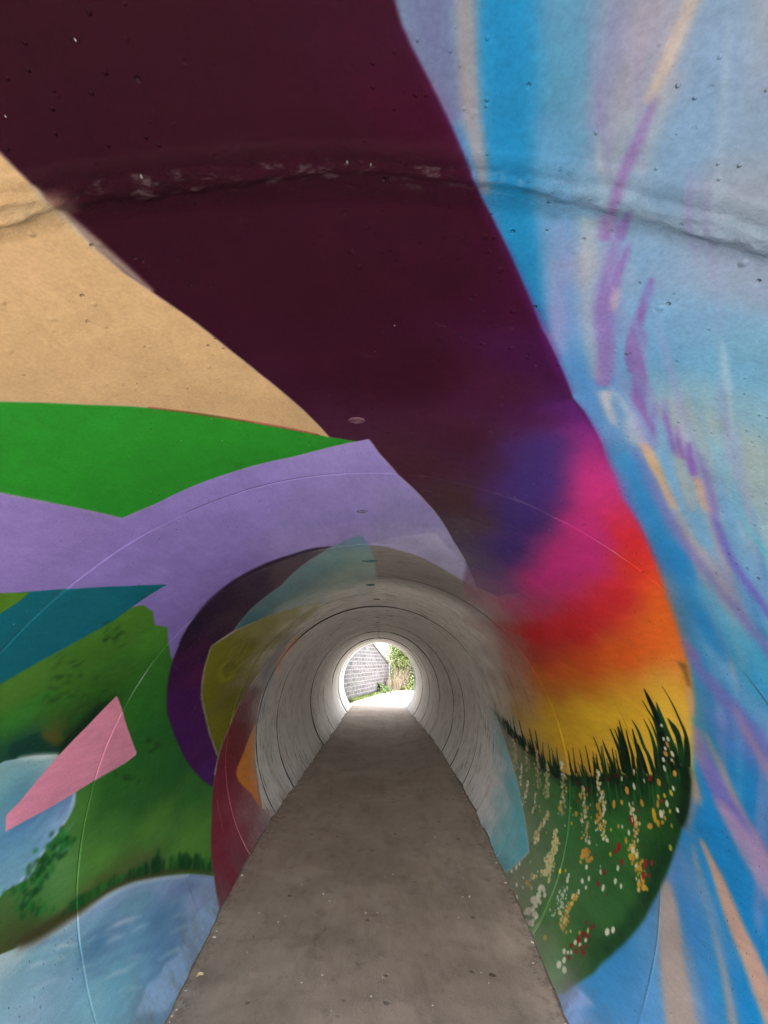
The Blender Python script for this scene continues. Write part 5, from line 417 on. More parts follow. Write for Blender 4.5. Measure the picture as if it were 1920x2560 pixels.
[2,[1444,3189,3.8,1496,3191,11.0,1537,3192,19.9],2.9,307,0.8151171453865416],[2,[1366,2543,2.0,1417,2551,4.5,1458,2556,12.5],1.6,292,1.0],[2,[1455,2623,2.1,1480,2625,8.0,1501,2627,9.6],1.6,289,1.0],
[2,[1576,3010,3.2,1595,3001,10.2,1611,2996,21.5],2.3,297,1.0],[2,[1413,2635,2.2,1459,2636,4.8,1496,2636,14.5],1.7,294,1.0],[2,[1443,2596,2.1,1466,2596,7.6,1485,2596,14.2],1.6,294,1.0],
[2,[1511,3107,3.6,1545,3102,8.1,1573,3098,15.0],2.6,149,0.9232309845907067],[2,[1532,2782,2.4,1567,2781,7.1,1595,2781,16.3],1.8,295,1.0],[2,[1540,3115,3.7,1564,3104,14.2,1584,3097,15.5],2.6,299,0.9256256700288106],
[2,[1287,2355,1.7,1324,2364,3.5,1354,2371,7.7],1.4,287,1.0],[2,[1307,2375,1.8,1335,2377,7.0,1359,2379,10.7],1.4,291,1.0],[2,[1303,2383,1.9,1338,2384,6.1,1366,2386,9.1],1.4,289,1.0],
[2,[1598,2959,3.1,1617,2950,6.4,1633,2943,11.8],2.1,296,1.0],[2,[1555,3056,3.4,1572,3049,11.2,1587,3045,19.9],2.4,297,0.9897222868635076],[2,[1274,2329,1.6,1319,2345,3.3,1355,2357,8.4],1.3,286,1.0],
[2,[1589,2934,2.9,1604,2931,10.8,1616,2929,16.2],2.1,298,1.0],[2,[1417,3299,4.6,1439,3294,10.0,1458,3291,30.2],3.4,306,0.75],[2,[1434,2684,2.4,1481,2679,6.4,1519,2675,15.8],1.7,292,1.0],
[2,[1428,3217,4.0,1483,3219,13.6,1527,3219,18.4],3.0,303,0.786319555723663],[2,[1586,2820,2.5,1602,2820,5.1,1615,2819,12.8],1.9,293,1.0],[2,[1513,3106,3.5,1548,3101,13.1,1576,3098,16.2],2.6,303,0.9241522775205049],
[2,[1515,3103,3.6,1532,3097,8.0,1547,3093,17.3],2.6,307,0.926277840378176],[2,[1458,2689,2.2,1494,2693,4.7,1523,2696,11.5],1.7,289,1.0],[2,[1267,2376,1.8,1317,2388,6.2,1358,2397,11.2],1.4,291,1.0],
[2,[1575,2827,2.7,1588,2821,10.5,1600,2817,10.7],1.9,298,1.0],[2,[1332,2393,1.7,1356,2400,3.7,1375,2405,8.4],1.4,149,1.0],[2,[1517,2903,2.8,1560,2902,9.7,1594,2902,14.3],2.1,298,1.0],
[2,[1476,3085,3.4,1527,3084,10.1,1568,3084,22.3],2.6,297,0.9402339827155644],[2,[1518,2772,2.6,1555,2762,9.0,1585,2756,15.4],1.8,295,1.0],[2,[1527,2752,2.5,1544,2748,8.4,1558,2745,13.3],1.8,304,1.0],
[2,[1527,3023,3.3,1550,3019,7.9,1570,3016,17.0],2.4,298,1.0],[2,[1418,2608,2.2,1447,2607,5.5,1471,2608,10.8],1.6,289,1.0],[2,[1578,2986,3.1,1600,2981,10.2,1617,2978,15.7],2.2,298,1.0],
[2,[1446,3190,3.9,1470,3189,12.5,1489,3189,19.6],3.0,149,0.812098190260923],[2,[1495,3005,3.3,1541,2996,9.1,1578,2990,12.9],2.3,305,1.0],[2,[1478,3148,3.8,1508,3142,7.7,1533,3137,16.7],2.8,307,0.8739110482020841],
[2,[1423,2517,2.0,1440,2515,5.0,1455,2515,9.2],1.5,290,1.0],[2,[1574,2908,2.9,1598,2900,7.2,1619,2894,19.1],2.1,293,1.0],[2,[1495,3081,3.5,1529,3077,8.4,1557,3073,22.5],2.6,299,0.9513616615834586],
[2,[1403,2566,2.1,1431,2564,4.2,1455,2564,8.5],1.6,294,1.0],[2,[1439,3207,4.2,1475,3198,14.2,1504,3192,22.5],3.0,149,0.8111811613451501],[2,[1268,2356,1.8,1319,2365,4.2,1360,2372,9.5],1.4,291,1.0],
[2,[1401,2555,2.1,1429,2555,8.2,1452,2556,11.8],1.6,289,1.0],[2,[1492,2748,2.4,1531,2748,7.2,1562,2748,11.2],1.8,293,1.0],[2,[1407,2523,2.1,1430,2520,6.2,1449,2519,10.2],1.5,290,1.0],
[2,[1599,2955,2.9,1615,2952,7.6,1628,2950,17.1],2.1,305,1.0],[2,[1365,2447,1.8,1398,2454,4.8,1426,2460,10.4],1.4,289,1.0],[2,[1270,2338,1.7,1315,2351,4.6,1351,2360,6.7],1.3,287,1.0],
[2,[1557,2912,2.9,1585,2905,10.7,1608,2900,18.3],2.1,300,1.0],[2,[1380,2489,1.9,1409,2494,6.6,1433,2499,11.4],1.5,291,1.0],[2,[1425,3164,3.7,1477,3168,8.3,1519,3169,18.2],2.9,149,0.8374523314077791],
[2,[1355,2443,1.8,1386,2448,7.2,1412,2452,8.1],1.4,289,1.0],[2,[1523,2893,2.8,1562,2891,5.7,1593,2888,12.1],2.1,296,1.0],[2,[1517,2826,2.6,1558,2821,5.7,1591,2818,16.8],1.9,293,1.0],
[2,[1501,2770,2.6,1544,2755,7.0,1579,2745,11.0],1.8,296,1.0],[2,[1398,2541,2.0,1426,2546,4.0,1449,2550,11.8],1.5,289,1.0],[2,[1420,3287,4.4,1461,3286,10.3,1493,3285,27.6],3.3,303,0.75],
[2,[1523,3020,3.2,1558,3016,6.5,1587,3013,15.3],2.4,297,1.0],[2,[1508,2743,2.4,1531,2742,6.7,1549,2741,11.9],1.8,304,1.0],[2,[1540,3170,3.9,1561,3162,9.4,1579,3156,21.4],2.8,149,0.8578798574397218],
[2,[1430,2631,2.2,1466,2632,6.3,1494,2634,13.0],1.7,293,1.0],[2,[1283,2338,1.7,1314,2346,5.4,1340,2354,10.4],1.3,285,1.0],[2,[1451,2701,2.3,1496,2705,5.7,1532,2707,13.9],1.8,293,1.0],
[2,[1328,2395,1.9,1354,2395,6.2,1376,2396,7.6],1.4,149,1.0],[2,[1500,3075,3.5,1530,3071,13.0,1554,3068,16.8],2.5,299,0.9574879844066857],[2,[1281,2346,1.7,1316,2353,4.7,1344,2358,11.1],1.3,288,1.0],
[2,[1501,3043,3.4,1544,3033,10.2,1579,3027,15.4],2.4,297,1.0],[2,[1424,2646,2.2,1470,2647,8.7,1506,2648,12.7],1.7,289,1.0],[2,[1580,2923,2.9,1605,2918,11.0,1626,2914,14.0],2.1,293,1.0],
[2,[1463,3319,4.5,1486,3316,12.2,1505,3313,21.0],3.4,303,0.75],[2,[1361,2503,2.0,1407,2508,6.7,1445,2512,7.8],1.5,289,1.0],[2,[1330,2416,1.7,1362,2425,5.3,1388,2432,11.0],1.4,289,1.0],
[2,[1448,3222,4.2,1469,3217,12.4,1487,3214,24.8],3.1,303,0.7865966778076967],[2,[1452,2618,2.2,1477,2616,7.4,1497,2616,13.1],1.6,292,1.0],[2,[1477,3140,3.8,1516,3134,11.9,1548,3129,22.7],2.7,303,0.8854205016664544],
[2,[1438,2599,2.1,1466,2602,7.6,1489,2604,11.0],1.6,289,1.0],[2,[1404,2488,2.0,1423,2488,4.0,1438,2489,12.9],1.5,289,1.0],[2,[1593,2990,3.1,1611,2982,9.4,1626,2977,12.2],2.2,298,1.0],
[2,[1542,2820,2.6,1578,2813,9.5,1607,2808,11.5],1.9,295,1.0],[2,[1444,2665,2.4,1471,2659,4.7,1492,2656,14.0],1.7,292,1.0],[2,[1511,3112,3.7,1534,3103,13.8,1553,3098,23.4],2.6,149,0.9220333036403169],
[2,[1454,2655,2.1,1491,2659,4.5,1520,2662,10.2],1.7,294,1.0],[2,[1485,3199,4.0,1519,3192,14.6,1547,3187,17.0],2.9,149,0.8218717574145821],[2,[1554,2893,2.9,1591,2877,6.8,1621,2867,13.0],2.0,298,1.0],
[2,[1514,3132,3.5,1532,3131,10.1,1547,3131,22.1],2.7,149,0.8831445727652139],[2,[1511,2604,2.0,1533,2605,6.0,1556,2606,3.9],2.1,308,0.6],[2,[1459,2647,2.2,1498,2650,6.3,1536,2654,4.1],2.2,309,0.6],
[2,[1638,2802,2.4,1675,2797,7.0,1712,2793,4.6],2.3,310,0.6],[2,[1475,2619,2.1,1520,2622,6.1,1565,2625,4.0],2.1,311,0.6],[2,[1419,2521,1.9,1456,2526,5.6,1493,2531,3.7],2.0,312,0.6],
[2,[1562,2734,2.3,1589,2733,6.7,1617,2732,4.4],2.3,313,0.6],[2,[1541,2674,2.2,1570,2674,6.3,1599,2674,4.2],2.2,314,0.6],[2,[1464,2468,1.8,1491,2471,5.2,1518,2475,3.4],1.8,315,0.6],
[2,[1480,2582,2.0,1520,2585,5.9,1558,2588,3.8],2.0,311,0.6],[2,[1394,2493,1.9,1433,2500,5.5,1473,2507,3.6],1.9,312,0.6],[2,[1429,2470,1.8,1470,2476,5.3,1511,2481,3.5],1.9,316,0.6],
[2,[1421,2446,1.8,1452,2451,5.2,1483,2456,3.4],1.8,312,0.6],[2,[1514,2792,2.5,1571,2791,7.2,1626,2790,4.7],2.5,313,0.6],[2,[1636,2766,2.3,1670,2762,6.7,1704,2758,4.4],2.3,317,0.6],
[2,[1625,2837,2.5,1677,2830,7.3,1727,2824,4.7],2.4,310,0.6],[2,[1499,2621,2.1,1534,2622,6.1,1569,2624,4.0],2.1,309,0.6],[2,[1310,2407,1.7,1355,2419,5.2,1401,2431,3.4],1.9,315,0.6],
[2,[1542,2645,2.1,1582,2645,6.1,1622,2645,4.0],2.1,318,0.6],[2,[1422,2575,2.0,1468,2580,5.9,1513,2586,3.9],2.1,308,0.6],[2,[1447,2541,1.9,1494,2546,5.7,1540,2551,3.7],2.0,319,0.6],
[2,[1441,2529,1.9,1475,2533,5.6,1509,2537,3.7],2.0,312,0.6],[2,[1327,2354,1.6,1354,2362,4.9,1381,2369,3.2],1.8,320,0.6],[2,[1528,2589,2.0,1552,2590,5.8,1575,2591,3.8],2.0,318,0.6],
[2,[1552,2769,2.4,1585,2768,7.0,1618,2767,4.6],2.4,321,0.6],[2,[1546,2731,2.3,1569,2730,6.7,1593,2731,4.4],2.3,314,0.6],[2,[1509,2753,2.4,1563,2754,6.9,1616,2754,4.5],2.4,314,0.6],
[2,[1598,2819,2.5,1623,2817,7.3,1649,2815,4.8],2.5,322,0.6],[2,[1428,2483,1.8,1462,2487,5.4,1495,2492,3.5],1.9,312,0.6],[2,[1344,2354,1.6,1364,2359,4.8,1384,2365,3.2],1.7,323,0.6],
[2,[1571,2663,2.1,1603,2662,6.2,1636,2661,4.0],2.1,308,0.6],[2,[1501,2651,2.1,1548,2653,6.2,1594,2654,4.1],2.1,309,0.6],[2,[1460,2522,1.9,1495,2526,5.5,1529,2530,3.6],1.9,324,0.6],
[2,[1576,2736,2.3,1627,2733,6.6,1677,2730,4.3],2.2,314,0.6],[2,[1527,2757,2.4,1559,2757,7.0,1591,2758,4.6],2.4,317,0.6],[2,[1374,2366,1.6,1395,2371,4.8,1417,2377,3.2],1.7,320,0.6],
[2,[1389,2407,1.7,1409,2411,5.0,1428,2416,3.3],1.8,320,0.6],[2,[1458,2545,1.9,1502,2549,5.7,1546,2554,3.7],2.0,309,0.6],[2,[1451,2461,1.8,1481,2465,5.2,1512,2469,3.4],1.8,315,0.6],
[2,[1615,2804,2.4,1639,2801,7.1,1663,2800,4.7],2.4,313,0.6],[2,[1623,2878,2.6,1660,2874,7.7,1696,2870,5.0],2.6,310,0.6],[2,[1457,2681,2.2,1502,2684,6.6,1548,2687,4.3],2.3,308,0.6],
[2,[1563,2865,2.6,1618,2861,7.7,1672,2857,5.0],2.6,310,0.6],[2,[1671,2822,2.4,1697,2818,7.1,1723,2815,4.7],2.4,322,0.6],[2,[1665,2878,2.6,1702,2872,7.5,1739,2866,4.9],2.5,310,0.6],
[2,[1466,2551,1.9,1507,2555,5.7,1549,2559,3.7],2.0,318,0.6],[2,[1602,2821,2.5,1643,2818,7.2,1683,2814,4.7],2.4,325,0.6],[2,[1519,2667,2.2,1549,2668,6.3,1578,2669,4.2],2.2,317,0.6],
[2,[1529,2705,2.2,1578,2704,6.5,1627,2704,4.3],2.2,314,0.6],[2,[1469,2596,2.0,1515,2600,6.0,1560,2603,3.9],2.1,318,0.6],[2,[1401,2518,1.9,1448,2526,5.6,1495,2533,3.7],2.0,319,0.6],
[2,[1547,2645,2.1,1577,2645,6.1,1607,2645,4.0],2.1,311,0.6],[2,[1442,2546,1.9,1468,2549,5.7,1493,2553,3.8],2.0,320,0.6],[2,[1338,2392,1.7,1372,2401,5.0,1407,2409,3.3],1.8,326,0.6],
[2,[1622,2846,2.5,1669,2840,7.4,1715,2834,4.8],2.5,322,0.6],[2,[1349,2392,1.7,1388,2402,5.0,1427,2411,3.3],1.8,312,0.6],[2,[1332,2378,1.7,1359,2385,5.0,1386,2392,3.3],1.8,312,0.6],
[2,[1375,2442,1.8,1416,2450,5.2,1457,2459,3.4],1.9,312,0.6],[2,[1582,2878,2.6,1616,2875,7.8,1651,2873,5.1],2.6,327,0.6],[2,[1405,2449,1.8,1441,2456,5.2,1476,2462,3.4],1.8,312,0.6],
[2,[1654,2813,2.4,1691,2808,7.1,1727,2803,4.6],2.3,313,0.6],[2,[1322,2317,20.7,1378,2341,25.2,1448,2370,25.7,1516,2403,30.9],7.1,328,0.6],
[2,[1555,2423,8.3,1634,2461,16.7,1712,2496,22.3,1791,2527,24.9,1874,2557,23.6,1970,2592,22.3,2067,2626,19.6],12.1,329,0.5],
[1,[1356,3355,1411,3315,1455,3277,1657,3204,1762,3149,1913,3063,2061,2976,2184,3008,2273,3033,2280,3114,2262,3221,2184,3251,2042,3274,1902,3288,1708,3336,1536,3364],4.4,[[1401,3342,156,180,187,0.5],[1505,3302,144,186,192,0.8],[1672,3228,137,189,195,0.9],[1806,3295,179,206,213,0.5],[1855,3134,120,187,197,1],[1984,3221,177,210,214,0.6],[1975,3057,109,187,199,1],[2107,3222,194,212,219,0.4],[2210,3204,164,205,214,0.6],[2081,3106,124,191,200,0.95],[2057,2985,103,184,197,1],[2215,3106,122,198,207,1],[2250,3034,104,188,202,1],[1943,3304,210,210,216,0.1]],1,"painted_panel"],
[2,[1988,3186,6.4,2050,3193,24.8,2100,3186,6.0],12.6,330,0.35],[2,[2100,3137,6.9,2129,3131,19.3,2202,3128,5.0],11.4,331,0.35],[2,[1971,3177,6.3,2012,3183,18.0,2073,3174,6.0],12.6,332,0.35],
[2,[1927,3197,6.7,1987,3204,15.7,2027,3192,6.5],13.1,332,0.35],[2,[2025,3222,7.8,2081,3211,18.5,2138,3220,4.9],12.9,333,0.35],[2,[2068,3091,6.6,2114,3081,18.4,2163,3074,5.1],10.9,334,0.35],
[2,[2151,3190,7.4,2182,3179,21.0,2247,3172,5.3],11.8,335,0.35],[2,[1979,3221,6.8,2031,3225,24.5,2085,3211,6.4],13.1,336,0.35],[2,[1912,3194,7.8,1972,3186,16.8,2017,3200,4.5],13.1,332,0.35],
[2,[2126,3130,6.8,2169,3120,15.4,2211,3121,4.7],11.1,337,0.35],[2,[2039,3107,5.7,2093,3112,21.8,2133,3096,5.8],11.3,338,0.35],[2,[1959,3201,7.5,2016,3196,23.5,2062,3205,4.9],13.0,336,0.35],
[2,[2117,3166,6.5,2177,3162,20.0,2194,3156,5.9],11.7,332,0.35],[2,[2031,3179,6.4,2089,3182,13.4,2148,3170,5.9],12.2,339,0.35],[2,[1936,3142,7.2,1971,3139,20.2,2044,3163,4.2],12.4,340,0.35],
[2,[2176,3196,6.7,2209,3192,24.6,2256,3181,5.7],11.8,335,0.35],[2,[2020,3173,7.1,2071,3168,12.0,2112,3174,4.8],12.3,335,0.35],[2,[2152,3147,5.6,2197,3150,23.2,2234,3123,5.9],11.2,341,0.35],
[2,[1962,3212,7.6,2023,3206,17.9,2057,3215,4.6],13.1,333,0.35],[2,[2029,3151,6.4,2085,3152,17.9,2149,3154,5.1],11.9,341,0.35],[2,[1913,3194,7.1,1968,3196,12.7,2025,3191,6.1],13.1,332,0.35],
[2,[2021,3229,7.4,2073,3225,18.3,2131,3224,5.7],13.0,333,0.35],[3,1213,2345,-2.8,-5.6,5.9,0.6,342,0.95],[3,1258,2361,-2.4,-5.1,6.7,1.1,342,0.95],[3,1254,2345,-3.1,-5.7,7.9,0.4,342,0.95],
[3,1290,2371,-2.9,-5.4,6.8,0.5,343,0.95],[3,1301,2353,-3.6,-5.9,9.2,-0.8,342,0.95],[3,1331,2395,-3.5,-6.0,8.0,0.1,344,0.95],[3,1323,2365,-2.6,-4.2,5.0,-0.2,343,0.95],[3,1360,2403,-3.0,-5.2,10.4,0.5,344,0.95],
[3,1273,2357,-2.6,-4.7,9.5,0.2,345,0.95],[3,1308,2378,-5.7,-7.8,7.6,-3.0,346,0.95],[3,1364,2372,-3.8,-7.5,10.8,1.9,346,0.95],[3,1416,2441,-4.2,-7.1,12.5,0.5,347,0.95],[3,1417,2529,-2.4,-4.2,8.5,0.8,348,0.95],
[3,1468,2589,-1.6,-3.5,10.5,2.5,349,0.95],[3,1435,2498,-1.9,-3.4,8.1,0.6,350,0.95],[3,1474,2544,-3.6,-5.5,12.3,-0.5,348,0.95],[3,1503,2577,-5.4,-8.3,15.0,-0.2,351,0.95],[3,1415,2395,-2.7,-4.3,8.1,-0.1,344,0.95],
[3,1434,2408,-4.4,-6.1,8.8,-1.7,352,0.95],[3,1453,2434,-3.3,-5.0,7.2,-0.4,352,0.95],[3,1468,2459,-2.7,-4.4,8.5,0.4,352,0.95],[3,1476,2433,-3.5,-6.0,11.8,1.2,353,0.95],[3,1474,2449,-5.4,-5.8,4.3,-3.1,354,0.95],
[3,1493,2467,-2.3,-4.8,14.8,3.5,355,0.95],[3,1480,2402,-3.8,-5.2,7.2,-1.2,344,0.95],[3,1519,2526,-4.5,-6.5,12.4,-1.1,356,0.95],[3,1559,2607,-3.9,-5.5,9.1,-0.7,357,0.95],[3,1584,2641,-3.9,-6.9,17.3,2.1,357,0.95],
[3,1551,2577,-2.2,-3.3,9.3,0.0,358,0.95],[3,1538,2562,-1.4,-2.6,7.4,1.3,359,0.95],[3,1553,2546,-2.4,-3.8,8.3,0.5,360,0.95],[3,1581,2548,-1.8,-3.1,9.2,1.3,361,0.95],[3,1537,2488,-5.1,-7.9,24.4,0.6,362,0.95],
[3,1556,2479,-4.2,-5.9,12.3,-0.6,362,0.95],[3,1520,2462,-5.2,-7.8,12.5,-0.1,363,0.95],[3,1509,2452,-1.7,-3.5,8.7,2.0,364,0.95],[3,1527,2452,-2.8,-4.1,7.5,-0.1,347,0.95],[3,1545,2463,-3.1,-5.8,7.6,1.5,355,0.95],
[3,1560,2472,-3.2,-3.3,3.3,-2.0,354,0.95],[3,1582,2511,-7.4,-10.2,9.3,-0.8,365,0.95],[3,1496,2429,-1.9,-4.0,7.6,1.8,352,0.95],[3,1539,2433,-2.7,-4.0,7.7,-0.1,366,0.95],[3,1655,2631,-2.9,-4.5,7.8,0.5,357,0.95],
[3,1647,2616,-2.0,-3.2,7.2,0.5,367,0.95],[3,1609,2449,-4.2,-5.5,8.9,-0.8,368,0.95],[3,1466,2608,-4.2,-9.4,10.7,2.6,369,0.95],[3,1495,2649,-3.5,-7.4,12.9,2.6,370,0.95],[3,1450,2564,-1.5,-3.5,6.1,1.6,371,0.95],
[3,1417,2470,-3.4,-8.3,11.2,3.5,372,0.95],[3,1593,2749,-4.1,-6.2,12.5,-0.2,373,0.95],[3,1591,2796,-5.6,-9.8,9.2,0.9,374,0.95],[3,1668,2802,-3.0,-4.6,8.7,0.2,375,0.95],[3,1603,2577,-5.7,-7.6,16.3,-2.0,376,0.95],
[3,1652,2592,-3.6,-5.0,9.9,-0.4,349,0.95],[3,1686,2604,-3.7,-4.9,12.2,-1.0,357,0.95],[3,1726,2632,-5.4,-6.7,11.1,-1.4,377,0.95],[3,1750,2643,-3.6,-4.8,8.9,-0.3,377,0.95],[3,1660,2540,-1.5,-2.3,4.5,0.3,360,0.95],
[3,1773,2661,-2.3,-3.0,5.8,-0.3,378,0.95],[3,1727,2807,-4.3,-5.9,12.8,-0.5,379,0.95],[3,1780,2824,-3.4,-4.3,8.1,-0.7,380,0.95],[3,1687,2660,-2.6,-3.9,6.8,0.2,378,0.95],[3,1487,2691,-2.7,-5.1,8.5,1.2,381,0.9],
[3,1488,2693,-1.2,-4.4,9.1,3.8,381,0.9],[3,1490,2685,-1.4,-4.4,8.7,3.2,381,0.9],[3,1492,2690,-1.8,-4.0,7.1,1.7,382,0.9],[3,1493,2685,-3.0,-5.8,9.6,1.4,382,0.9],[3,1493,2690,-1.4,-2.7,4.5,0.7,382,0.9],
[3,1506,2694,-2.9,-4.7,7.4,0.2,383,0.9],[3,1499,2686,-2.8,-5.2,8.6,1.1,382,0.9],[3,1513,2693,-0.8,-2.5,5.0,1.8,382,0.9],[3,1516,2693,-1.3,-3.9,7.8,2.7,381,0.9],[3,1516,2699,-1.8,-3.8,6.6,1.3,381,0.9],
[3,1534,2699,-2.1,-4.1,7.2,1.2,383,0.9],[3,1528,2700,-2.1,-4.8,9.0,2.3,383,0.9],[3,1536,2694,-2.8,-4.5,7.1,0.1,381,0.9],[3,1534,2688,-1.7,-5.2,10.4,3.7,382,0.9],[3,1540,2701,-2.7,-4.4,7.1,0.3,382,0.9],
[3,1549,2700,-1.1,-3.2,6.6,2.3,381,0.9],[3,1553,2701,-2.0,-5.2,10.3,3.1,383,0.9],[3,1555,2699,-1.4,-4.2,8.7,3.1,383,0.9],[3,1564,2700,-2.6,-4.0,6.3,-0.1,383,0.9],[3,1558,2696,-1.8,-4.6,8.9,2.5,382,0.9],
[3,1563,2683,-2.0,-5.1,10.0,2.9,381,0.9],[3,1568,2692,-1.5,-4.4,9.1,3.2,383,0.9],[3,1569,2687,-1.4,-4.1,8.4,2.9,381,0.9],[3,1576,2689,-1.3,-3.8,7.8,2.6,382,0.9],[3,1587,2708,-1.3,-3.6,7.5,2.4,383,0.9],
[3,1591,2693,-1.7,-4.6,9.5,3.0,382,0.9],[3,1584,2684,-1.9,-4.8,9.5,2.7,382,0.9],[3,1592,2696,-1.7,-2.6,4.2,0.0,382,0.9],[3,1604,2702,-1.8,-4.4,8.8,2.5,383,0.9],[3,1599,2686,-2.4,-3.8,6.4,0.2,382,0.9],
[3,1607,2698,-1.9,-4.7,9.5,2.7,381,0.9],[3,1598,2676,-2.2,-4.9,9.6,2.4,381,0.9],[3,1607,2686,-1.7,-4.6,9.6,3.0,381,0.9],[3,1617,2688,-1.5,-3.4,6.7,1.8,381,0.9],[3,1616,2688,-1.6,-3.1,5.8,1.0,381,0.9],
[3,1614,2687,-1.3,-2.7,5.1,1.1,382,0.9],[3,1618,2682,-2.9,-4.7,8.0,0.5,382,0.9],[3,1626,2687,-2.5,-3.7,6.0,-0.1,384,0.9],[3,1631,2688,-2.3,-3.3,5.4,-0.1,381,0.9],[3,1626,2680,-3.0,-4.3,6.9,-0.2,385,0.9],
[3,1632,2686,-1.3,-2.4,4.5,0.8,382,0.9],[3,1640,2687,-2.0,-3.9,7.6,1.5,382,0.9],[3,1645,2688,-1.7,-3.7,7.5,1.8,381,0.9],[3,1640,2685,-1.7,-2.6,4.4,0.2,382,0.9],[3,1654,2691,-3.2,-4.8,8.2,0.2,382,0.9],
[3,1656,2697,-1.1,-2.4,4.7,1.1,382,0.9],[3,1668,2699,-2.1,-3.0,5.0,-0.1,382,0.9],[3,1671,2700,-1.7,-2.8,5.0,0.4,382,0.9],[3,1675,2708,-3.2,-4.8,8.3,0.2,381,0.9],[3,1675,2689,-3.4,-4.9,8.4,0.0,381,0.9],
[3,1674,2689,-1.5,-3.0,5.9,1.2,382,0.9],[3,1694,2702,-1.8,-3.8,7.8,1.8,383,0.9],[3,1674,2681,-2.3,-4.7,9.5,2.1,384,0.9],[3,1701,2721,-3.3,-4.8,8.3,0.0,382,0.9],[3,1691,2684,-1.8,-2.8,4.9,0.3,382,0.9],
[3,1703,2703,-2.6,-4.3,8.1,0.9,382,0.9],[3,1699,2695,-2.1,-3.1,5.4,0.1,381,0.9],[3,1721,2713,-2.8,-4.0,7.0,-0.1,381,0.9],[3,1710,2705,-1.9,-3.0,5.7,0.5,382,0.9],[3,1730,2720,-2.0,-3.2,6.0,0.5,382,0.9],
[3,1706,2687,-2.5,-3.9,7.2,0.5,384,0.9],[3,1716,2701,-2.9,-3.5,5.5,-1.0,382,0.9],[3,1718,2690,-1.9,-3.5,7.0,1.1,382,0.9],[3,1712,2686,-1.5,-2.7,5.3,0.8,382,0.9],[3,1723,2689,-3.0,-3.6,5.7,-0.9,384,0.9],
[3,1724,2692,-1.2,-2.3,4.7,0.9,381,0.9],[3,1732,2697,-2.4,-2.9,4.7,-0.6,382,0.9],[3,1730,2693,-1.9,-2.3,3.6,-0.7,381,0.9],[3,1725,2680,-2.8,-3.8,6.7,-0.1,381,0.9],[3,1724,2681,-1.2,-2.5,5.1,1.0,385,0.9],
[3,1736,2686,-2.7,-4.2,7.8,0.5,381,0.9],[3,1737,2691,-1.6,-2.6,4.9,0.5,381,0.9],[3,1741,2690,-2.6,-3.9,7.1,0.3,382,0.9],[3,1741,2692,-1.2,-2.1,4.1,0.5,382,0.9],[3,1730,2673,-1.9,-2.9,5.3,0.4,381,0.9],
[3,1736,2678,-2.4,-3.6,6.7,0.4,385,0.9],[3,1734,2673,-4.0,-4.7,7.5,-1.2,385,0.9],[3,1623,2705,-2.3,-4.5,9.7,1.7,386,0.9],[3,1628,2714,-1.9,-4.1,9.4,2.1,386,0.9],[3,1636,2716,-1.7,-2.6,5.3,0.2,387,0.9],
[3,1635,2710,-2.5,-4.8,10.5,1.9,386,0.9],[3,1639,2703,-3.2,-5.0,9.7,0.2,386,0.9],[3,1645,2713,-1.2,-3.0,7.2,2.0,386,0.9],[3,1650,2702,-3.1,-5.5,11.7,1.6,386,0.9],[3,1658,2698,-3.1,-4.8,9.7,0.4,386,0.9],
[3,1671,2715,-3.5,-5.0,9.7,-0.1,387,0.9],[3,1682,2708,-2.8,-5.4,12.2,2.1,386,0.9],[3,1676,2706,-3.3,-4.6,8.8,-0.4,386,0.9],[3,1693,2716,-3.6,-5.0,9.6,-0.4,387,0.9],[3,1702,2709,-2.5,-3.3,6.1,-0.7,386,0.9],
[3,1686,2689,-3.3,-4.4,8.1,-0.8,386,0.9],[3,1706,2701,-2.6,-3.8,7.6,-0.0,386,0.9],[3,1703,2697,-3.5,-4.9,9.9,-0.1,386,0.9],[3,1707,2691,-1.9,-3.7,8.8,1.8,386,0.9],[3,1560,2574,-2.1,-3.6,6.0,0.6,388,0.9],
[3,1557,2570,-2.2,-4.4,8.1,1.8,351,0.9],[3,1560,2567,-2.1,-3.9,6.7,1.1,348,0.9],[3,1558,2562,-2.7,-4.5,7.4,0.6,348,0.9],[3,1564,2567,-1.5,-2.8,4.8,0.7,359,0.9],[3,1576,2576,-3.0,-5.9,10.8,2.1,388,0.9],
[3,1566,2568,-2.4,-4.0,6.6,0.6,359,0.9],[3,1579,2567,-2.3,-3.8,6.3,0.5,348,0.9],[3,1582,2575,-1.0,-2.5,5.1,1.7,358,0.9],[3,1585,2565,-1.2,-2.9,5.6,1.6,348,0.9],[3,1581,2559,-2.7,-4.6,8.0,1.0,359,0.9],
[3,1590,2563,-2.2,-4.7,8.9,2.2,359,0.9],[3,1588,2562,-3.1,-5.2,8.8,0.9,359,0.9],[3,1596,2574,-2.1,-3.5,6.0,0.6,388,0.9],[3,1604,2574,-1.7,-2.6,4.3,0.2,358,0.9],[3,1598,2563,-1.1,-3.0,6.2,2.1,359,0.9],
[3,1600,2558,-2.4,-4.8,9.0,1.9,359,0.9],[3,1596,2548,-2.8,-4.5,7.7,0.7,359,0.9],[3,1610,2562,-3.0,-5.6,10.2,1.8,359,0.9],[3,1613,2565,-3.7,-5.5,8.9,0.1,351,0.9],[3,1621,2556,-3.0,-4.7,7.9,0.5,365,0.9],
[3,1631,2572,-2.2,-3.9,7.1,1.0,388,0.9],[3,1635,2564,-1.8,-4.0,8.0,2.1,351,0.9],[3,1634,2565,-2.8,-4.1,6.8,0.0,348,0.9],[3,1636,2567,-2.2,-3.8,6.9,1.0,351,0.9],[3,1635,2560,-1.5,-2.8,5.2,0.9,359,0.9],
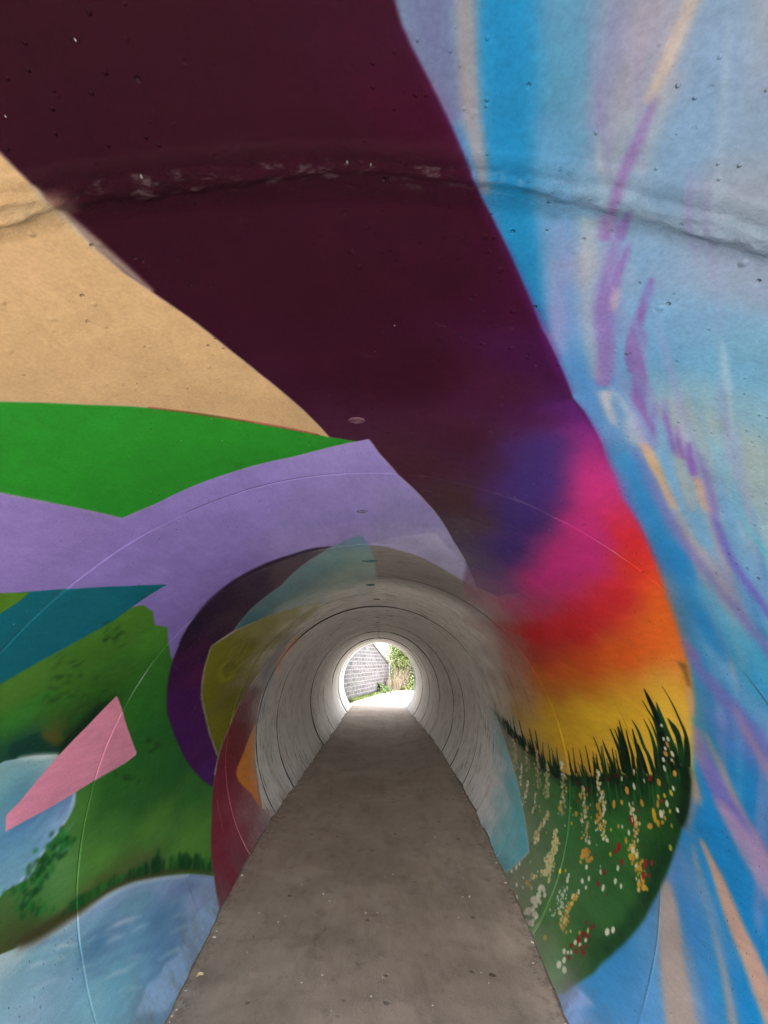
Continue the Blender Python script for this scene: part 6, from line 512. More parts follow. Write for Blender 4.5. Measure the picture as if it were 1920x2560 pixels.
[3,1646,2569,-2.9,-4.2,6.8,-0.0,351,0.9],[3,1651,2573,-2.3,-3.2,5.2,-0.2,351,0.9],[3,1651,2569,-1.5,-2.5,4.6,0.6,348,0.9],[3,1657,2561,-2.4,-4.8,9.3,2.0,359,0.9],[3,1669,2581,-1.8,-2.9,5.2,0.5,351,0.9],
[3,1673,2576,-1.3,-3.0,6.2,1.7,388,0.9],[3,1668,2573,-2.3,-3.1,5.0,-0.3,388,0.9],[3,1680,2574,-3.3,-5.4,10.0,1.2,351,0.9],[3,1689,2583,-2.7,-4.5,8.4,1.0,388,0.9],[3,1691,2590,-1.7,-2.8,5.3,0.7,349,0.9],
[3,1685,2573,-2.1,-3.2,5.5,0.2,351,0.9],[3,1693,2582,-3.6,-5.5,9.9,0.6,388,0.9],[3,1690,2565,-1.8,-2.7,4.8,0.3,348,0.9],[3,1700,2580,-1.1,-2.3,4.8,1.2,388,0.9],[3,1705,2575,-1.9,-3.7,7.6,1.7,388,0.9],
[3,1700,2564,-2.5,-3.7,6.7,0.4,348,0.9],[3,1709,2572,-2.3,-2.9,4.7,-0.5,388,0.9],[3,1728,2593,-1.9,-3.7,7.7,1.7,351,0.9],[3,1698,2589,-2.0,-3.4,6.2,0.9,389,0.9],[3,1705,2593,-2.8,-4.9,8.9,1.3,351,0.9],
[3,1686,2577,-1.9,-4.0,7.8,1.9,390,0.9],[3,1695,2579,-1.9,-3.8,7.3,1.7,390,0.9],[3,1695,2582,-2.7,-4.8,8.9,1.5,391,0.9],[3,1712,2597,-2.4,-2.9,4.2,-0.7,390,0.9],[3,1703,2580,-3.6,-6.0,10.7,1.4,391,0.9],
[3,1701,2578,-2.3,-4.6,8.7,1.8,391,0.9],[3,1703,2576,-2.3,-3.2,5.1,-0.1,390,0.9],[3,1704,2567,-3.8,-5.2,8.3,-0.2,351,0.9],[3,1715,2582,-3.7,-5.8,10.3,1.0,391,0.9],[3,1724,2591,-2.3,-3.3,5.4,0.1,351,0.9],
[3,1715,2569,-2.0,-3.9,7.5,1.6,351,0.9],[3,1728,2590,-4.5,-6.1,10.0,-0.2,390,0.9],[3,1710,2566,-4.8,-6.0,9.2,-0.9,391,0.9],[3,1711,2547,-3.3,-4.3,6.7,-0.3,392,0.9],[3,1734,2588,-2.9,-3.8,6.0,-0.3,390,0.9],
[3,1727,2579,-4.7,-6.0,9.3,-0.7,351,0.9],[3,1744,2583,-2.9,-4.5,7.9,0.6,351,0.9],[3,1722,2554,-2.9,-4.8,8.8,1.2,365,0.9],[3,1742,2569,-3.2,-4.8,8.4,0.6,351,0.9],[3,1732,2556,-1.5,-2.7,5.2,1.0,392,0.9],
[3,1733,2566,-2.5,-4.2,7.7,1.1,390,0.9],[3,1748,2566,-2.5,-3.4,5.6,-0.0,351,0.9],[3,1743,2562,-4.0,-5.2,8.3,-0.4,390,0.9],[3,1742,2560,-4.5,-5.8,9.3,-0.5,351,0.9],[3,1743,2558,-2.3,-2.8,4.1,-0.6,351,0.9],
[3,1757,2571,-2.9,-3.7,5.8,-0.5,351,0.9],[3,1739,2554,-3.2,-4.6,8.0,0.4,392,0.9],[3,1744,2551,-2.3,-3.1,5.0,-0.0,393,0.9],[3,1740,2542,-1.5,-2.8,5.5,1.1,359,0.9],[3,1759,2563,-1.5,-2.5,4.8,0.7,351,0.9],
[3,1755,2557,-2.2,-2.7,4.0,-0.5,394,0.9],[3,1766,2563,-1.7,-2.8,5.2,0.7,394,0.9],[3,1745,2538,-2.2,-2.9,4.8,-0.1,365,0.9],[3,1762,2552,-2.4,-2.8,4.3,-0.6,359,0.9],[3,1761,2551,-1.9,-3.2,6.0,0.9,365,0.9],
[3,1764,2548,-3.2,-5.2,9.7,1.3,365,0.9],[3,1769,2549,-2.9,-4.9,9.5,1.5,392,0.9],[3,1781,2568,-3.2,-3.5,5.1,-1.1,359,0.9],[3,1780,2559,-1.9,-3.0,5.6,0.7,359,0.9],[3,1770,2545,-3.8,-4.9,8.1,-0.3,365,0.9],
[3,1783,2559,-2.2,-2.9,5.0,-0.0,359,0.9],[3,1779,2547,-2.4,-4.0,7.7,1.2,365,0.9],[3,1790,2561,-3.1,-4.7,8.5,0.6,359,0.9],[3,1792,2560,-2.3,-3.8,7.4,1.1,394,0.9],[3,1781,2538,-2.2,-3.3,6.1,0.6,365,0.9],
[3,1790,2557,-3.9,-5.4,9.4,0.2,365,0.9],[3,1797,2561,-2.8,-3.7,6.5,0.1,390,0.9],[3,1788,2542,-3.7,-5.4,9.7,0.6,359,0.9],[3,1789,2542,-4.1,-4.5,6.6,-1.4,393,0.9],[3,1787,2539,-1.7,-2.8,5.4,0.8,392,0.9],
[3,1791,2547,-4.0,-5.1,8.5,-0.3,392,0.9],[3,1806,2558,-4.1,-4.9,7.8,-0.8,365,0.9],[3,1795,2546,-3.1,-3.9,6.4,-0.4,365,0.9],[3,1785,2533,-3.3,-4.1,6.7,-0.4,395,0.9],[3,1809,2560,-3.5,-4.6,8.1,0.1,359,0.9],
[3,1700,2580,-4.8,-7.7,10.7,1.0,349,0.95],[3,1707,2568,-3.9,-5.0,7.1,-0.6,348,0.95],[3,1743,2570,-3.4,-4.9,7.0,0.3,348,0.95],[3,1714,2538,-4.1,-7.1,18.7,3.0,360,0.95],[3,1695,2516,-3.2,-4.8,9.7,0.6,396,0.95],
[3,1753,2544,-4.3,-6.3,13.6,0.8,360,0.95],[3,1740,2526,-3.2,-3.9,5.9,-0.6,360,0.95],[3,1798,2632,-3.8,-5.0,10.3,-0.2,367,0.95],[3,1769,2620,-3.5,-5.9,13.1,1.7,377,0.95],[3,1725,2631,-5.4,-8.0,14.3,0.5,377,0.95],
[3,1750,2643,-4.3,-5.3,9.1,-1.1,377,0.95],[3,1773,2661,-3.0,-4.0,8.2,-0.3,378,0.95],[3,1860,2690,-3.8,-4.2,9.0,-1.7,382,0.95],[3,1851,2678,-3.9,-5.1,10.8,-0.3,377,0.95],[3,1846,2637,-4.0,-5.3,10.7,-0.2,367,0.95],
[3,1845,2617,-3.6,-4.3,8.9,-0.7,367,0.95],[3,1906,2693,-4.6,-5.3,10.2,-1.2,377,0.95],[3,1902,2674,-4.0,-5.2,13.7,-0.2,385,0.95],[3,1911,2659,-2.4,-3.1,5.8,0.0,397,0.95],[3,2013,2634,-6.9,-6.9,11.3,-2.2,367,0.95],
[3,1990,2619,-5.5,-5.5,9.9,-1.8,367,0.95],[3,2057,2702,-3.9,-3.6,5.5,-1.5,377,0.95],[3,2051,2682,-4.6,-4.2,7.3,-2.0,377,0.95],[3,2037,2675,-2.7,-2.9,5.9,-0.8,377,0.95],[3,2097,2698,-6.2,-6.3,10.5,-1.5,377,0.95],
[3,2125,2705,-6.8,-5.1,9.5,-4.8,377,0.95],[3,2082,2681,-4.7,-4.0,6.9,-2.3,377,0.95],[3,2104,2710,-4.1,-3.4,5.7,-2.1,386,0.95],[3,2071,2689,-3.5,-3.1,7.9,-2.3,381,0.95],[3,2102,2686,-4.8,-4.4,6.8,-1.6,382,0.95],
[3,2143,2711,-5.6,-4.6,7.6,-2.7,382,0.95],[3,2133,2696,-4.6,-4.4,7.1,-1.4,382,0.95],[3,2166,2718,-6.0,-4.9,7.2,-2.4,375,0.95],[3,2162,2700,-5.6,-4.0,6.3,-3.5,377,0.95],[3,2114,2678,-4.1,-3.2,5.5,-2.6,377,0.95],
[3,2142,2680,-7.4,-5.5,7.5,-3.8,377,0.95],[3,2136,2690,-4.9,-3.8,5.7,-2.5,377,0.95],[3,2204,2729,-6.0,-4.3,7.4,-3.7,382,0.95],[3,2193,2718,-4.8,-3.3,4.8,-2.7,382,0.95],[3,2181,2710,-4.9,-3.2,4.7,-3.4,382,0.95],
[3,2201,2710,-5.9,-4.2,5.6,-2.7,377,0.95],[3,2224,2718,-6.1,-5.0,9.4,-2.7,382,0.95],[3,2252,2725,-8.8,-6.7,10.0,-3.8,382,0.95],[3,2244,2705,-8.5,-5.7,8.3,-4.7,382,0.95],[3,2245,2797,-6.6,-5.0,8.1,-3.3,398,0.95],
[3,1998,2835,-3.7,-4.0,10.8,-1.7,399,0.95],[3,1976,2817,-3.4,-3.6,6.9,-1.3,398,0.95],[3,1890,2744,-4.0,-4.9,10.4,-0.8,400,0.95],[3,1949,2749,-5.6,-5.3,8.5,-2.7,401,0.95],[3,1919,2728,-3.8,-4.2,9.4,-1.6,382,0.95],
[3,1957,2732,-3.4,-4.1,7.7,-0.5,382,0.95],[3,1995,2752,-4.2,-4.0,8.9,-2.4,401,0.95],[3,2023,2764,-3.7,-3.1,5.8,-2.6,402,0.95],[3,2070,2862,-5.0,-5.3,13.8,-2.3,403,0.95],[3,2229,2964,-5.8,-3.9,6.3,-4.1,404,0.95],
[3,2265,2940,-5.9,-4.2,9.0,-4.6,405,0.95],[3,2206,2939,-3.3,-2.4,4.6,-2.3,405,0.95],[3,2176,2954,-3.6,-2.4,3.8,-2.9,404,0.95],[3,2133,2856,-5.5,-4.8,8.9,-2.7,406,0.95],[3,2193,2883,-15.4,-13.6,14.3,-4.2,407,0.95],
[3,2249,2882,-14.1,-11.2,14.0,-5.3,407,0.95],[3,2271,2858,-12.6,-7.7,6.6,-5.0,408,0.95],[3,2212,3007,-6.0,-4.2,6.9,-4.2,409,0.95],[3,2177,2997,-5.6,-4.5,10.5,-4.5,410,0.95],[3,2150,2992,-4.4,-3.7,8.0,-3.2,410,0.95],
[3,1906,2881,-2.7,-4.0,7.3,0.2,403,0.9],[3,1895,2870,-3.5,-3.7,5.6,-1.3,411,0.9],[3,1904,2879,-4.1,-4.6,7.3,-1.3,403,0.9],[3,1900,2873,-2.5,-3.7,6.7,0.2,403,0.9],[3,1903,2872,-4.3,-4.3,6.4,-1.8,403,0.9],
[3,1894,2875,-4.7,-5.9,10.2,-0.6,403,0.9],[3,1905,2879,-3.7,-5.1,9.2,-0.0,403,0.9],[3,1902,2881,-5.1,-5.4,8.3,-2.0,403,0.9],[3,1898,2872,-2.6,-2.7,4.0,-1.2,403,0.9],[3,1910,2876,-4.1,-4.8,8.0,-1.0,403,0.9],
[3,1910,2882,-2.3,-2.9,5.1,-0.3,403,0.9],[3,1905,2869,-4.2,-5.5,9.7,-0.3,403,0.9],[3,1901,2860,-3.2,-3.4,5.2,-1.2,411,0.9],[3,1923,2879,-3.9,-4.1,6.4,-1.4,403,0.9],[3,1926,2891,-4.9,-5.5,9.0,-1.5,412,0.9],
[3,1934,2880,-2.6,-2.7,4.1,-1.1,403,0.9],[3,1935,2889,-3.4,-3.1,4.3,-1.8,413,0.9],[3,1919,2867,-2.7,-2.9,4.6,-0.9,403,0.9],[3,1937,2885,-4.4,-5.0,8.3,-1.2,403,0.9],[3,1939,2883,-2.6,-2.5,3.7,-1.2,403,0.9],
[3,1934,2876,-4.8,-5.7,9.8,-1.0,411,0.9],[3,1926,2873,-2.9,-3.3,5.4,-0.8,403,0.9],[3,1933,2868,-5.2,-5.6,8.9,-1.8,403,0.9],[3,1935,2872,-3.9,-3.6,5.3,-1.9,403,0.9],[3,1935,2868,-5.9,-5.3,7.3,-3.3,403,0.9],
[3,1935,2871,-5.5,-4.9,6.8,-3.0,403,0.9],[3,1966,2882,-3.4,-3.7,6.2,-1.0,403,0.9],[3,1965,2888,-3.2,-3.0,4.5,-1.5,412,0.9],[3,1951,2868,-3.1,-2.9,4.2,-1.5,403,0.9],[3,1952,2872,-4.7,-4.9,7.7,-1.8,403,0.9],
[3,1963,2874,-3.6,-4.1,6.9,-1.0,411,0.9],[3,1991,2897,-2.7,-3.2,5.6,-0.5,414,0.9],[3,1968,2885,-2.8,-3.1,5.1,-0.8,403,0.9],[3,1971,2877,-4.6,-4.6,7.1,-2.0,403,0.9],[3,1990,2895,-6.4,-5.4,7.5,-3.7,413,0.9],
[3,1991,2888,-2.8,-3.6,6.7,-0.3,412,0.9],[3,1992,2892,-2.7,-3.3,6.1,-0.3,412,0.9],[3,1986,2872,-5.4,-4.5,6.1,-3.2,411,0.9],[3,1996,2884,-4.8,-5.5,9.7,-1.2,403,0.9],[3,1993,2886,-3.7,-4.2,7.2,-1.0,403,0.9],
[3,2001,2898,-4.2,-4.5,7.8,-1.3,413,0.9],[3,1981,2869,-2.2,-2.5,4.3,-0.6,411,0.9],[3,2018,2895,-6.1,-4.8,6.3,-3.9,412,0.9],[3,1996,2880,-3.1,-3.5,6.2,-0.8,403,0.9],[3,1993,2872,-3.5,-4.1,7.2,-0.8,403,0.9],
[3,2002,2875,-4.5,-5.1,9.0,-1.1,403,0.9],[3,2002,2880,-5.1,-5.0,8.2,-2.1,411,0.9],[3,2004,2880,-4.8,-5.1,8.8,-1.5,403,0.9],[3,2022,2893,-4.6,-4.6,7.6,-1.8,413,0.9],[3,2030,2886,-4.1,-4.9,9.0,-0.7,413,0.9],
[3,1994,2862,-3.5,-3.3,5.1,-1.6,403,0.9],[3,2007,2867,-3.9,-3.2,4.5,-2.3,411,0.9],[3,2007,2861,-4.2,-3.8,5.8,-2.1,403,0.9],[3,2019,2875,-4.0,-4.8,8.7,-0.7,411,0.9],[3,2017,2875,-3.8,-3.5,5.4,-1.8,403,0.9],
[3,2016,2871,-3.0,-2.4,3.3,-1.8,403,0.9],[3,2044,2884,-2.6,-2.6,4.3,-1.0,413,0.9],[3,2027,2877,-4.7,-4.5,7.4,-2.0,411,0.9],[3,2033,2883,-3.1,-3.5,6.2,-0.7,411,0.9],[3,2037,2881,-5.6,-5.1,8.1,-2.6,403,0.9],
[3,2023,2859,-3.1,-2.9,4.6,-1.3,403,0.9],[3,2041,2875,-4.2,-4.0,6.7,-1.7,411,0.9],[3,2031,2869,-4.2,-4.6,8.1,-1.2,411,0.9],[3,2056,2890,-2.6,-2.7,4.6,-0.9,412,0.9],[3,2057,2890,-3.2,-2.6,3.9,-1.8,413,0.9],
[3,2063,2892,-2.8,-3.0,5.3,-0.9,412,0.9],[3,2050,2885,-3.5,-3.0,4.5,-1.9,403,0.9],[3,2073,2899,-5.2,-4.8,8.0,-2.3,413,0.9],[3,2059,2886,-4.4,-3.5,5.1,-2.6,413,0.9],[3,2073,2889,-4.6,-5.1,9.4,-1.2,412,0.9],
[3,2090,2913,-3.0,-2.8,4.9,-1.3,413,0.9],[3,2048,2865,-4.3,-4.1,6.6,-1.9,403,0.9],[3,2065,2881,-5.9,-4.4,6.0,-3.8,403,0.9],[3,2070,2882,-3.4,-2.6,3.5,-2.1,403,0.9],[3,2136,2883,-6.9,-6.9,12.1,-2.2,415,0.9],
[3,2122,2879,-6.6,-4.9,6.6,-3.9,415,0.9],[3,2127,2873,-3.7,-3.7,6.3,-1.3,407,0.9],[3,2117,2872,-6.4,-5.4,8.3,-3.1,407,0.9],[3,2120,2866,-6.3,-4.6,6.2,-3.7,416,0.9],[3,2137,2880,-5.5,-4.2,6.0,-3.1,415,0.9],
[3,2126,2865,-5.0,-3.3,4.1,-3.2,408,0.9],[3,2142,2877,-6.8,-4.6,5.9,-4.3,407,0.9],[3,2159,2878,-6.8,-6.7,11.7,-2.3,415,0.9],[3,2132,2858,-4.8,-4.5,7.5,-1.9,408,0.9],[3,2171,2877,-7.4,-6.5,10.7,-3.2,415,0.9],
[3,2157,2871,-5.3,-5.1,8.8,-1.9,406,0.9],[3,2177,2874,-3.9,-2.9,4.2,-2.2,406,0.9],[3,2171,2867,-4.4,-3.9,6.6,-1.8,406,0.9],[3,2178,2870,-7.9,-6.1,9.2,-4.2,406,0.9],[3,2173,2860,-6.4,-5.0,7.7,-3.3,408,0.9],
[3,2190,2871,-3.9,-2.9,4.2,-2.2,407,0.9],[3,2198,2866,-5.7,-4.3,6.6,-3.0,406,0.9],[3,2200,2876,-6.5,-4.4,6.1,-4.0,415,0.9],[3,2204,2869,-5.0,-3.7,5.6,-2.8,406,0.9],[3,2205,2873,-4.8,-3.1,4.2,-3.0,406,0.9],
[3,2217,2872,-4.0,-3.1,4.8,-2.1,406,0.9],[3,2221,2872,-7.8,-5.3,7.4,-4.8,407,0.9],[3,2221,2871,-7.1,-6.2,10.8,-3.0,416,0.9],[3,2229,2871,-5.7,-3.6,4.7,-3.7,406,0.9],[3,2219,2858,-4.8,-3.1,4.3,-3.0,406,0.9],
[3,2271,2889,-4.0,-3.4,6.1,-1.7,407,0.9],[3,2234,2862,-6.2,-5.0,8.5,-2.9,406,0.9],[3,2223,2850,-7.9,-4.7,5.8,-5.3,406,0.9],[3,2228,2848,-4.5,-3.9,6.8,-1.9,408,0.9],[3,2236,2850,-3.9,-3.3,5.7,-1.7,406,0.9],
[3,2231,2852,-6.3,-3.6,4.2,-4.4,406,0.9],[3,2282,2873,-4.2,-3.3,5.8,-2.1,406,0.9],[3,2251,2852,-6.6,-4.1,5.5,-4.2,408,0.9],[3,2293,2876,-7.1,-3.9,4.9,-4.9,415,0.9],[3,2292,2882,-4.9,-2.9,4.0,-3.2,415,0.9],
[3,2263,2850,-8.6,-5.2,6.9,-5.6,408,0.9],[3,2037,2809,-1.6,-1.8,3.3,-0.3,417,0.9],[3,2027,2792,-2.2,-1.8,2.5,-1.2,402,0.9],[3,2021,2794,-1.9,-2.1,3.8,-0.5,402,0.9],[3,2028,2793,-1.6,-1.5,2.4,-0.7,417,0.9],
[3,2023,2794,-1.9,-1.6,2.3,-1.0,402,0.9],[3,2024,2796,-1.5,-1.7,2.9,-0.4,402,0.9],[3,2040,2800,-2.4,-2.5,4.3,-0.8,402,0.9],[3,2031,2792,-1.6,-1.7,2.9,-0.4,417,0.9],[3,2041,2797,-1.6,-1.6,2.8,-0.5,402,0.9],
[3,2033,2799,-2.0,-2.0,3.3,-0.8,417,0.9],[3,2043,2801,-2.5,-2.0,2.8,-1.5,402,0.9],[3,2045,2799,-3.6,-3.4,5.4,-1.6,417,0.9],[3,2060,2814,-3.0,-2.8,4.7,-1.2,418,0.9],[3,2066,2815,-1.7,-1.4,2.1,-1.0,418,0.9],
[3,2068,2815,-3.9,-2.9,4.0,-2.4,418,0.9],[3,2066,2805,-3.2,-3.0,5.1,-1.3,402,0.9],[3,2062,2799,-3.6,-2.7,3.6,-2.3,417,0.9],[3,2058,2802,-3.4,-2.8,4.0,-1.9,402,0.9],[3,2065,2801,-2.7,-2.4,3.9,-1.3,402,0.9],
[3,2049,2789,-2.6,-2.2,3.4,-1.3,402,0.9],[3,2068,2802,-2.7,-2.5,4.3,-1.0,417,0.9],[3,2066,2801,-2.8,-2.2,3.1,-1.7,417,0.9],[3,2070,2794,-2.0,-1.9,3.2,-0.8,417,0.9],[3,2075,2800,-2.4,-1.8,2.5,-1.5,402,0.9],
[3,2086,2815,-3.2,-3.1,5.5,-1.1,418,0.9],[3,2093,2814,-2.9,-3.1,5.7,-0.7,417,0.9],[3,2083,2805,-1.7,-1.5,2.6,-0.7,417,0.9],[3,2061,2787,-2.6,-2.6,4.5,-0.9,402,0.9],[3,2084,2802,-2.2,-2.1,3.6,-0.8,402,0.9],
[3,2093,2809,-2.3,-1.8,2.7,-1.3,402,0.9],[3,2095,2806,-2.6,-2.3,3.8,-1.2,402,0.9],[3,2086,2795,-2.4,-1.8,2.3,-1.6,402,0.9],[3,2107,2807,-2.6,-2.0,3.1,-1.4,402,0.9],[3,2091,2799,-2.4,-2.3,4.1,-0.8,402,0.9],
[3,2083,2792,-1.7,-1.4,2.2,-0.9,417,0.9],[3,2085,2794,-2.1,-2.1,3.9,-0.6,417,0.9],[3,2093,2795,-1.6,-1.5,2.5,-0.6,402,0.9],[3,2088,2790,-2.8,-3.0,5.6,-0.6,417,0.9],[3,2101,2792,-2.2,-1.8,2.7,-1.2,402,0.9],
[3,2094,2790,-1.3,-1.4,2.6,-0.3,402,0.9],[3,2097,2786,-2.8,-2.8,5.2,-0.8,402,0.9],[3,2098,2793,-1.9,-2.0,3.7,-0.5,402,0.9],[3,2106,2794,-3.8,-2.8,4.1,-2.2,417,0.9],[3,2119,2799,-2.4,-2.5,4.6,-0.7,402,0.9],
[3,2115,2799,-1.5,-1.5,2.8,-0.5,417,0.9],[3,2116,2797,-2.0,-1.5,2.3,-1.1,417,0.9],[3,2154,2822,-3.2,-2.6,4.3,-1.6,418,0.9],[3,2116,2794,-1.9,-1.6,2.6,-1.0,402,0.9],[3,2134,2806,-1.8,-1.4,2.3,-0.9,402,0.9],
[3,2107,2780,-1.8,-1.5,2.4,-0.9,402,0.9],[3,2125,2792,-2.7,-2.8,5.3,-0.7,402,0.9],[3,2120,2789,-2.2,-1.6,2.3,-1.3,417,0.9],[3,2146,2804,-2.0,-1.5,2.2,-1.2,402,0.9],[3,2121,2784,-2.6,-2.1,3.2,-1.4,402,0.9],
[3,2121,2787,-1.7,-1.3,2.0,-0.9,402,0.9],[3,2143,2803,-2.1,-2.0,3.7,-0.8,402,0.9],[3,2126,2788,-3.6,-2.6,3.6,-2.3,419,0.9],[3,2122,2784,-3.5,-2.6,3.8,-2.1,402,0.9],[3,2153,2803,-2.2,-2.0,3.5,-0.9,402,0.9],
[3,2162,2809,-3.1,-2.0,2.6,-2.1,402,0.9],[3,2156,2805,-3.5,-2.3,3.0,-2.4,417,0.9],[3,2021,2762,-2.2,-2.6,4.5,-0.3,379,0.9],[3,2027,2766,-5.5,-5.5,8.6,-1.8,420,0.9],[3,2010,2757,-3.4,-4.2,7.3,-0.3,379,0.9],
[3,2018,2755,-3.1,-3.6,6.1,-0.5,420,0.9],[3,2012,2751,-3.3,-3.1,4.5,-1.4,379,0.9],[3,2035,2767,-3.8,-4.4,7.5,-0.7,420,0.9],[3,2030,2759,-4.6,-4.3,6.6,-1.8,379,0.9],[3,2034,2761,-3.9,-4.7,8.3,-0.4,421,0.9],
[3,2025,2753,-3.9,-3.2,4.2,-2.1,379,0.9],[3,2050,2760,-3.1,-3.5,6.2,-0.5,379,0.9],[3,2053,2763,-4.5,-4.9,8.4,-1.0,379,0.9],[3,2065,2774,-4.5,-3.7,5.1,-2.2,379,0.9],[3,2052,2762,-3.5,-3.3,5.2,-1.3,379,0.9],
[3,2056,2764,-5.1,-5.5,9.3,-1.2,420,0.9],[3,2081,2776,-3.9,-3.7,5.9,-1.4,420,0.9],[3,2073,2766,-6.6,-5.0,6.6,-3.7,379,0.9],[3,2096,2781,-2.4,-2.5,4.2,-0.7,379,0.9],[3,2082,2766,-5.1,-5.3,9.1,-1.3,379,0.9],
[3,2095,2772,-5.2,-4.3,6.2,-2.5,420,0.9],[3,2091,2768,-3.2,-3.1,5.0,-1.1,379,0.9],[3,2094,2766,-3.5,-3.3,5.3,-1.3,420,0.9],[3,2124,2789,-5.1,-5.1,8.9,-1.5,420,0.9],[3,2105,2769,-5.8,-4.7,7.0,-2.8,421,0.9],
[3,2099,2758,-3.4,-3.0,4.7,-1.4,421,0.9],[3,2124,2776,-4.5,-3.1,4.0,-2.7,420,0.9],[3,2104,2761,-2.7,-2.8,4.8,-0.7,379,0.9],[3,2122,2769,-5.4,-4.4,6.6,-2.6,379,0.9],[3,2138,2777,-5.8,-3.9,5.0,-3.6,420,0.9],
[3,2117,2760,-4.7,-4.4,7.3,-1.7,421,0.9],[3,2131,2765,-4.7,-3.2,4.2,-2.8,420,0.9],[3,2120,2764,-5.9,-4.6,6.7,-3.0,420,0.9],[3,2135,2767,-3.0,-2.9,5.0,-1.0,379,0.9],[3,2114,2753,-3.2,-3.3,5.8,-0.8,421,0.9],
[3,2138,2761,-2.9,-2.0,2.7,-1.7,379,0.9],[3,2153,2777,-3.8,-2.9,4.3,-2.0,379,0.9],[3,2136,2765,-4.8,-3.5,4.6,-2.8,420,0.9],[3,2153,2769,-5.9,-3.8,4.7,-3.7,420,0.9],[3,2132,2757,-5.3,-4.5,6.9,-2.4,379,0.9],
[3,2155,2764,-4.6,-3.4,4.9,-2.4,379,0.9],[3,2147,2758,-3.5,-2.5,3.3,-2.0,379,0.9],[3,2153,2761,-5.2,-3.9,5.6,-2.8,421,0.9],[3,2156,2759,-3.4,-3.0,4.9,-1.4,421,0.9],[3,2132,2736,-4.2,-2.8,3.5,-2.6,381,0.9],
[3,2151,2747,-4.4,-4.3,7.6,-1.3,422,0.9],[3,1838,2758,-1.7,-2.9,5.7,0.6,379,0.9],[3,1843,2765,-3.4,-3.7,5.8,-1.3,379,0.9],[3,1845,2763,-3.8,-3.8,5.5,-1.9,379,0.9],[3,1854,2767,-3.8,-4.0,6.2,-1.5,379,0.9],
[3,1843,2761,-4.0,-5.1,9.0,-0.4,423,0.9],[3,1849,2767,-4.1,-4.8,7.9,-1.1,379,0.9],[3,1857,2767,-3.3,-4.4,7.9,-0.1,379,0.9],[3,1855,2759,-3.8,-5.4,10.0,0.2,423,0.9],[3,1867,2766,-5.0,-5.6,9.0,-1.7,379,0.9],
[3,1868,2762,-3.3,-4.6,8.7,0.2,423,0.9],[3,1874,2769,-3.6,-4.6,8.1,-0.5,424,0.9],[3,1856,2750,-4.7,-5.6,9.4,-1.0,379,0.9],[3,1842,2728,-4.9,-5.1,7.5,-2.2,425,0.9],[3,1850,2734,-3.4,-4.8,9.0,0.3,425,0.9],
[3,1860,2733,-2.3,-2.7,4.5,-0.5,425,0.9],[3,1867,2745,-3.3,-4.6,8.6,0.1,379,0.9],[3,1890,2769,-4.0,-3.8,5.7,-2.0,379,0.9],[3,1975,2800,-3.1,-3.0,4.6,-1.3,402,0.9],[3,1977,2802,-3.0,-2.8,4.3,-1.3,402,0.9],
[3,1984,2800,-3.5,-3.4,5.4,-1.5,402,0.9],[3,1979,2801,-2.7,-2.7,4.2,-1.1,402,0.9],[3,1993,2803,-3.3,-3.8,6.7,-0.7,402,0.9],[3,1994,2799,-2.7,-2.3,3.4,-1.4,402,0.9],[3,1993,2800,-1.8,-2.3,4.1,-0.2,402,0.9],
[3,2000,2799,-4.3,-3.7,5.3,-2.3,402,0.9],[3,2004,2801,-3.8,-3.8,6.3,-1.4,402,0.9],[3,2007,2800,-1.6,-1.8,3.1,-0.3,402,0.9],[3,1960,2967,-4.4,-5.8,10.5,-0.5,426,0.9],[3,1957,2969,-7.0,-6.0,8.3,-4.2,426,0.9],
[3,1960,2968,-3.8,-4.6,7.9,-0.9,427,0.9],[3,1962,2976,-5.1,-5.7,9.4,-1.7,426,0.9],[3,1964,2966,-5.7,-5.1,7.3,-3.2,426,0.9],[3,1961,2964,-5.4,-7.1,12.9,-0.6,428,0.9],[3,1968,2967,-7.2,-6.5,9.4,-3.9,426,0.9],
[3,1961,2957,-5.7,-6.6,11.2,-1.5,429,0.9],[3,1968,2963,-5.0,-4.4,6.1,-2.9,428,0.9],[3,1979,2966,-5.9,-5.2,7.4,-3.3,426,0.9],[3,1977,2962,-7.7,-6.8,9.6,-4.3,429,0.9],[3,1982,2966,-6.6,-5.5,7.5,-4.0,427,0.9],
[3,1977,2959,-8.0,-6.8,9.4,-4.8,428,0.9],[3,1980,2958,-3.9,-4.2,6.9,-1.4,428,0.9],[3,2004,2967,-4.6,-4.1,6.2,-2.4,426,0.9],[3,1993,2961,-5.8,-5.3,8.1,-2.9,429,0.9],[3,1993,2963,-4.1,-5.3,9.8,-0.4,426,0.9],
[3,2121,2921,-4.3,-3.1,4.0,-2.4,430,0.9],[3,2118,2916,-3.2,-3.0,4.7,-1.2,430,0.9],[3,2126,2931,-4.8,-4.7,7.4,-1.7,431,0.9],[3,2121,2919,-5.1,-4.7,7.0,-2.1,414,0.9],[3,2138,2930,-2.3,-2.3,3.6,-0.8,414,0.9],
[3,2111,2912,-4.0,-4.1,6.5,-1.2,414,0.9],[3,2117,2914,-5.3,-3.9,4.9,-3.0,432,0.9],[3,2132,2919,-5.3,-4.5,6.6,-2.4,414,0.9],[3,2142,2927,-4.0,-3.3,4.7,-1.9,431,0.9],[3,2170,2936,-3.6,-3.4,5.3,-1.4,433,0.9],
[3,2154,2929,-4.3,-3.4,4.9,-2.1,431,0.9],[3,2180,2936,-3.7,-2.5,3.1,-2.2,414,0.9],[3,2173,2929,-5.5,-3.8,5.0,-3.1,430,0.9],[3,2170,2923,-4.0,-2.8,3.6,-2.3,430,0.9],[3,2170,2915,-5.7,-4.2,5.5,-3.1,432,0.9],
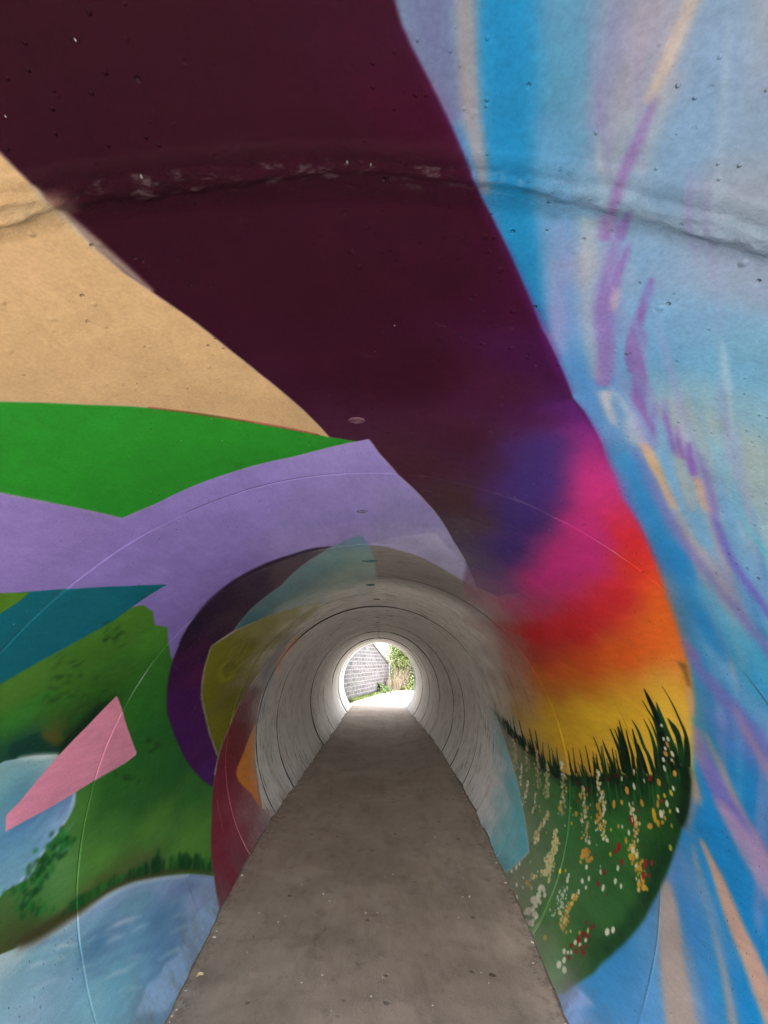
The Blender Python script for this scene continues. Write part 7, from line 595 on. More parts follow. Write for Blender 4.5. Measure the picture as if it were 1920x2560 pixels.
[3,2185,2930,-2.9,-2.0,2.6,-1.7,431,0.9],[3,2169,2908,-5.0,-4.4,6.9,-2.0,432,0.9],[3,1598,2769,-2.4,-5.2,10.0,2.3,379,0.85],[3,1595,2773,-3.9,-5.9,9.6,-0.1,434,0.85],[3,1597,2775,-3.6,-5.5,8.9,-0.1,434,0.85],
[3,1604,2775,-1.4,-2.8,5.3,1.1,435,0.85],[3,1603,2769,-2.4,-5.3,10.3,2.4,402,0.85],[3,1609,2775,-3.4,-6.3,11.4,1.5,435,0.85],[3,1628,2782,-1.9,-3.7,7.0,1.2,402,0.85],[3,1621,2766,-3.6,-5.4,8.9,-0.1,379,0.85],
[3,1637,2791,-3.5,-5.3,9.1,0.1,379,0.85],[3,1643,2784,-3.2,-5.4,9.7,0.9,379,0.85],[3,1633,2768,-3.0,-4.8,8.3,0.3,436,0.85],[3,1637,2768,-2.8,-4.2,7.1,0.1,402,0.85],[3,1648,2767,-1.3,-2.9,5.9,1.5,379,0.85],
[3,1658,2772,-2.2,-5.4,11.2,2.9,402,0.85],[3,1652,2771,-2.0,-2.8,4.7,-0.1,434,0.85],[3,1668,2766,-2.2,-4.4,8.7,1.7,434,0.85],[3,1671,2776,-4.3,-5.8,9.3,-0.9,434,0.85],[3,1667,2765,-1.3,-2.6,5.2,1.1,436,0.85],
[3,1678,2766,-2.7,-3.6,5.6,-0.7,436,0.85],[3,1668,2756,-3.3,-5.6,10.4,1.2,379,0.85],[3,1689,2767,-2.9,-5.2,9.8,1.2,402,0.85],[3,1690,2772,-4.3,-5.5,8.6,-1.3,434,0.85],[3,1691,2763,-3.1,-5.1,9.5,0.9,434,0.85],
[3,1713,2784,-2.3,-3.5,6.2,0.1,434,0.85],[3,1702,2770,-3.6,-4.7,7.8,-0.6,434,0.85],[3,1712,2782,-2.1,-4.0,8.1,1.4,435,0.85],[3,1714,2769,-4.1,-5.1,8.1,-1.1,436,0.85],[3,1712,2769,-2.8,-4.1,7.4,0.2,402,0.85],
[3,1706,2761,-2.7,-3.5,5.7,-0.6,402,0.85],[3,1734,2783,-3.3,-5.4,10.3,0.9,402,0.85],[3,1735,2784,-3.3,-4.5,7.7,-0.4,435,0.85],[3,1738,2781,-4.4,-5.5,8.9,-1.2,402,0.85],[3,1731,2762,-1.8,-2.4,4.2,-0.2,434,0.85],
[3,1726,2754,-3.7,-4.7,7.8,-0.8,436,0.85],[3,1738,2773,-2.1,-2.4,3.7,-0.8,402,0.85],[3,1743,2756,-2.6,-3.3,5.5,-0.6,401,0.85],[3,1755,2778,-1.7,-2.4,4.4,0.1,379,0.85],[3,1740,2757,-3.6,-5.6,10.4,0.6,434,0.85],
[3,1756,2761,-2.9,-4.8,9.3,0.9,434,0.85],[3,1749,2757,-1.8,-3.1,6.2,0.9,379,0.85],[3,1781,2777,-2.7,-3.0,4.6,-1.2,434,0.85],[3,1761,2758,-2.2,-2.5,4.0,-0.8,434,0.85],[3,1769,2762,-2.3,-3.3,6.1,0.0,379,0.85],
[3,1770,2758,-1.9,-2.6,4.8,-0.0,434,0.85],[3,1786,2769,-2.0,-3.0,5.6,0.3,402,0.85],[3,1769,2755,-1.9,-2.7,5.1,0.1,379,0.85],[3,1799,2774,-2.4,-2.8,4.6,-0.9,379,0.85],[3,1775,2744,-1.3,-2.3,4.6,0.6,400,0.85],
[3,1778,2755,-2.3,-3.6,7.0,0.6,436,0.85],[3,1795,2760,-2.2,-3.6,7.0,0.6,401,0.85],[3,1788,2757,-2.9,-4.9,10.0,1.2,434,0.85],[3,1806,2778,-2.6,-3.9,7.7,0.5,379,0.85],[3,1794,2750,-1.9,-2.8,5.3,0.2,436,0.85],
[3,1802,2759,-2.4,-3.5,6.7,0.2,401,0.85],[3,1798,2751,-2.5,-4.0,7.9,0.7,434,0.85],[3,1795,2746,-3.4,-5.1,9.8,0.5,400,0.85],[3,1797,2743,-2.5,-4.2,8.7,1.1,400,0.85],[3,1828,2750,-3.0,-4.5,9.2,0.4,437,0.9],
[3,1829,2755,-3.1,-3.6,6.3,-1.1,379,0.9],[3,1836,2755,-3.2,-4.3,8.5,-0.1,379,0.9],[3,1838,2758,-2.3,-3.4,7.0,0.3,379,0.9],[3,1832,2748,-1.7,-2.8,6.1,0.7,379,0.9],[3,1827,2740,-3.4,-3.5,5.8,-1.6,425,0.9],
[3,1841,2750,-1.9,-2.4,4.7,-0.2,437,0.9],[3,1838,2753,-2.3,-2.5,4.3,-1.0,379,0.9],[3,1852,2753,-2.9,-3.7,7.3,-0.3,379,0.9],[3,1846,2752,-2.4,-3.4,7.1,0.2,379,0.9],[3,1842,2744,-3.4,-4.4,8.7,-0.3,379,0.9],
[3,1842,2745,-2.9,-2.9,4.8,-1.5,437,0.9],[3,1876,2770,-1.6,-2.2,4.5,0.1,437,0.9],[3,1855,2739,-2.6,-2.8,4.9,-1.1,425,0.9],[3,1866,2751,-2.7,-2.6,4.1,-1.5,379,0.9],[3,1853,2737,-1.3,-2.1,4.5,0.4,438,0.9],
[3,1895,2770,-3.1,-2.9,4.6,-1.8,379,0.9],[3,1893,2768,-3.5,-3.4,5.7,-1.8,437,0.9],[3,1864,2738,-2.3,-3.6,7.8,0.7,425,0.9],[3,1867,2744,-1.7,-2.4,5.0,0.2,379,0.9],[3,1533,2859,-1.8,-4.3,7.6,1.8,439,0.8],
[3,1536,2868,-1.5,-4.7,9.1,3.1,406,0.8],[3,1542,2873,-2.6,-5.5,9.4,1.7,439,0.8],[3,1540,2864,-2.1,-5.9,11.1,3.3,406,0.8],[3,1540,2858,-1.2,-4.1,8.0,2.8,406,0.8],[3,1551,2865,-2.0,-4.1,7.0,1.3,406,0.8],
[3,1564,2870,-2.1,-4.5,8.0,1.7,439,0.8],[3,1561,2867,-2.2,-4.8,8.3,1.6,406,0.8],[3,1564,2868,-2.3,-6.0,11.3,3.2,406,0.8],[3,1572,2867,-3.5,-5.8,9.2,0.4,440,0.8],[3,1576,2863,-1.4,-2.8,4.7,0.7,439,0.8],
[3,1566,2855,-1.5,-2.8,4.6,0.6,440,0.8],[3,1593,2869,-2.1,-5.1,9.5,2.3,406,0.8],[3,1589,2864,-1.5,-4.3,8.3,2.6,439,0.8],[3,1586,2859,-2.8,-5.2,8.7,1.1,439,0.8],[3,1607,2868,-3.2,-6.0,10.4,1.5,439,0.8],
[3,1592,2853,-2.7,-4.9,8.1,0.9,439,0.8],[3,1594,2858,-2.6,-4.0,6.2,-0.1,406,0.8],[3,1611,2864,-2.1,-5.7,11.2,3.2,439,0.8],[3,1600,2849,-3.4,-5.1,7.7,-0.3,440,0.8],[3,1635,2870,-2.6,-5.4,9.9,1.9,439,0.8],
[3,1633,2877,-2.2,-3.3,5.2,-0.1,439,0.8],[3,1621,2863,-1.7,-3.6,6.5,1.3,439,0.8],[3,1650,2872,-2.2,-5.3,10.2,2.5,439,0.8],[3,1632,2856,-1.7,-3.2,5.7,0.8,439,0.8],[3,1639,2862,-3.4,-5.3,8.6,0.1,439,0.8],
[3,1653,2871,-2.3,-4.3,7.6,0.9,406,0.8],[3,1659,2879,-1.4,-2.7,4.8,0.7,439,0.8],[3,1645,2851,-3.8,-5.9,9.7,0.2,440,0.8],[3,1664,2865,-2.0,-3.7,6.6,0.9,439,0.8],[3,1660,2851,-3.3,-4.6,7.0,-0.6,406,0.8],
[3,1668,2866,-2.6,-3.5,5.4,-0.6,439,0.8],[3,1681,2870,-3.9,-5.6,8.8,-0.5,439,0.8],[3,1683,2866,-1.7,-3.3,6.0,0.9,440,0.8],[3,1678,2857,-2.4,-3.2,5.0,-0.4,439,0.8],[3,1696,2870,-1.3,-2.9,5.8,1.3,439,0.8],
[3,1698,2867,-3.4,-5.4,9.1,0.3,406,0.8],[3,1696,2873,-3.4,-5.8,10.4,1.0,439,0.8],[3,1701,2861,-3.4,-5.0,8.3,-0.1,439,0.8],[3,1707,2858,-1.2,-2.5,4.7,0.9,406,0.8],[3,1721,2869,-4.8,-5.6,8.2,-1.9,439,0.8],
[3,1714,2862,-3.9,-5.7,9.4,-0.2,439,0.8],[3,1727,2878,-3.1,-5.1,9.2,0.7,415,0.8],[3,1743,2873,-2.1,-2.8,4.5,-0.4,439,0.8],[3,1730,2855,-4.0,-4.8,7.1,-1.5,439,0.8],[3,1740,2879,-3.1,-4.6,7.9,0.1,441,0.8],
[3,1757,2885,-3.3,-4.4,7.3,-0.5,441,0.8],[3,1754,2877,-4.4,-5.3,8.2,-1.5,441,0.8],[3,1755,2877,-3.6,-4.9,8.0,-0.5,439,0.8],[3,1765,2877,-2.1,-2.9,5.0,-0.1,415,0.8],[3,1754,2871,-2.8,-3.6,5.8,-0.6,439,0.8],
[3,1763,2881,-4.6,-5.2,7.6,-2.0,441,0.8],[3,1767,2869,-2.5,-2.9,4.4,-0.9,439,0.8],[3,1763,2859,-2.4,-3.4,5.8,-0.1,440,0.8],[3,1762,2869,-3.1,-4.5,7.8,-0.1,439,0.8],[3,1783,2884,-3.0,-3.6,5.6,-1.0,439,0.8],
[3,1777,2868,-2.4,-3.8,6.9,0.4,439,0.8],[3,1598,2948,-1.6,-3.3,6.0,1.2,442,0.75],[3,1589,2948,-3.6,-6.7,11.3,1.3,442,0.75],[3,1587,2948,-1.0,-3.0,5.8,1.8,431,0.75],[3,1594,2945,-2.3,-4.7,8.1,1.3,442,0.75],
[3,1599,2945,-4.8,-6.9,10.2,-1.0,431,0.75],[3,1598,2952,-1.7,-3.8,6.9,1.4,442,0.75],[3,1615,2945,-3.2,-6.6,12.0,2.1,442,0.75],[3,1603,2942,-2.0,-3.0,4.6,-0.2,442,0.75],[3,1608,2949,-2.9,-6.4,11.7,2.4,431,0.75],
[3,1614,2940,-3.6,-5.8,9.3,0.3,442,0.75],[3,1619,2944,-2.0,-3.2,5.3,0.2,442,0.75],[3,1632,2952,-2.9,-4.3,6.7,-0.3,431,0.75],[3,1634,2938,-3.3,-5.1,8.3,0.1,442,0.75],[3,1639,2950,-4.1,-6.2,9.8,-0.2,442,0.75],
[3,1650,2963,-3.0,-6.1,11.1,1.8,443,0.75],[3,1657,2951,-4.6,-6.5,10.0,-0.8,442,0.75],[3,1655,2958,-2.9,-4.0,6.2,-0.6,429,0.75],[3,1644,2941,-2.8,-5.5,9.8,1.4,431,0.75],[3,1664,2947,-3.4,-4.6,7.1,-0.7,431,0.75],
[3,1672,2957,-2.1,-3.4,5.8,0.3,443,0.75],[3,1666,2952,-3.1,-4.7,7.6,-0.1,442,0.75],[3,1678,2948,-2.8,-4.2,6.9,-0.0,431,0.75],[3,1680,2956,-2.3,-4.4,8.0,1.1,429,0.75],[3,1683,2951,-2.4,-5.6,10.9,2.4,431,0.75],
[3,1688,2942,-3.5,-5.4,9.0,0.0,442,0.75],[3,1688,2940,-3.2,-5.4,9.5,0.7,431,0.75],[3,1684,2941,-3.2,-6.3,11.6,1.8,442,0.75],[3,1706,2959,-4.0,-5.4,8.5,-0.9,429,0.75],[3,1696,2948,-3.6,-5.0,8.1,-0.5,442,0.75],
[3,1710,2954,-3.3,-4.5,7.3,-0.6,429,0.75],[3,1716,2959,-3.6,-6.0,10.7,0.7,429,0.75],[3,1710,2944,-4.2,-6.3,10.6,-0.1,442,0.75],[3,1732,2966,-2.7,-3.6,5.8,-0.6,443,0.75],[3,1723,2949,-2.4,-5.0,9.7,1.8,431,0.75],
[3,1734,2954,-2.4,-4.6,8.9,1.4,443,0.75],[3,1727,2943,-4.4,-5.4,8.3,-1.5,442,0.75],[3,1734,2942,-2.2,-4.4,8.5,1.5,431,0.75],[3,1739,2953,-2.1,-2.8,4.6,-0.4,431,0.75],[3,1749,2966,-2.8,-5.3,10.2,1.5,443,0.75],
[3,1747,2949,-3.2,-4.7,8.2,0.0,431,0.75],[3,1746,2942,-4.4,-4.9,7.2,-1.9,442,0.75],[3,1744,2942,-3.8,-5.8,10.2,0.2,442,0.75],[3,1760,2956,-2.5,-4.8,9.3,1.4,443,0.75],[3,1761,2949,-2.7,-3.3,5.3,-0.8,431,0.75],
[3,1548,3009,-1.9,-3.4,5.5,0.5,444,0.7],[3,1547,2997,-1.4,-3.1,5.5,1.2,426,0.7],[3,1551,3007,-3.2,-5.6,9.1,0.6,445,0.7],[3,1548,3006,-2.6,-6.2,11.1,2.5,444,0.7],[3,1551,2999,-4.0,-6.6,10.3,0.1,426,0.7],
[3,1553,3003,-1.4,-4.1,7.9,2.4,445,0.7],[3,1561,3001,-2.7,-5.4,9.2,1.4,446,0.7],[3,1569,3006,-2.2,-6.0,11.3,3.2,444,0.7],[3,1573,3008,-2.8,-5.0,8.2,0.6,444,0.7],[3,1568,3007,-1.9,-4.2,7.5,1.5,445,0.7],
[3,1576,3000,-2.1,-3.3,5.1,-0.2,426,0.7],[3,1586,3007,-2.9,-5.5,9.3,1.1,445,0.7],[3,1582,3003,-3.6,-6.5,10.7,0.9,434,0.7],[3,1597,3007,-2.8,-6.4,11.7,2.5,445,0.7],[3,1595,3002,-3.0,-5.8,9.9,1.2,446,0.7],
[3,1599,3007,-1.9,-4.3,7.8,1.6,444,0.7],[3,1607,3006,-1.4,-3.6,7.0,1.9,445,0.7],[3,1611,2999,-4.3,-6.3,9.6,-0.7,426,0.7],[3,1605,3005,-2.4,-5.4,9.8,2.0,434,0.7],[3,1631,3023,-2.9,-5.2,8.9,0.8,445,0.7],
[3,1622,2999,-1.9,-4.4,8.1,1.7,426,0.7],[3,1625,3004,-3.3,-5.0,7.9,-0.2,445,0.7],[3,1632,2996,-2.5,-5.6,10.6,2.3,426,0.7],[3,1651,3016,-3.8,-5.1,7.6,-1.0,445,0.7],[3,1649,3009,-3.7,-5.3,8.4,-0.5,444,0.7],
[3,1634,3001,-3.0,-4.8,7.8,0.1,446,0.7],[3,1657,3005,-3.8,-5.9,9.7,-0.0,434,0.7],[3,1662,3005,-3.0,-6.1,11.3,1.9,434,0.7],[3,1653,3006,-2.5,-4.6,8.1,0.9,444,0.7],[3,1658,2988,-2.4,-5.5,10.7,2.4,446,0.7],
[3,1686,3014,-2.3,-4.8,9.1,1.6,445,0.7],[3,1670,3000,-4.4,-5.7,8.5,-1.4,446,0.7],[3,1688,3012,-1.6,-3.5,6.8,1.3,445,0.7],[3,1688,3002,-2.3,-3.5,5.8,0.0,445,0.7],[3,1680,3000,-2.1,-3.9,7.2,1.0,446,0.7],
[3,1694,2992,-3.7,-4.7,7.0,-1.2,446,0.7],[3,1695,2989,-3.2,-4.7,7.7,-0.3,446,0.7],[3,1699,3003,-1.7,-3.6,6.8,1.2,445,0.7],[3,1717,3006,-3.0,-5.0,9.0,0.6,444,0.7],[3,1709,2989,-2.2,-3.2,5.4,-0.2,426,0.7],
[3,1711,3000,-2.9,-5.5,10.3,1.4,446,0.7],[3,1748,3025,-2.2,-4.1,7.8,1.0,445,0.7],[3,1721,2985,-2.3,-4.4,8.3,1.2,446,0.7],[3,1730,3001,-3.1,-5.0,8.8,0.4,426,0.7],[3,1739,2996,-2.2,-3.0,4.8,-0.5,426,0.7],
[3,1740,2995,-3.2,-4.7,7.9,-0.2,446,0.7],[3,1739,3001,-3.3,-5.8,10.7,1.0,446,0.7],[3,1557,3065,-1.7,-4.3,7.8,1.9,447,0.6],[3,1555,3071,-2.2,-3.3,5.0,-0.3,447,0.6],[3,1561,3071,-1.4,-3.7,6.8,1.8,447,0.6],
[3,1557,3067,-3.1,-6.3,10.7,1.6,448,0.6],[3,1566,3064,-2.8,-6.7,12.1,2.7,447,0.6],[3,1563,3064,-2.0,-4.5,8.1,1.7,448,0.6],[3,1566,3064,-3.0,-5.8,9.9,1.2,448,0.6],[3,1575,3061,-3.5,-6.9,11.8,1.5,447,0.6],
[3,1571,3072,-2.9,-5.8,10.1,1.5,447,0.6],[3,1575,3069,-2.8,-4.5,7.1,0.0,447,0.6],[3,1576,3068,-2.4,-5.6,10.3,2.3,447,0.6],[3,1592,3073,-2.3,-4.6,8.2,1.3,447,0.6],[3,1599,3081,-2.5,-6.3,11.8,2.9,449,0.6],
[3,1581,3064,-1.6,-4.8,9.3,2.8,448,0.6],[3,1607,3065,-3.3,-5.9,9.9,0.8,448,0.6],[3,1603,3076,-1.5,-3.3,6.1,1.2,449,0.6],[3,1600,3070,-1.7,-4.2,7.9,1.8,447,0.6],[3,1627,3067,-2.8,-5.2,9.1,1.0,447,0.6],
[3,1623,3075,-2.8,-6.0,10.9,2.0,447,0.6],[3,1625,3080,-2.6,-3.8,5.8,-0.5,449,0.6],[3,1629,3076,-4.2,-6.2,9.6,-0.6,447,0.6],[3,1636,3066,-4.6,-6.6,10.2,-0.9,447,0.6],[3,1633,3056,-3.1,-4.4,6.7,-0.6,448,0.6],
[3,1648,3075,-4.5,-6.9,11.2,-0.2,448,0.6],[3,1658,3070,-1.8,-3.5,6.3,0.9,447,0.6],[3,1673,3083,-1.9,-3.9,7.1,1.1,447,0.6],[3,1657,3073,-2.7,-6.5,12.6,2.8,447,0.6],[3,1653,3054,-4.0,-5.9,9.4,-0.5,448,0.6],
[3,1684,3072,-2.5,-3.4,5.3,-0.5,447,0.6],[3,1674,3064,-2.5,-3.4,5.3,-0.6,447,0.6],[3,1672,3054,-2.9,-4.7,8.0,0.2,450,0.6],[3,1697,3066,-4.4,-5.8,8.8,-1.4,448,0.6],[3,1699,3074,-2.8,-6.1,11.7,2.1,447,0.6],
[3,1702,3072,-2.4,-4.3,7.9,0.9,448,0.6],[3,1568,3162,-4.8,-8.1,12.9,0.2,451,0.6],[3,1566,3156,-2.3,-4.3,7.1,0.6,452,0.6],[3,1573,3166,-2.0,-5.8,11.1,3.1,451,0.6],[3,1573,3156,-2.0,-5.1,9.5,2.2,452,0.6],
[3,1573,3164,-3.8,-6.0,9.2,-0.3,451,0.6],[3,1594,3158,-2.6,-4.8,8.0,0.7,453,0.6],[3,1587,3156,-3.6,-6.9,11.8,1.3,453,0.6],[3,1585,3151,-4.0,-5.8,8.8,-0.8,452,0.6],[3,1612,3165,-3.3,-5.6,9.2,0.2,451,0.6],
[3,1603,3151,-5.0,-8.0,12.7,-0.1,452,0.6],[3,1637,3157,-1.9,-4.4,8.3,1.7,452,0.6],[3,1619,3144,-2.7,-3.9,5.8,-0.7,452,0.6],[3,1621,3146,-2.3,-5.7,10.7,2.5,452,0.6],[3,1641,3158,-3.0,-5.2,8.9,0.5,453,0.6],
[3,1659,3172,-3.9,-5.9,9.5,-0.5,454,0.6],[3,1651,3151,-2.4,-4.8,8.6,1.1,453,0.6],[3,1647,3148,-3.8,-7.3,13.0,1.5,453,0.6],[3,1661,3161,-2.4,-5.5,10.6,2.1,452,0.6],[3,1661,3145,-5.5,-8.2,13.2,-0.6,452,0.6],
[3,1670,3153,-2.6,-5.5,10.3,1.7,452,0.6],[3,1672,3145,-2.5,-5.2,9.6,1.5,453,0.6],[3,1673,3142,-4.3,-5.4,8.0,-1.7,452,0.6],[3,1688,3174,-1.7,-3.5,6.6,1.1,432,0.6],[3,1681,3140,-2.2,-3.9,6.8,0.5,452,0.6],
[3,1691,3151,-4.8,-7.6,12.8,-0.0,452,0.6],[3,1689,3140,-3.3,-5.0,8.4,-0.1,453,0.6],[3,1704,3161,-4.8,-6.4,10.0,-1.4,452,0.6],[3,1698,3139,-3.0,-4.8,8.3,0.1,452,0.6],[3,1719,3155,-3.6,-4.9,8.0,-0.7,453,0.6],
[3,1706,3135,-2.9,-5.0,8.9,0.6,453,0.6],[3,1732,3151,-5.2,-7.8,13.3,-0.4,453,0.6],[3,1731,3155,-3.3,-5.1,8.7,-0.1,452,0.6],[3,1721,3128,-4.6,-5.7,8.7,-1.7,452,0.6],[3,1752,3149,-4.7,-6.1,9.7,-1.4,452,0.6],
[3,1738,3141,-4.2,-7.6,14.2,1.4,452,0.6],[3,1766,3154,-2.7,-4.9,9.3,0.9,452,0.6],[3,1757,3145,-2.0,-3.4,6.4,0.5,452,0.6],[3,1687,3107,-3.3,-4.1,6.4,-1.4,455,0.7],[3,1686,3106,-2.5,-3.8,6.6,-0.1,456,0.7],
[3,1677,3103,-1.6,-2.6,4.6,0.1,456,0.7],[3,1686,3106,-1.6,-2.5,4.5,0.1,455,0.7],[3,1693,3104,-1.5,-2.7,5.2,0.6,455,0.7],[3,1700,3106,-3.9,-5.9,10.4,-0.2,455,0.7],[3,1695,3103,-3.8,-5.3,9.0,-0.8,456,0.7],
[3,1716,3106,-1.3,-2.5,5.0,0.6,455,0.7],[3,1719,3114,-3.6,-4.5,7.2,-1.5,452,0.7],[3,1708,3105,-2.5,-5.0,10.1,1.5,455,0.7],[3,1718,3106,-3.4,-4.0,6.1,-1.6,455,0.7],[3,1725,3114,-3.1,-4.2,7.2,-0.7,452,0.7],
[3,1728,3103,-2.5,-4.8,9.5,1.2,455,0.7],[3,1737,3103,-2.4,-4.1,7.9,0.6,455,0.7],[3,1758,3106,-2.5,-3.0,4.8,-1.0,456,0.7],[3,1756,3104,-3.6,-5.0,8.9,-0.6,455,0.7],[3,1755,3105,-2.2,-2.9,4.9,-0.6,456,0.7],
[3,1766,3106,-3.5,-4.3,7.0,-1.4,455,0.7],[3,1770,3111,-4.0,-4.6,7.4,-1.8,455,0.7],[3,1780,3101,-2.6,-4.6,9.3,0.9,456,0.7],[3,1794,3105,-3.6,-4.4,7.4,-1.4,455,0.7],[3,1803,3098,-3.3,-4.3,7.6,-0.8,457,0.7],
[3,1810,3103,-2.3,-3.5,6.8,0.1,455,0.7],[3,1755,3057,-2.6,-4.0,7.5,0.2,458,0.75],[3,1757,3063,-3.8,-4.7,7.9,-1.3,447,0.75],[3,1756,3060,-3.8,-4.8,8.2,-1.1,457,0.75],[3,1776,3062,-2.8,-3.8,6.8,-0.5,447,0.75],
[3,1776,3062,-3.8,-5.1,9.0,-0.8,457,0.75],[3,1767,3055,-2.5,-3.9,7.3,0.2,458,0.75],[3,1779,3064,-2.8,-3.4,5.9,-0.9,447,0.75],[3,1776,3059,-2.7,-3.9,7.2,-0.1,457,0.75],[3,1784,3064,-3.1,-3.8,6.4,-1.1,457,0.75],
[3,1796,3061,-3.8,-5.2,9.4,-0.7,447,0.75],[3,1788,3057,-2.0,-3.3,6.5,0.4,450,0.75],[3,1798,3062,-3.8,-4.3,7.1,-1.7,447,0.75],[3,1819,3066,-2.7,-3.6,6.5,-0.6,447,0.75],[3,1810,3059,-3.2,-4.3,7.8,-0.6,457,0.75],
[3,1823,3070,-2.1,-3.5,7.2,0.6,447,0.75],[3,1836,3067,-2.6,-3.4,6.1,-0.6,447,0.75],[3,1833,3067,-2.6,-3.7,7.2,-0.1,457,0.75],[3,1827,3062,-2.6,-4.4,8.9,0.6,447,0.75],[3,1848,3063,-3.3,-4.6,8.8,-0.3,457,0.75],
[3,1840,3058,-4.2,-4.6,7.7,-1.9,458,0.75],[3,1846,3066,-4.3,-4.2,6.5,-2.6,457,0.75],[3,1861,3070,-3.5,-3.8,6.5,-1.6,447,0.75],[3,1865,3076,-1.6,-2.4,4.7,-0.0,457,0.75],[3,1861,3069,-1.7,-2.4,4.6,-0.2,447,0.75],
[3,1875,3071,-3.6,-3.8,6.2,-1.9,447,0.75],[3,1870,3057,-1.6,-2.5,5.1,0.1,458,0.75],[3,1879,3066,-3.8,-3.7,5.8,-2.2,447,0.75],[3,1894,3067,-2.8,-3.7,7.0,-0.6,457,0.75],[3,1881,3063,-2.3,-2.7,4.9,-0.8,447,0.75],
[3,1892,3070,-2.6,-2.5,4.0,-1.5,447,0.75],[3,1779,3010,-2.1,-3.9,7.9,1.0,445,0.75],[3,1780,3005,-2.7,-3.2,5.3,-1.0,445,0.75],[3,1779,3004,-2.3,-3.0,5.1,-0.6,445,0.75],[3,1793,3009,-1.6,-2.5,4.9,0.3,445,0.75],
[3,1793,3011,-4.3,-4.7,7.3,-2.2,409,0.75],[3,1803,3013,-2.9,-4.0,7.2,-0.5,459,0.75],[3,1806,3009,-3.0,-3.3,5.3,-1.4,409,0.75],[3,1822,3008,-1.7,-2.6,5.0,0.1,409,0.75],[3,1819,3014,-1.9,-2.5,4.4,-0.5,459,0.75],
[3,1813,3009,-1.8,-2.2,3.8,-0.5,445,0.75],[3,1833,3006,-1.8,-2.1,3.6,-0.7,409,0.75],[3,1829,3007,-3.0,-4.4,8.6,0.1,445,0.75],[3,1841,2999,-3.0,-4.3,8.3,-0.1,426,0.75],[3,1843,3007,-1.6,-2.5,5.0,0.2,459,0.75],
[3,1864,3010,-3.0,-4.5,9.0,0.1,409,0.75],[3,1846,3000,-3.6,-4.0,6.6,-1.7,426,0.75],[3,1854,3003,-1.8,-2.6,5.0,-0.0,445,0.75],[3,1867,3009,-1.5,-2.1,4.3,0.1,445,0.75],[3,1873,3011,-2.7,-2.7,4.2,-1.6,409,0.75],
[3,1883,3008,-2.8,-2.9,4.9,-1.4,445,0.75],[3,1882,3012,-2.3,-3.6,7.3,0.2,409,0.75],[3,1908,3020,-1.7,-2.1,3.8,-0.5,459,0.75],[3,1889,3012,-2.4,-3.1,5.9,-0.4,409,0.75],[3,1821,2932,-3.6,-5.8,10.3,0.7,431,0.8],
[3,1821,2938,-4.2,-5.7,9.4,-0.5,414,0.8],[3,1828,2936,-3.0,-4.5,7.9,0.2,431,0.8],[3,1834,2935,-3.2,-4.0,6.5,-0.6,414,0.8],[3,1834,2935,-3.0,-3.9,6.3,-0.5,460,0.8],[3,1835,2937,-3.0,-4.3,7.4,-0.1,431,0.8],
[3,1840,2940,-4.8,-5.5,8.3,-1.6,414,0.8],[3,1847,2938,-5.4,-5.4,7.5,-2.7,431,0.8],[3,1832,2932,-3.9,-4.6,7.1,-1.1,414,0.8],[3,1852,2936,-2.8,-3.7,6.3,-0.3,431,0.8],[3,1848,2932,-5.1,-5.7,8.5,-1.9,431,0.8],
[3,1853,2943,-4.7,-5.7,9.1,-1.2,431,0.8],[3,1869,2951,-4.1,-3.9,5.3,-2.2,461,0.8],[3,1869,2945,-3.9,-5.0,8.5,-0.6,405,0.8],[3,1864,2946,-1.8,-2.7,4.8,0.1,431,0.8],[3,1878,2944,-3.7,-5.4,9.5,0.0,431,0.8],
[3,1880,2945,-5.6,-5.3,7.4,-2.9,405,0.8],[3,1895,2959,-5.4,-5.5,8.1,-2.4,429,0.8],[3,1906,2960,-2.2,-2.9,5.1,-0.3,404,0.8],[3,1893,2948,-4.7,-5.0,7.6,-1.8,414,0.8],[3,1903,2952,-3.6,-3.5,5.0,-1.8,431,0.8],
[3,1913,2958,-4.7,-5.5,9.0,-1.3,404,0.8],[3,1900,2944,-2.0,-2.5,4.1,-0.5,405,0.8],[3,1913,2962,-3.9,-4.4,7.1,-1.2,429,0.8],[3,1930,2958,-3.3,-3.3,5.0,-1.5,428,0.8],[3,1928,2963,-4.5,-4.7,7.4,-1.8,428,0.8],
[3,1939,2965,-4.9,-5.4,8.8,-1.7,426,0.8],[3,1946,2960,-3.3,-2.8,3.8,-2.0,429,0.8],[3,1954,2973,-4.2,-4.4,7.0,-1.7,427,0.8],[3,1950,2972,-2.5,-2.5,3.9,-1.1,426,0.8],[3,1958,2965,-4.0,-3.6,5.1,-2.2,410,0.8],
[3,1958,2965,-5.6,-5.5,8.3,-2.7,426,0.8],[3,1955,2957,-5.3,-4.7,6.5,-3.1,428,0.8],[3,1982,2974,-3.5,-3.3,5.2,-1.7,427,0.8],[3,1967,2968,-5.5,-5.3,8.1,-2.7,426,0.8],[3,1978,2972,-5.1,-4.3,5.9,-3.1,426,0.8],
[3,1988,2974,-4.0,-3.3,4.6,-2.4,427,0.8],[3,1981,2970,-3.2,-3.3,5.3,-1.3,426,0.8],[3,1982,2965,-3.7,-3.9,6.4,-1.4,427,0.8],[3,1978,2953,-4.5,-4.3,6.5,-2.2,461,0.8],[3,1983,2963,-3.4,-2.8,3.9,-2.1,404,0.8],
[3,1972,2954,-4.5,-5.3,9.2,-1.1,404,0.8],[3,1989,2959,-3.4,-4.3,8.0,-0.5,429,0.8],[3,2000,2963,-4.3,-4.8,8.3,-1.3,404,0.8],[3,1858,2881,-2.2,-2.9,5.2,-0.2,403,0.85],[3,1873,2894,-3.1,-3.4,5.4,-1.2,413,0.85],
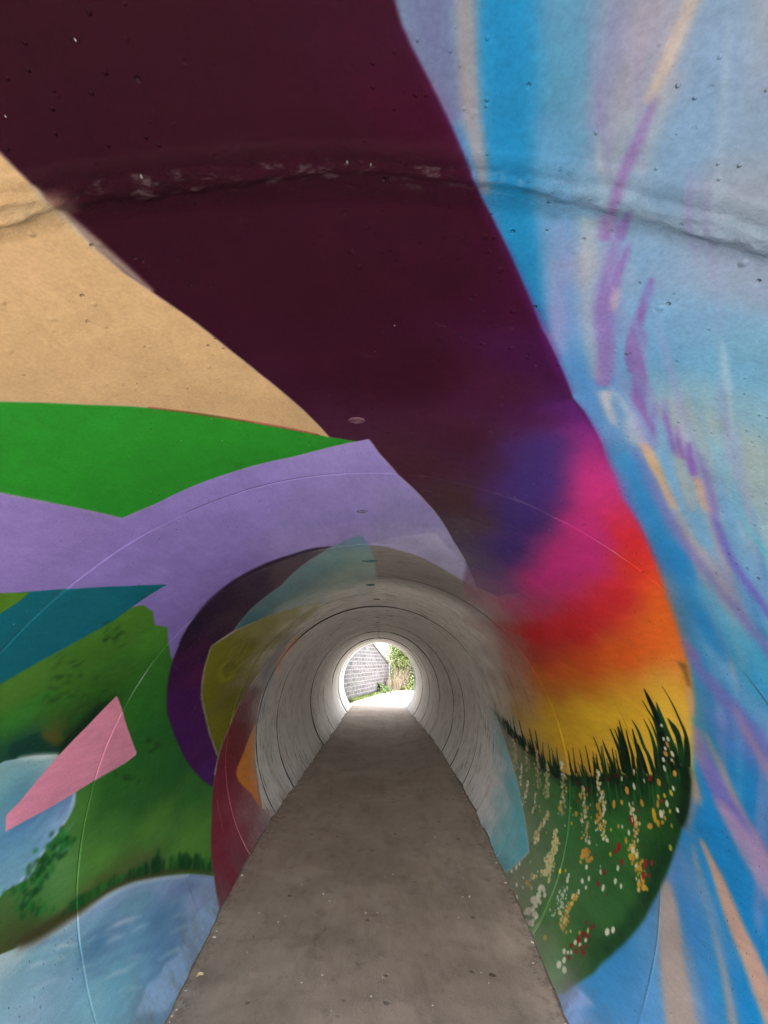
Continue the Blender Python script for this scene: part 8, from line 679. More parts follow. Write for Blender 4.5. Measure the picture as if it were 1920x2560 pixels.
[3,1861,2885,-2.7,-4.4,8.5,0.6,403,0.85],[3,1863,2888,-1.8,-2.3,4.0,-0.3,413,0.85],[3,1868,2885,-2.5,-2.7,4.2,-1.0,403,0.85],[3,1867,2881,-1.8,-2.4,4.4,-0.1,403,0.85],[3,1880,2890,-3.7,-3.9,6.2,-1.5,412,0.85],
[3,1865,2880,-3.9,-4.5,7.5,-1.2,411,0.85],[3,1881,2884,-3.2,-4.1,7.3,-0.6,413,0.85],[3,1885,2887,-2.3,-3.3,6.2,0.0,413,0.85],[3,1887,2885,-2.6,-2.9,4.7,-1.0,413,0.85],[3,1887,2892,-4.9,-4.9,7.5,-2.4,413,0.85],
[3,1903,2892,-3.5,-3.3,5.0,-1.8,413,0.85],[3,1891,2883,-3.9,-5.1,9.5,-0.3,403,0.85],[3,1899,2892,-2.2,-2.7,4.9,-0.4,412,0.85],[3,1917,2889,-1.8,-2.3,4.3,-0.2,412,0.85],[3,1906,2878,-2.5,-3.2,5.8,-0.4,411,0.85],
[3,1915,2886,-4.0,-3.7,5.5,-2.3,413,0.85],[3,1902,2877,-3.8,-4.2,6.9,-1.4,403,0.85],[3,1914,2878,-2.8,-2.6,3.8,-1.6,403,0.85],[3,1925,2887,-3.1,-3.2,5.2,-1.4,413,0.85],[3,1918,2879,-2.3,-2.6,4.6,-0.6,403,0.85],
[3,1926,2880,-4.2,-4.0,6.1,-2.2,403,0.85],[3,1937,2882,-2.4,-3.1,5.9,-0.2,403,0.85],[3,1929,2872,-2.4,-2.9,5.3,-0.5,411,0.85],[3,1933,2883,-3.0,-4.2,8.2,0.0,403,0.85],[3,1952,2885,-3.4,-3.4,5.7,-1.5,413,0.85],
[3,1949,2876,-3.2,-3.5,5.9,-1.2,411,0.85],[3,1955,2886,-3.3,-4.3,8.4,-0.3,403,0.85],[3,1950,2883,-4.2,-3.9,6.0,-2.2,403,0.85],[3,1976,2890,-1.7,-2.3,4.5,-0.1,413,0.85],[3,1967,2881,-3.8,-3.9,6.6,-1.5,411,0.85],
[3,1976,2893,-3.4,-2.9,4.3,-2.0,413,0.85],[3,1961,2882,-2.5,-3.3,6.4,-0.2,403,0.85],[3,1990,2890,-2.1,-2.6,4.9,-0.4,413,0.85],[3,1985,2883,-3.9,-4.0,6.8,-1.6,403,0.85],[3,1980,2885,-4.0,-3.6,5.7,-2.1,413,0.85],
[3,1986,2881,-1.8,-2.1,3.9,-0.4,411,0.85],[3,1979,2872,-3.7,-4.1,7.4,-1.1,411,0.85],[3,1984,2881,-3.7,-4.6,9.0,-0.4,411,0.85],[3,2016,2905,-3.6,-3.9,7.3,-1.1,414,0.85],[3,2007,2889,-4.3,-3.8,6.1,-2.3,413,0.85],
[3,2001,2880,-2.2,-2.5,4.6,-0.6,403,0.85],[3,2025,2902,-3.7,-3.0,4.5,-2.4,413,0.85],[3,2023,2900,-2.8,-3.4,6.7,-0.5,414,0.85],[3,2016,2888,-3.2,-3.9,7.6,-0.6,412,0.85],[3,2024,2892,-2.6,-3.0,5.8,-0.6,413,0.85],
[3,2002,2879,-2.0,-2.4,4.7,-0.3,411,0.85],[3,2013,2889,-2.0,-2.2,4.2,-0.6,413,0.85],[3,2024,2889,-4.1,-3.6,5.9,-2.2,413,0.85],[3,2033,2891,-4.2,-3.4,4.9,-2.7,413,0.85],[3,2026,2885,-4.3,-4.4,7.8,-1.7,403,0.85],
[3,2026,2878,-3.9,-3.9,6.9,-1.6,411,0.85],[3,2031,2888,-2.8,-2.4,3.8,-1.5,412,0.85],[3,2017,2877,-3.3,-2.8,4.4,-1.9,411,0.85],[3,2037,2890,-3.3,-3.0,5.1,-1.6,413,0.85],[3,2024,2872,-2.6,-2.5,4.1,-1.2,403,0.85],
[3,2034,2876,-2.5,-2.1,3.3,-1.4,411,0.85],[3,2018,2870,-3.8,-3.4,5.6,-1.9,411,0.85],[3,2027,2873,-4.0,-4.0,7.0,-1.7,403,0.85],[3,2036,2875,-3.1,-3.0,5.2,-1.4,411,0.85],[3,2043,2882,-3.8,-3.8,6.7,-1.6,411,0.85],
[3,2047,2885,-3.3,-3.0,5.1,-1.6,403,0.85],[3,2049,2877,-4.0,-3.6,6.1,-2.0,411,0.85],[3,2042,2870,-4.5,-3.7,5.7,-2.7,403,0.85],[3,2053,2880,-3.2,-2.7,4.4,-1.8,411,0.85],[3,2072,2900,-4.6,-3.7,5.9,-2.8,414,0.85],
[3,2062,2885,-3.3,-3.8,7.6,-0.7,413,0.85],[3,2062,2877,-4.7,-4.0,6.4,-2.7,411,0.85],[3,2059,2875,-3.3,-3.3,6.0,-1.3,411,0.85],[3,2047,2872,-2.2,-2.1,3.6,-1.0,411,0.85],[3,2091,2896,-2.8,-2.3,3.8,-1.6,412,0.85],
[3,2051,2865,-3.0,-2.6,4.2,-1.6,403,0.85],[3,2074,2886,-2.6,-2.6,5.0,-0.9,403,0.85],[3,1615,2755,-2.1,-3.5,7.2,0.6,420,0.75],[3,1951,2867,-2.6,-2.6,3.5,-1.0,403,0.75],[3,1620,2771,-1.9,-3.2,6.9,0.5,402,0.75],
[3,1843,2693,-1.8,-2.1,5.4,-0.7,382,0.75],[3,1568,2678,-1.3,-2.3,7.0,0.9,385,0.75],[3,1640,2646,-1.5,-2.4,3.7,0.3,397,0.75],[3,1722,2724,-1.4,-2.0,4.5,-0.1,375,0.75],[3,1830,2981,-2.8,-3.3,6.7,-1.1,427,0.75],
[3,1880,2859,-1.9,-2.1,3.9,-0.7,462,0.75],[3,1695,2740,-2.2,-3.3,5.3,0.0,463,0.75],[3,1730,2922,-2.0,-2.8,7.6,-0.4,464,0.75],[3,1816,2790,-1.9,-2.3,5.1,-0.6,375,0.75],[3,1855,2944,-3.0,-3.5,7.2,-1.3,465,0.75],
[3,1735,2877,-2.2,-3.1,4.3,-0.2,399,0.75],[3,1819,2716,-2.4,-2.9,4.5,-0.5,466,0.75],[3,1812,2850,-2.7,-3.2,5.2,-0.6,406,0.75],[3,1742,2821,-1.7,-2.3,5.4,-0.3,418,0.75],[3,1720,2830,-2.0,-2.8,4.1,-0.1,467,0.75],
[3,1826,3008,-3.2,-3.8,7.9,-1.3,409,0.75],[3,2091,2955,-2.5,-2.0,5.8,-2.6,461,0.75],[3,1731,2785,-1.7,-2.3,6.7,-0.2,375,0.75],[3,1782,2715,-2.1,-2.6,3.8,-0.3,381,0.75],[3,1970,2905,-2.1,-2.0,3.8,-1.1,468,0.75],
[3,1867,2995,-3.0,-3.3,4.8,-1.0,464,0.75],[3,1648,2743,-1.7,-2.8,6.9,0.3,400,0.75],[3,1913,2926,-2.5,-2.6,6.7,-1.6,465,0.75],[3,1621,2761,-1.8,-3.0,6.7,0.5,375,0.75],[3,2018,2976,-2.8,-2.6,4.3,-1.6,469,0.75],
[3,1556,2701,-1.8,-3.4,6.8,1.0,382,0.75],[3,1846,2974,-2.8,-3.3,5.4,-0.9,470,0.75]]]""")
NT, NW = int(2 * TMAX * RES), int((W1 - W0) * RES)
canvas = np.zeros((NW, NT, 3), np.float32); cover = np.zeros((NW, NT), np.float32)
field_id = np.full((NW // 4 + 1, NT // 4 + 1), -1, np.int16)
fields = []                  # (kind, index of layer)
def blur(m, r):
    for ax in (0, 1):
        for _ in range(2):
            k = max(1, int(r)); n = m.shape[ax]
            cs = np.cumsum(np.concatenate([np.zeros_like(np.take(m, [0], ax)), m], ax), ax, dtype=np.float32)
            hi = np.minimum(np.arange(n) + k + 1, n); lo = np.maximum(np.arange(n) - k, 0)
            m = (np.take(cs, hi, ax) - np.take(cs, lo, ax)) / (2 * k + 1)
    return m
def rasterise(X, Y, soft):
    """anti-aliased coverage of a closed outline given in texels -> (mask, row, col)"""
    pad = int(soft * 2) + 3
    c0, c1 = max(0, int(X.min()) - pad), min(NT, int(X.max()) + pad + 2)
    r0, r1 = max(0, int(Y.min()) - pad), min(NW, int(Y.max()) + pad + 2)
    if c1 - c0 < 2 or r1 - r0 < 2: return None
    h, w = r1 - r0, c1 - c0
    SS = 3 if w * h < 400000 else 1
    X, Y = (X - c0), (Y - r0) * SS
    d = np.zeros((h * SS, w + 1), np.float32)
    for x0, y0, x1, y1 in zip(X, Y, np.roll(X, -1), np.roll(Y, -1)):
        if y0 == y1: continue
        s = 1.0
        if y0 > y1: x0, y0, x1, y1 = x1, y1, x0, y0; s = -1.0
        a, b = max(0, math.ceil(y0 - .5)), min(h * SS, math.ceil(y1 - .5))
        if b <= a: continue
        rows = np.arange(a, b); xc = np.clip(x0 + (x1 - x0) * (rows + .5 - y0) / (y1 - y0), 0, w - 1e-3)
        ci = xc.astype(int); fr = (xc - ci).astype(np.float32)
        d[rows, ci] += s * (1 - fr); d[rows, ci + 1] += s * fr
    m = np.minimum(np.abs(np.cumsum(d[:, :-1], 1)), 1)
    if SS > 1: m = m.reshape(h, SS, w).mean(1)
    if soft >= .8: m = blur(m, soft)
    return m, r0, c0
def comp(mask, r0, c0, rgb, a):
    h, w = mask.shape; m = (mask * a)[..., None].astype(np.float32)
    S = np.s_[r0:r0 + h, c0:c0 + w]
    canvas[S] = canvas[S] * (1 - m) + rgb * m
    cover[S] = cover[S] * (1 - m[..., 0]) + m[..., 0]
def colour_field(ctrl, r0, c0, h, w, soft2=2.5e-3):
    st = 10
    gr = np.arange(0, h + st, st); gc = np.arange(0, w + st, st)
    py = ((gr + r0) / RES + W0)[:, None]; px = ((gc + c0) / RES - TMAX)[None, :]
    acc = np.zeros((len(gr), len(gc), 4)); ws = np.zeros((len(gr), len(gc)))
    for t, v, *cc in ctrl:
        k = 1 / (((px - t / 1000) ** 2 + (py - v / 1000) ** 2) + soft2) ** 2.3
        acc += k[..., None] * np.array(cc, float); ws += k
    acc = (acc / ws[..., None]).astype(np.float32); acc[..., :3] /= 255
    ri, rf = np.divmod(np.arange(h) / st, 1); ci, cf = np.divmod(np.arange(w) / st, 1); ri = ri.astype(int); ci = ci.astype(int)
    rf = rf[:, None, None].astype(np.float32); cf = cf[None, :, None].astype(np.float32)
    t = acc[ri] * (1 - rf) + acc[ri + 1] * rf
    return t[:, ci] * (1 - cf) + t[:, ci + 1] * cf
def spline(P, n):
    P = np.array(P, float)
    if len(P) < 3: return P
    out = []
    for i in range(len(P) - 1):
        p0, p1, p2, p3 = P[max(0, i - 1)], P[i], P[i + 1], P[min(len(P) - 1, i + 2)]
        for j in range(n):
            s = j / n
            out.append(.5 * (2 * p1 + (p2 - p0) * s + (2 * p0 - 5 * p1 + 4 * p2 - p3) * s * s + (-p0 + 3 * p1 - 3 * p2 + p3) * s ** 3))
    return np.array(out + [P[-1]])
tx = lambda t: (np.asarray(t, float) / 1000 + TMAX) * RES - .5
ty = lambda v: (np.asarray(v, float) / 1000 - W0) * RES - .5
for li, L in enumerate(LAYERS):
    k = L[0]; name = None
    if k in (0, 1):
        P = np.array(L[1], float).reshape(-1, 2); X, Y = tx(P[:, 0]), ty(P[:, 1]); soft = L[2] * RES / 1000; al = L[4]
        name = L[5] if len(L) > 5 else None
    elif k == 2:
        P = spline(np.array(L[1], float).reshape(-1, 3), 5); P[:, 2] = np.maximum(P[:, 2], .4)
        d = np.gradient(P[:, :2], axis=0); d /= np.maximum(np.linalg.norm(d, axis=1, keepdims=True), 1e-6)
        nrm = np.stack([-d[:, 1], d[:, 0]], 1) * P[:, 2:3] / 2
        O = np.concatenate([P[:, :2] + nrm, (P[:, :2] - nrm)[::-1]]); X, Y = tx(O[:, 0]), ty(O[:, 1]); soft = L[2] * RES / 1000; al = L[4]
    else:
        _, ct, cw, ax, aw, bx, bw, ci, al = L; a = np.linspace(0, 2 * PI, 11)[:-1] + rng.random() * .5
        wob = 1 + .12 * (rng.random(10) - .5)
        X = tx(ct + (np.cos(a) * ax + np.sin(a) * bx) * wob); Y = ty(cw + (np.cos(a) * aw + np.sin(a) * bw) * wob); soft = .8
    r = rasterise(X, Y, soft)
    if r is None: continue
    m, r0, c0 = r
    if k == 1:
        f = colour_field(L[3], r0, c0, *m.shape, 4.5e-3 if name in ('painted_rainbow', 'painted_band', 'painted_sky') else 2.5e-3); comp(m, r0, c0, f[..., :3], al * f[..., 3]); m = m * f[..., 3]
    else:
        ci = L[7] if k == 3 else L[3]
        comp(m, r0, c0, np.array(PALETTE[ci], np.float32) / 255, al)
    if name:
        fields.append(name); h, w = m.shape
        rr = np.arange(-(-r0 // 4) * 4, r0 + h, 4); cc = np.arange(-(-c0 // 4) * 4, c0 + w, 4)
        sub = m[np.ix_(rr - r0, cc - c0)] * al > .5
        field_id[np.ix_(rr // 4, cc // 4)] = np.where(sub, len(fields) - 1, field_id[np.ix_(rr // 4, cc // 4)])
# roller and brush unevenness of the paint itself
jj, ii = np.meshgrid(np.arange(0, NT, 2), np.arange(0, NW, 2))
un = fbm(jj / 60, ii / 60, 11, 4) - .5; un2 = fbm(jj / 9, ii / 22, 17, 3) - .5
un = np.repeat(np.repeat(un * .10 + un2 * .08, 2, 0), 2, 1)[:NW, :NT].astype(np.float32)
fade = 1 - sstep(W1 - .25, W1 - .02, np.arange(NW) / RES + W0)[:, None]
rgba = np.empty((NW, NT, 4), np.float32)
rgba[..., :3] = np.clip(canvas / np.maximum(cover, 1e-3)[..., None] * (1 + un[..., None]), 0, 1)
rgba[..., 3] = cover * fade
img = bpy.data.images.new('mural_paint', NT, NW, alpha=True)
img.alpha_mode = 'CHANNEL_PACKED'
img.pixels.foreach_set(rgba.ravel()); img.update(); img.pack()
del canvas, cover, rgba, un, un2

# ------------------------------------------------------------------ materials
class NT_:
    def __init__(s, name):
        s.m = bpy.data.materials.new(name); s.m.use_nodes = True; s.t = s.m.node_tree; s.n = s.t.nodes
        s.b = s.n['Principled BSDF']
    def new(s, typ, ins=None, **kw):
        x = s.n.new(typ)
        for k, v in kw.items(): setattr(x, k, v)
        for k, v in (ins or {}).items():
            if isinstance(v, bpy.types.NodeSocket): s.t.links.new(v, x.inputs[k])
            else: x.inputs[k].default_value = v
        return x
    def math(s, op, a, b=0.0, clamp=False):
        return s.new('ShaderNodeMath', {0: a, 1: b}, operation=op, use_clamp=clamp).outputs[0]
    def mix(s, f, a, b, typ='MIX'):
        x = s.n.new('ShaderNodeMix'); x.data_type = 'RGBA'; x.blend_type = typ
        for i, v in ((0, f), (6, a), (7, b)):
            if isinstance(v, bpy.types.NodeSocket): s.t.links.new(v, x.inputs[i])
            else: x.inputs[i].default_value = v if i == 0 else (*v, 1)
        return x.outputs[2]
    def noise(s, vec, scale, detail=4, rough=.55, out=0, dist=0):
        return s.new('ShaderNodeTexNoise', {'Vector': vec, 'Scale': scale, 'Detail': detail, 'Roughness': rough, 'Distortion': dist}).outputs[out]
    def ramp(s, v, a, b, lo=0.0, hi=1.0, interp='SMOOTHSTEP'):
        return s.new('ShaderNodeMapRange', {0: v, 1: a, 2: b, 3: lo, 4: hi}, interpolation_type=interp).outputs[0]
    def scale(s, vec, v):
        return s.new('ShaderNodeVectorMath', {0: vec, 1: v}, operation='MULTIPLY').outputs[0]
    def out(s, sock, inp): s.t.links.new(sock, s.b.inputs[inp])
    def bump(s, h, strength=.5, dist=.01, prev=None):
        ins = {'Height': h, 'Strength': strength, 'Distance': dist}
        if prev is not None: ins['Normal'] = prev
        return s.new('ShaderNodeBump', ins).outputs[0]

def tunnel_material():
    k = NT_('painted_concrete')
    um = k.new('ShaderNodeUVMap', uv_map='metric').outputs[0]      # (arc length, length along pipe) in metres
    up = k.new('ShaderNodeUVMap', uv_map='mural').outputs[0]
    sep = k.new('ShaderNodeSeparateXYZ', {0: um}); arc, zz = sep.outputs[0], sep.outputs[1]
    # bare concrete: warm grey, cast in rings, stained
    n1 = k.noise(um, .9, 6, .6); n2 = k.noise(k.scale(um, (1.1, 9, 1)), 1.0, 6, .6); n3 = k.noise(um, 26, 5, .7)
    n4 = k.noise(k.scale(um, (4.5, 30, 1)), 1.0, 5, .65, dist=.5); n5 = k.noise(um, 3.6, 6, .65); n6 = k.noise(um, .55, 3)
    c = k.mix(k.ramp(n1, .3, .7), (.68, .635, .575), (.83, .795, .745))
    c = k.mix(k.ramp(n2, .40, .72, 0, .55), c, (.80, .785, .76))
    c = k.mix(k.ramp(n2, .44, .28, 0, .5), c, (.25, .215, .185))
    c = k.mix(k.ramp(n3, .4, .8, 0, .25), c, (.26, .235, .21))
    c = k.mix(k.ramp(n5, .56, .72, 0, .4), c, (.30, .265, .235))
    c = k.mix(k.ramp(n5, .50, .36, 0, .6), c, (.84, .825, .80))
    c = k.mix(k.math('MULTIPLY', k.ramp(n4, .55, .62, 0, .95), k.ramp(n6, .36, .58, .15, 1)), c, (.10, .085, .07))          # casting scars that run round the pipe
    # lime bloom low on the walls
    low = k.ramp(k.math('ABSOLUTE', arc), 1.75, 2.75)
    bl = k.math('MULTIPLY', low, k.ramp(k.noise(k.scale(um, (.9, 1.6, 1)), 1.8, 6, .7), .40, .58))
    c = k.mix(k.math('MULTIPLY', bl, .85), c, (.84, .83, .83))
    # sooty crown on the first pipes past the mural
    crown = k.math('MULTIPLY', k.ramp(k.math('ABSOLUTE', arc), 1.9, .5), k.math('MULTIPLY', k.ramp(zz, 3.9, 3.25), k.ramp(n1, .2, .5, .5, 1)))
    c = k.mix(k.math('MULTIPLY', crown, .9), c, (.16, .135, .115))
    # small blow holes
    vo = k.new('ShaderNodeTexVoronoi', {'Vector': um, 'Scale': 38.0, 'Randomness': 1.0}, feature='F1')
    cs = k.new('ShaderNodeSeparateColor', {0: vo.outputs['Color']})
    pit = k.math('MULTIPLY', k.ramp(vo.outputs['Distance'], .16, .05), k.ramp(cs.outputs[0], .66, .68))
    dense = k.ramp(k.noise(um, 1.7, 2), .42, .62)
    pit = k.math('MULTIPLY', pit, dense)
    v3 = k.new('ShaderNodeTexVoronoi', {'Vector': um, 'Scale': 85.0}, feature='F1'); v3c = k.new('ShaderNodeSeparateColor', {0: v3.outputs['Color']})
    fine = k.math('MULTIPLY', k.math('MULTIPLY', k.ramp(v3.outputs['Distance'], .26, .08), k.ramp(v3c.outputs[0], .78, .80)), k.ramp(k.noise(um, 2.6, 3), .45, .6))
    # joints between pipes
    dz = k.math('ABSOLUTE', k.math('SUBTRACT', k.math('PINGPONG', k.math('ADD', k.math('SUBTRACT', zz, JOINT0 * R), STEP * R * 20), STEP * R / 2), 0.0))
    # (pingpong with half the spacing is 0 at each joint)
    jt = k.ramp(dz, .015, .008)
    jn = k.noise(k.scale(um, (2.2, 5, 1)), 1.0, 4, .6)
    far = k.ramp(zz, 3.2, 3.6)
    c = k.mix(k.math('MULTIPLY', jt, k.ramp(jn, .34, .5, .35, 1)), c, (.035, .03, .028))
    # paint
    tex = k.new('ShaderNodeTexImage', {0: up}, image=img, extension='EXTEND', interpolation='Linear')
    al = tex.outputs[1]
    worn = k.ramp(n3, .25, .6, .9, 1.0)
    al2 = k.math('MULTIPLY', al, k.ramp(al, .97, 1.0, 0, 1))
    part = k.math('SUBTRACT', al, al2)
    cov = k.math('ADD', al2, k.math('MULTIPLY', part, worn), True)
    c = k.mix(cov, c, tex.outputs[0])
    grain = k.noise(um, 140, 3, .7); roll = k.noise(k.scale(um, (9, 2.2, 1)), 1.0, 5, .7)
    c = k.mix(1.0, c, k.new('ShaderNodeCombineColor', {i: k.math('ADD', k.ramp(grain, .3, .7, .90, 1.06), k.ramp(roll, .3, .7, -.05, .05)) for i in range(3)}).outputs[0], 'MULTIPLY')
    foot = k.math('MULTIPLY', k.ramp(k.math('ABSOLUTE', arc), 2.72, 2.99), k.ramp(k.noise(k.scale(um, (2.5, 4, 1)), 1.0, 6, .7), .36, .62))
    c = k.mix(k.math('MULTIPLY', foot, .55), c, (.17, .145, .125))
    scuff = k.math('MULTIPLY', k.ramp(k.noise(k.scale(um, (7, 42, 1)), 1.0, 4, .6, dist=1.2), .68, .72), k.ramp(k.noise(um, 1.1, 3), .5, .62))
    c = k.mix(k.math('MULTIPLY', scuff, .22), c, (.62, .60, .58))
    # pale thin lines along the joints: rubbed paint plus painted edge highlights
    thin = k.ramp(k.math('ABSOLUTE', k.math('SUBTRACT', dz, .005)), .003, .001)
    rub_glint = k.math('MULTIPLY', thin, k.ramp(k.noise(k.scale(um, (2.5, 30, 1)), 1.0, 4, .65), .54, .68))
    rub_glint = k.math('MULTIPLY', rub_glint, k.math('MULTIPLY', k.ramp(zz, 3.6, 3.0), k.ramp(zz, .7, .9)))
    c = k.mix(k.math('MULTIPLY', rub_glint, .3), c, (.60, .58, .58))
    gapm = k.math('MULTIPLY', k.ramp(dz, .004, .0015), k.ramp(k.noise(k.scale(um, (1.4, 5, 1)), 1.0, 3, .6), .46, .6))
    gapm = k.math('MULTIPLY', gapm, k.ramp(zz, .7, .9))
    c = k.mix(k.math('MULTIPLY', gapm, .75), c, (.03, .025, .03))
    rg = k.ramp(k.math('ABSOLUTE', k.math('SUBTRACT', zz, JOINT0 * R)), .022, .008)
    ridge_wear_glint = k.math('MULTIPLY', rg, k.ramp(k.noise(k.scale(um, (1, 2.6, 1)), 26, 6, .75), .52, .68))  # pale flecks on the ridge: worn paint, with its highlights painted in
    c = k.mix(k.math('MULTIPLY', ridge_wear_glint, .08), c, (.50, .40, .45))
    # pale dots: chipped paint, and highlight specks painted into the colour
    chip = k.new('ShaderNodeTexVoronoi', {'Vector': k.scale(um, (1, .7, 1)), 'Scale': 55.0}, feature='F1')
    c2 = k.new('ShaderNodeSeparateColor', {0: chip.outputs['Color']})
    chip_glint = k.math('MULTIPLY', k.ramp(chip.outputs['Distance'], .10, .05), k.math('MULTIPLY', k.ramp(c2.outputs[1], .88, .89), k.ramp(k.noise(um, 2.3, 2), .45, .6)))
    c = k.mix(k.math('MULTIPLY', chip_glint, .65), c, (.55, .53, .52))
    c = k.mix(k.math('MULTIPLY', pit, .45), c, (.03, .028, .03))
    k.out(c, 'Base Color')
    k.out(k.ramp(n3, .3, .7, .55, .72), 'Roughness')
    k.b.inputs['Specular IOR Level'].default_value = .06
    # relief
    b1 = k.bump(k.noise(um, 5, 5, .6), .35, .012)
    b2 = k.bump(k.noise(um, 70, 4, .65), .28, .003, b1)
    rough = k.ramp(k.math('ABSOLUTE', k.math('SUBTRACT', zz, JOINT0 * R)), .042, .014)
    b3 = k.bump(k.math('MULTIPLY', rough, k.noise(k.scale(um, (1, 1.6, 1)), 60, 6, .8)), .7, .012, b2)
    lump = k.new('ShaderNodeTexVoronoi', {'Vector': um, 'Scale': 24.0}, feature='F1')
    lc = k.new('ShaderNodeSeparateColor', {0: lump.outputs['Color']})
    lm = k.math('MULTIPLY', k.ramp(lump.outputs['Distance'], .18, .03), k.math('MULTIPLY', k.ramp(lc.outputs[2], .66, .72), dense))
    hgt = k.math('ADD', k.math('MULTIPLY', pit, -1.0), k.math('MULTIPLY', lm, .5))
    hgt = k.math('ADD', hgt, k.math('MULTIPLY', chip_glint, -.6))
    hgt = k.math('ADD', hgt, k.math('MULTIPLY', fine, .45))
    b4 = k.bump(hgt, .9, .006, b3)
    b5 = k.bump(k.math('MULTIPLY', k.math('MULTIPLY', n4, far), -1.0), .3, .006, b4)
    k.out(b5, 'Normal')
    return k.m
M_TUN = tunnel_material()

def simple(name, fn):
    k = NT_(name); fn(k); return k.m
def _path(k):
    g = k.new('ShaderNodeNewGeometry').outputs['Position']
    n1 = k.noise(g, 1.3, 6, .65); n2 = k.noise(g, 7, 5, .65); n3 = k.noise(g, 90, 4, .7); n4 = k.noise(k.scale(g, (5, 1.2, 1)), 1.0, 4, .6)
    c = k.mix(k.ramp(n1, .32, .68), (.30, .232, .184), (.41, .328, .268))
    c = k.mix(k.ramp(n4, .5, .7, 0, .5), c, (.19, .148, .12))
    c = k.mix(k.ramp(n2, .54, .7, 0, .5), c, (.16, .124, .10))
    c = k.mix(k.ramp(n3, .35, .8, 0, .45), c, (.40, .35, .305))
    v = k.new('ShaderNodeTexVoronoi', {'Vector': g, 'Scale': 9.0}, feature='F1'); vc = k.new('ShaderNodeSeparateColor', {0: v.outputs['Color']})
    wob = k.math('ADD', v.outputs['Distance'], k.math('MULTIPLY', k.math('SUBTRACT', n2, .5), .28))
    spot = k.math('MULTIPLY', k.ramp(wob, .19, .10), k.ramp(vc.outputs[0], .80, .84))
    c = k.mix(k.math('MULTIPLY', spot, .55), c, (.06, .05, .045))
    w = k.new('ShaderNodeTexVoronoi', {'Vector': g, 'Scale': 46.0}, feature='F1'); wc = k.new('ShaderNodeSeparateColor', {0: w.outputs['Color']})
    fleck = k.math('MULTIPLY', k.ramp(w.outputs['Distance'], .15, .09), k.ramp(wc.outputs[1], .93, .94))
    c = k.mix(k.math('MULTIPLY', fleck, .8), c, (.55, .52, .48))
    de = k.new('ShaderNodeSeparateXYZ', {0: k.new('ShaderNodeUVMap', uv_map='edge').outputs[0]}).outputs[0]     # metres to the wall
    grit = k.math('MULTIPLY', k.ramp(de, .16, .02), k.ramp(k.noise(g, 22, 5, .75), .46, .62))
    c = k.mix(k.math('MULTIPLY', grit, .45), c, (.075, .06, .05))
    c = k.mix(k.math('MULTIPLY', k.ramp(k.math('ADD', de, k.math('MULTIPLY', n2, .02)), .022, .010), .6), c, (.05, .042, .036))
    crk = k.new('ShaderNodeTexVoronoi', {'Vector': k.new('ShaderNodeVectorMath', {0: g, 1: k.scale(k.noise(g, 3, 4, out=1), (.35, .35, 0))}, operation='ADD').outputs[0], 'Scale': .55}, feature='DISTANCE_TO_EDGE').outputs[0]
    crack = k.math('MULTIPLY', k.ramp(crk, .0045, .0015), k.ramp(k.noise(g, 1.1, 2), .5, .6))
    c = k.mix(k.math('MULTIPLY', crack, .22), c, (.05, .04, .034))
    k.out(c, 'Base Color'); k.b.inputs['Roughness'].default_value = .85
    b = k.bump(n2, .35, .012); b = k.bump(n3, .5, .004, b); b = k.bump(k.math('MULTIPLY', spot, -1.0), .5, .006, b)
    k.out(b, 'Normal')
M_PATH = simple('worn_path', _path)
def _outpath(k):
    g = k.new('ShaderNodeNewGeometry').outputs['Position']
    c = k.mix(k.noise(g, 2, 5), (.32, .29, .265), (.47, .44, .41)); k.out(c, 'Base Color'); k.b.inputs['Roughness'].default_value = .9
    k.out(k.bump(k.noise(g, 60, 4), .4, .005), 'Normal')
M_OUT = simple('dry_gravel', _outpath)
def _soil(k):
    g = k.new('ShaderNodeNewGeometry').outputs['Position']
    c = k.mix(k.noise(g, .8, 6), (.05, .08, .025), (.12, .12, .06)); k.out(c, 'Base Color'); k.b.inputs['Roughness'].default_value = .95
M_SOIL = simple('grassy_soil', _soil)
def _stone(k):
    tc = k.new('ShaderNodeTexCoord').outputs['Object']
    m = k.new('ShaderNodeMapping', {'Vector': tc, 'Rotation': (PI / 2, 0, 0)}).outputs[0]
    wv = k.new('ShaderNodeVectorMath', {0: m, 1: k.scale(k.noise(tc, 5, 3, out=1), (.11, .11, .11))}, operation='ADD').outputs[0]
    br = k.new('ShaderNodeTexBrick', {'Vector': wv, 'Color1': (.034, .030, .034, 1), 'Color2': (.085, .074, .082, 1), 'Mortar': (.18, .17, .168, 1), 'Scale': 1.0, 'Mortar Size': .016, 'Mortar Smooth': .4, 'Bias': -.1, 'Brick Width': .52, 'Row Height': .16}, offset=.45, squash=1.0)
    c = k.mix(k.ramp(k.noise(tc, 3, 6, .7), .45, .7, 0, .6), br.outputs[0], (.04, .034, .04))
    c = k.mix(k.ramp(k.noise(tc, 8, 5, .7), .56, .68, 0, .85), c, (.27, .255, .25))
    c = k.mix(k.ramp(k.noise(tc, .7, 3), .55, .7, 0, .35), c, (.07, .075, .045))
    k.out(c, 'Base Color'); k.b.inputs['Roughness'].default_value = .9
    b = k.bump(br.outputs[1], .8, -.02); k.out(k.bump(k.noise(tc, 20, 5), .6, .02, b), 'Normal')
M_STONE = simple('mortared_stone', _stone)
def plain(name, c0, c1, sc=8, rough=.8, bump=.3):
    def f(k):
        g = k.new('ShaderNodeTexCoord').outputs['Object']
        k.out(k.mix(k.ramp(k.noise(g, sc, 5, .6), .3, .7), c0, c1), 'Base Color'); k.b.inputs['Roughness'].default_value = rough
        k.out(k.bump(k.noise(g, sc * 4, 4), bump, .004), 'Normal')
    return simple(name, f)
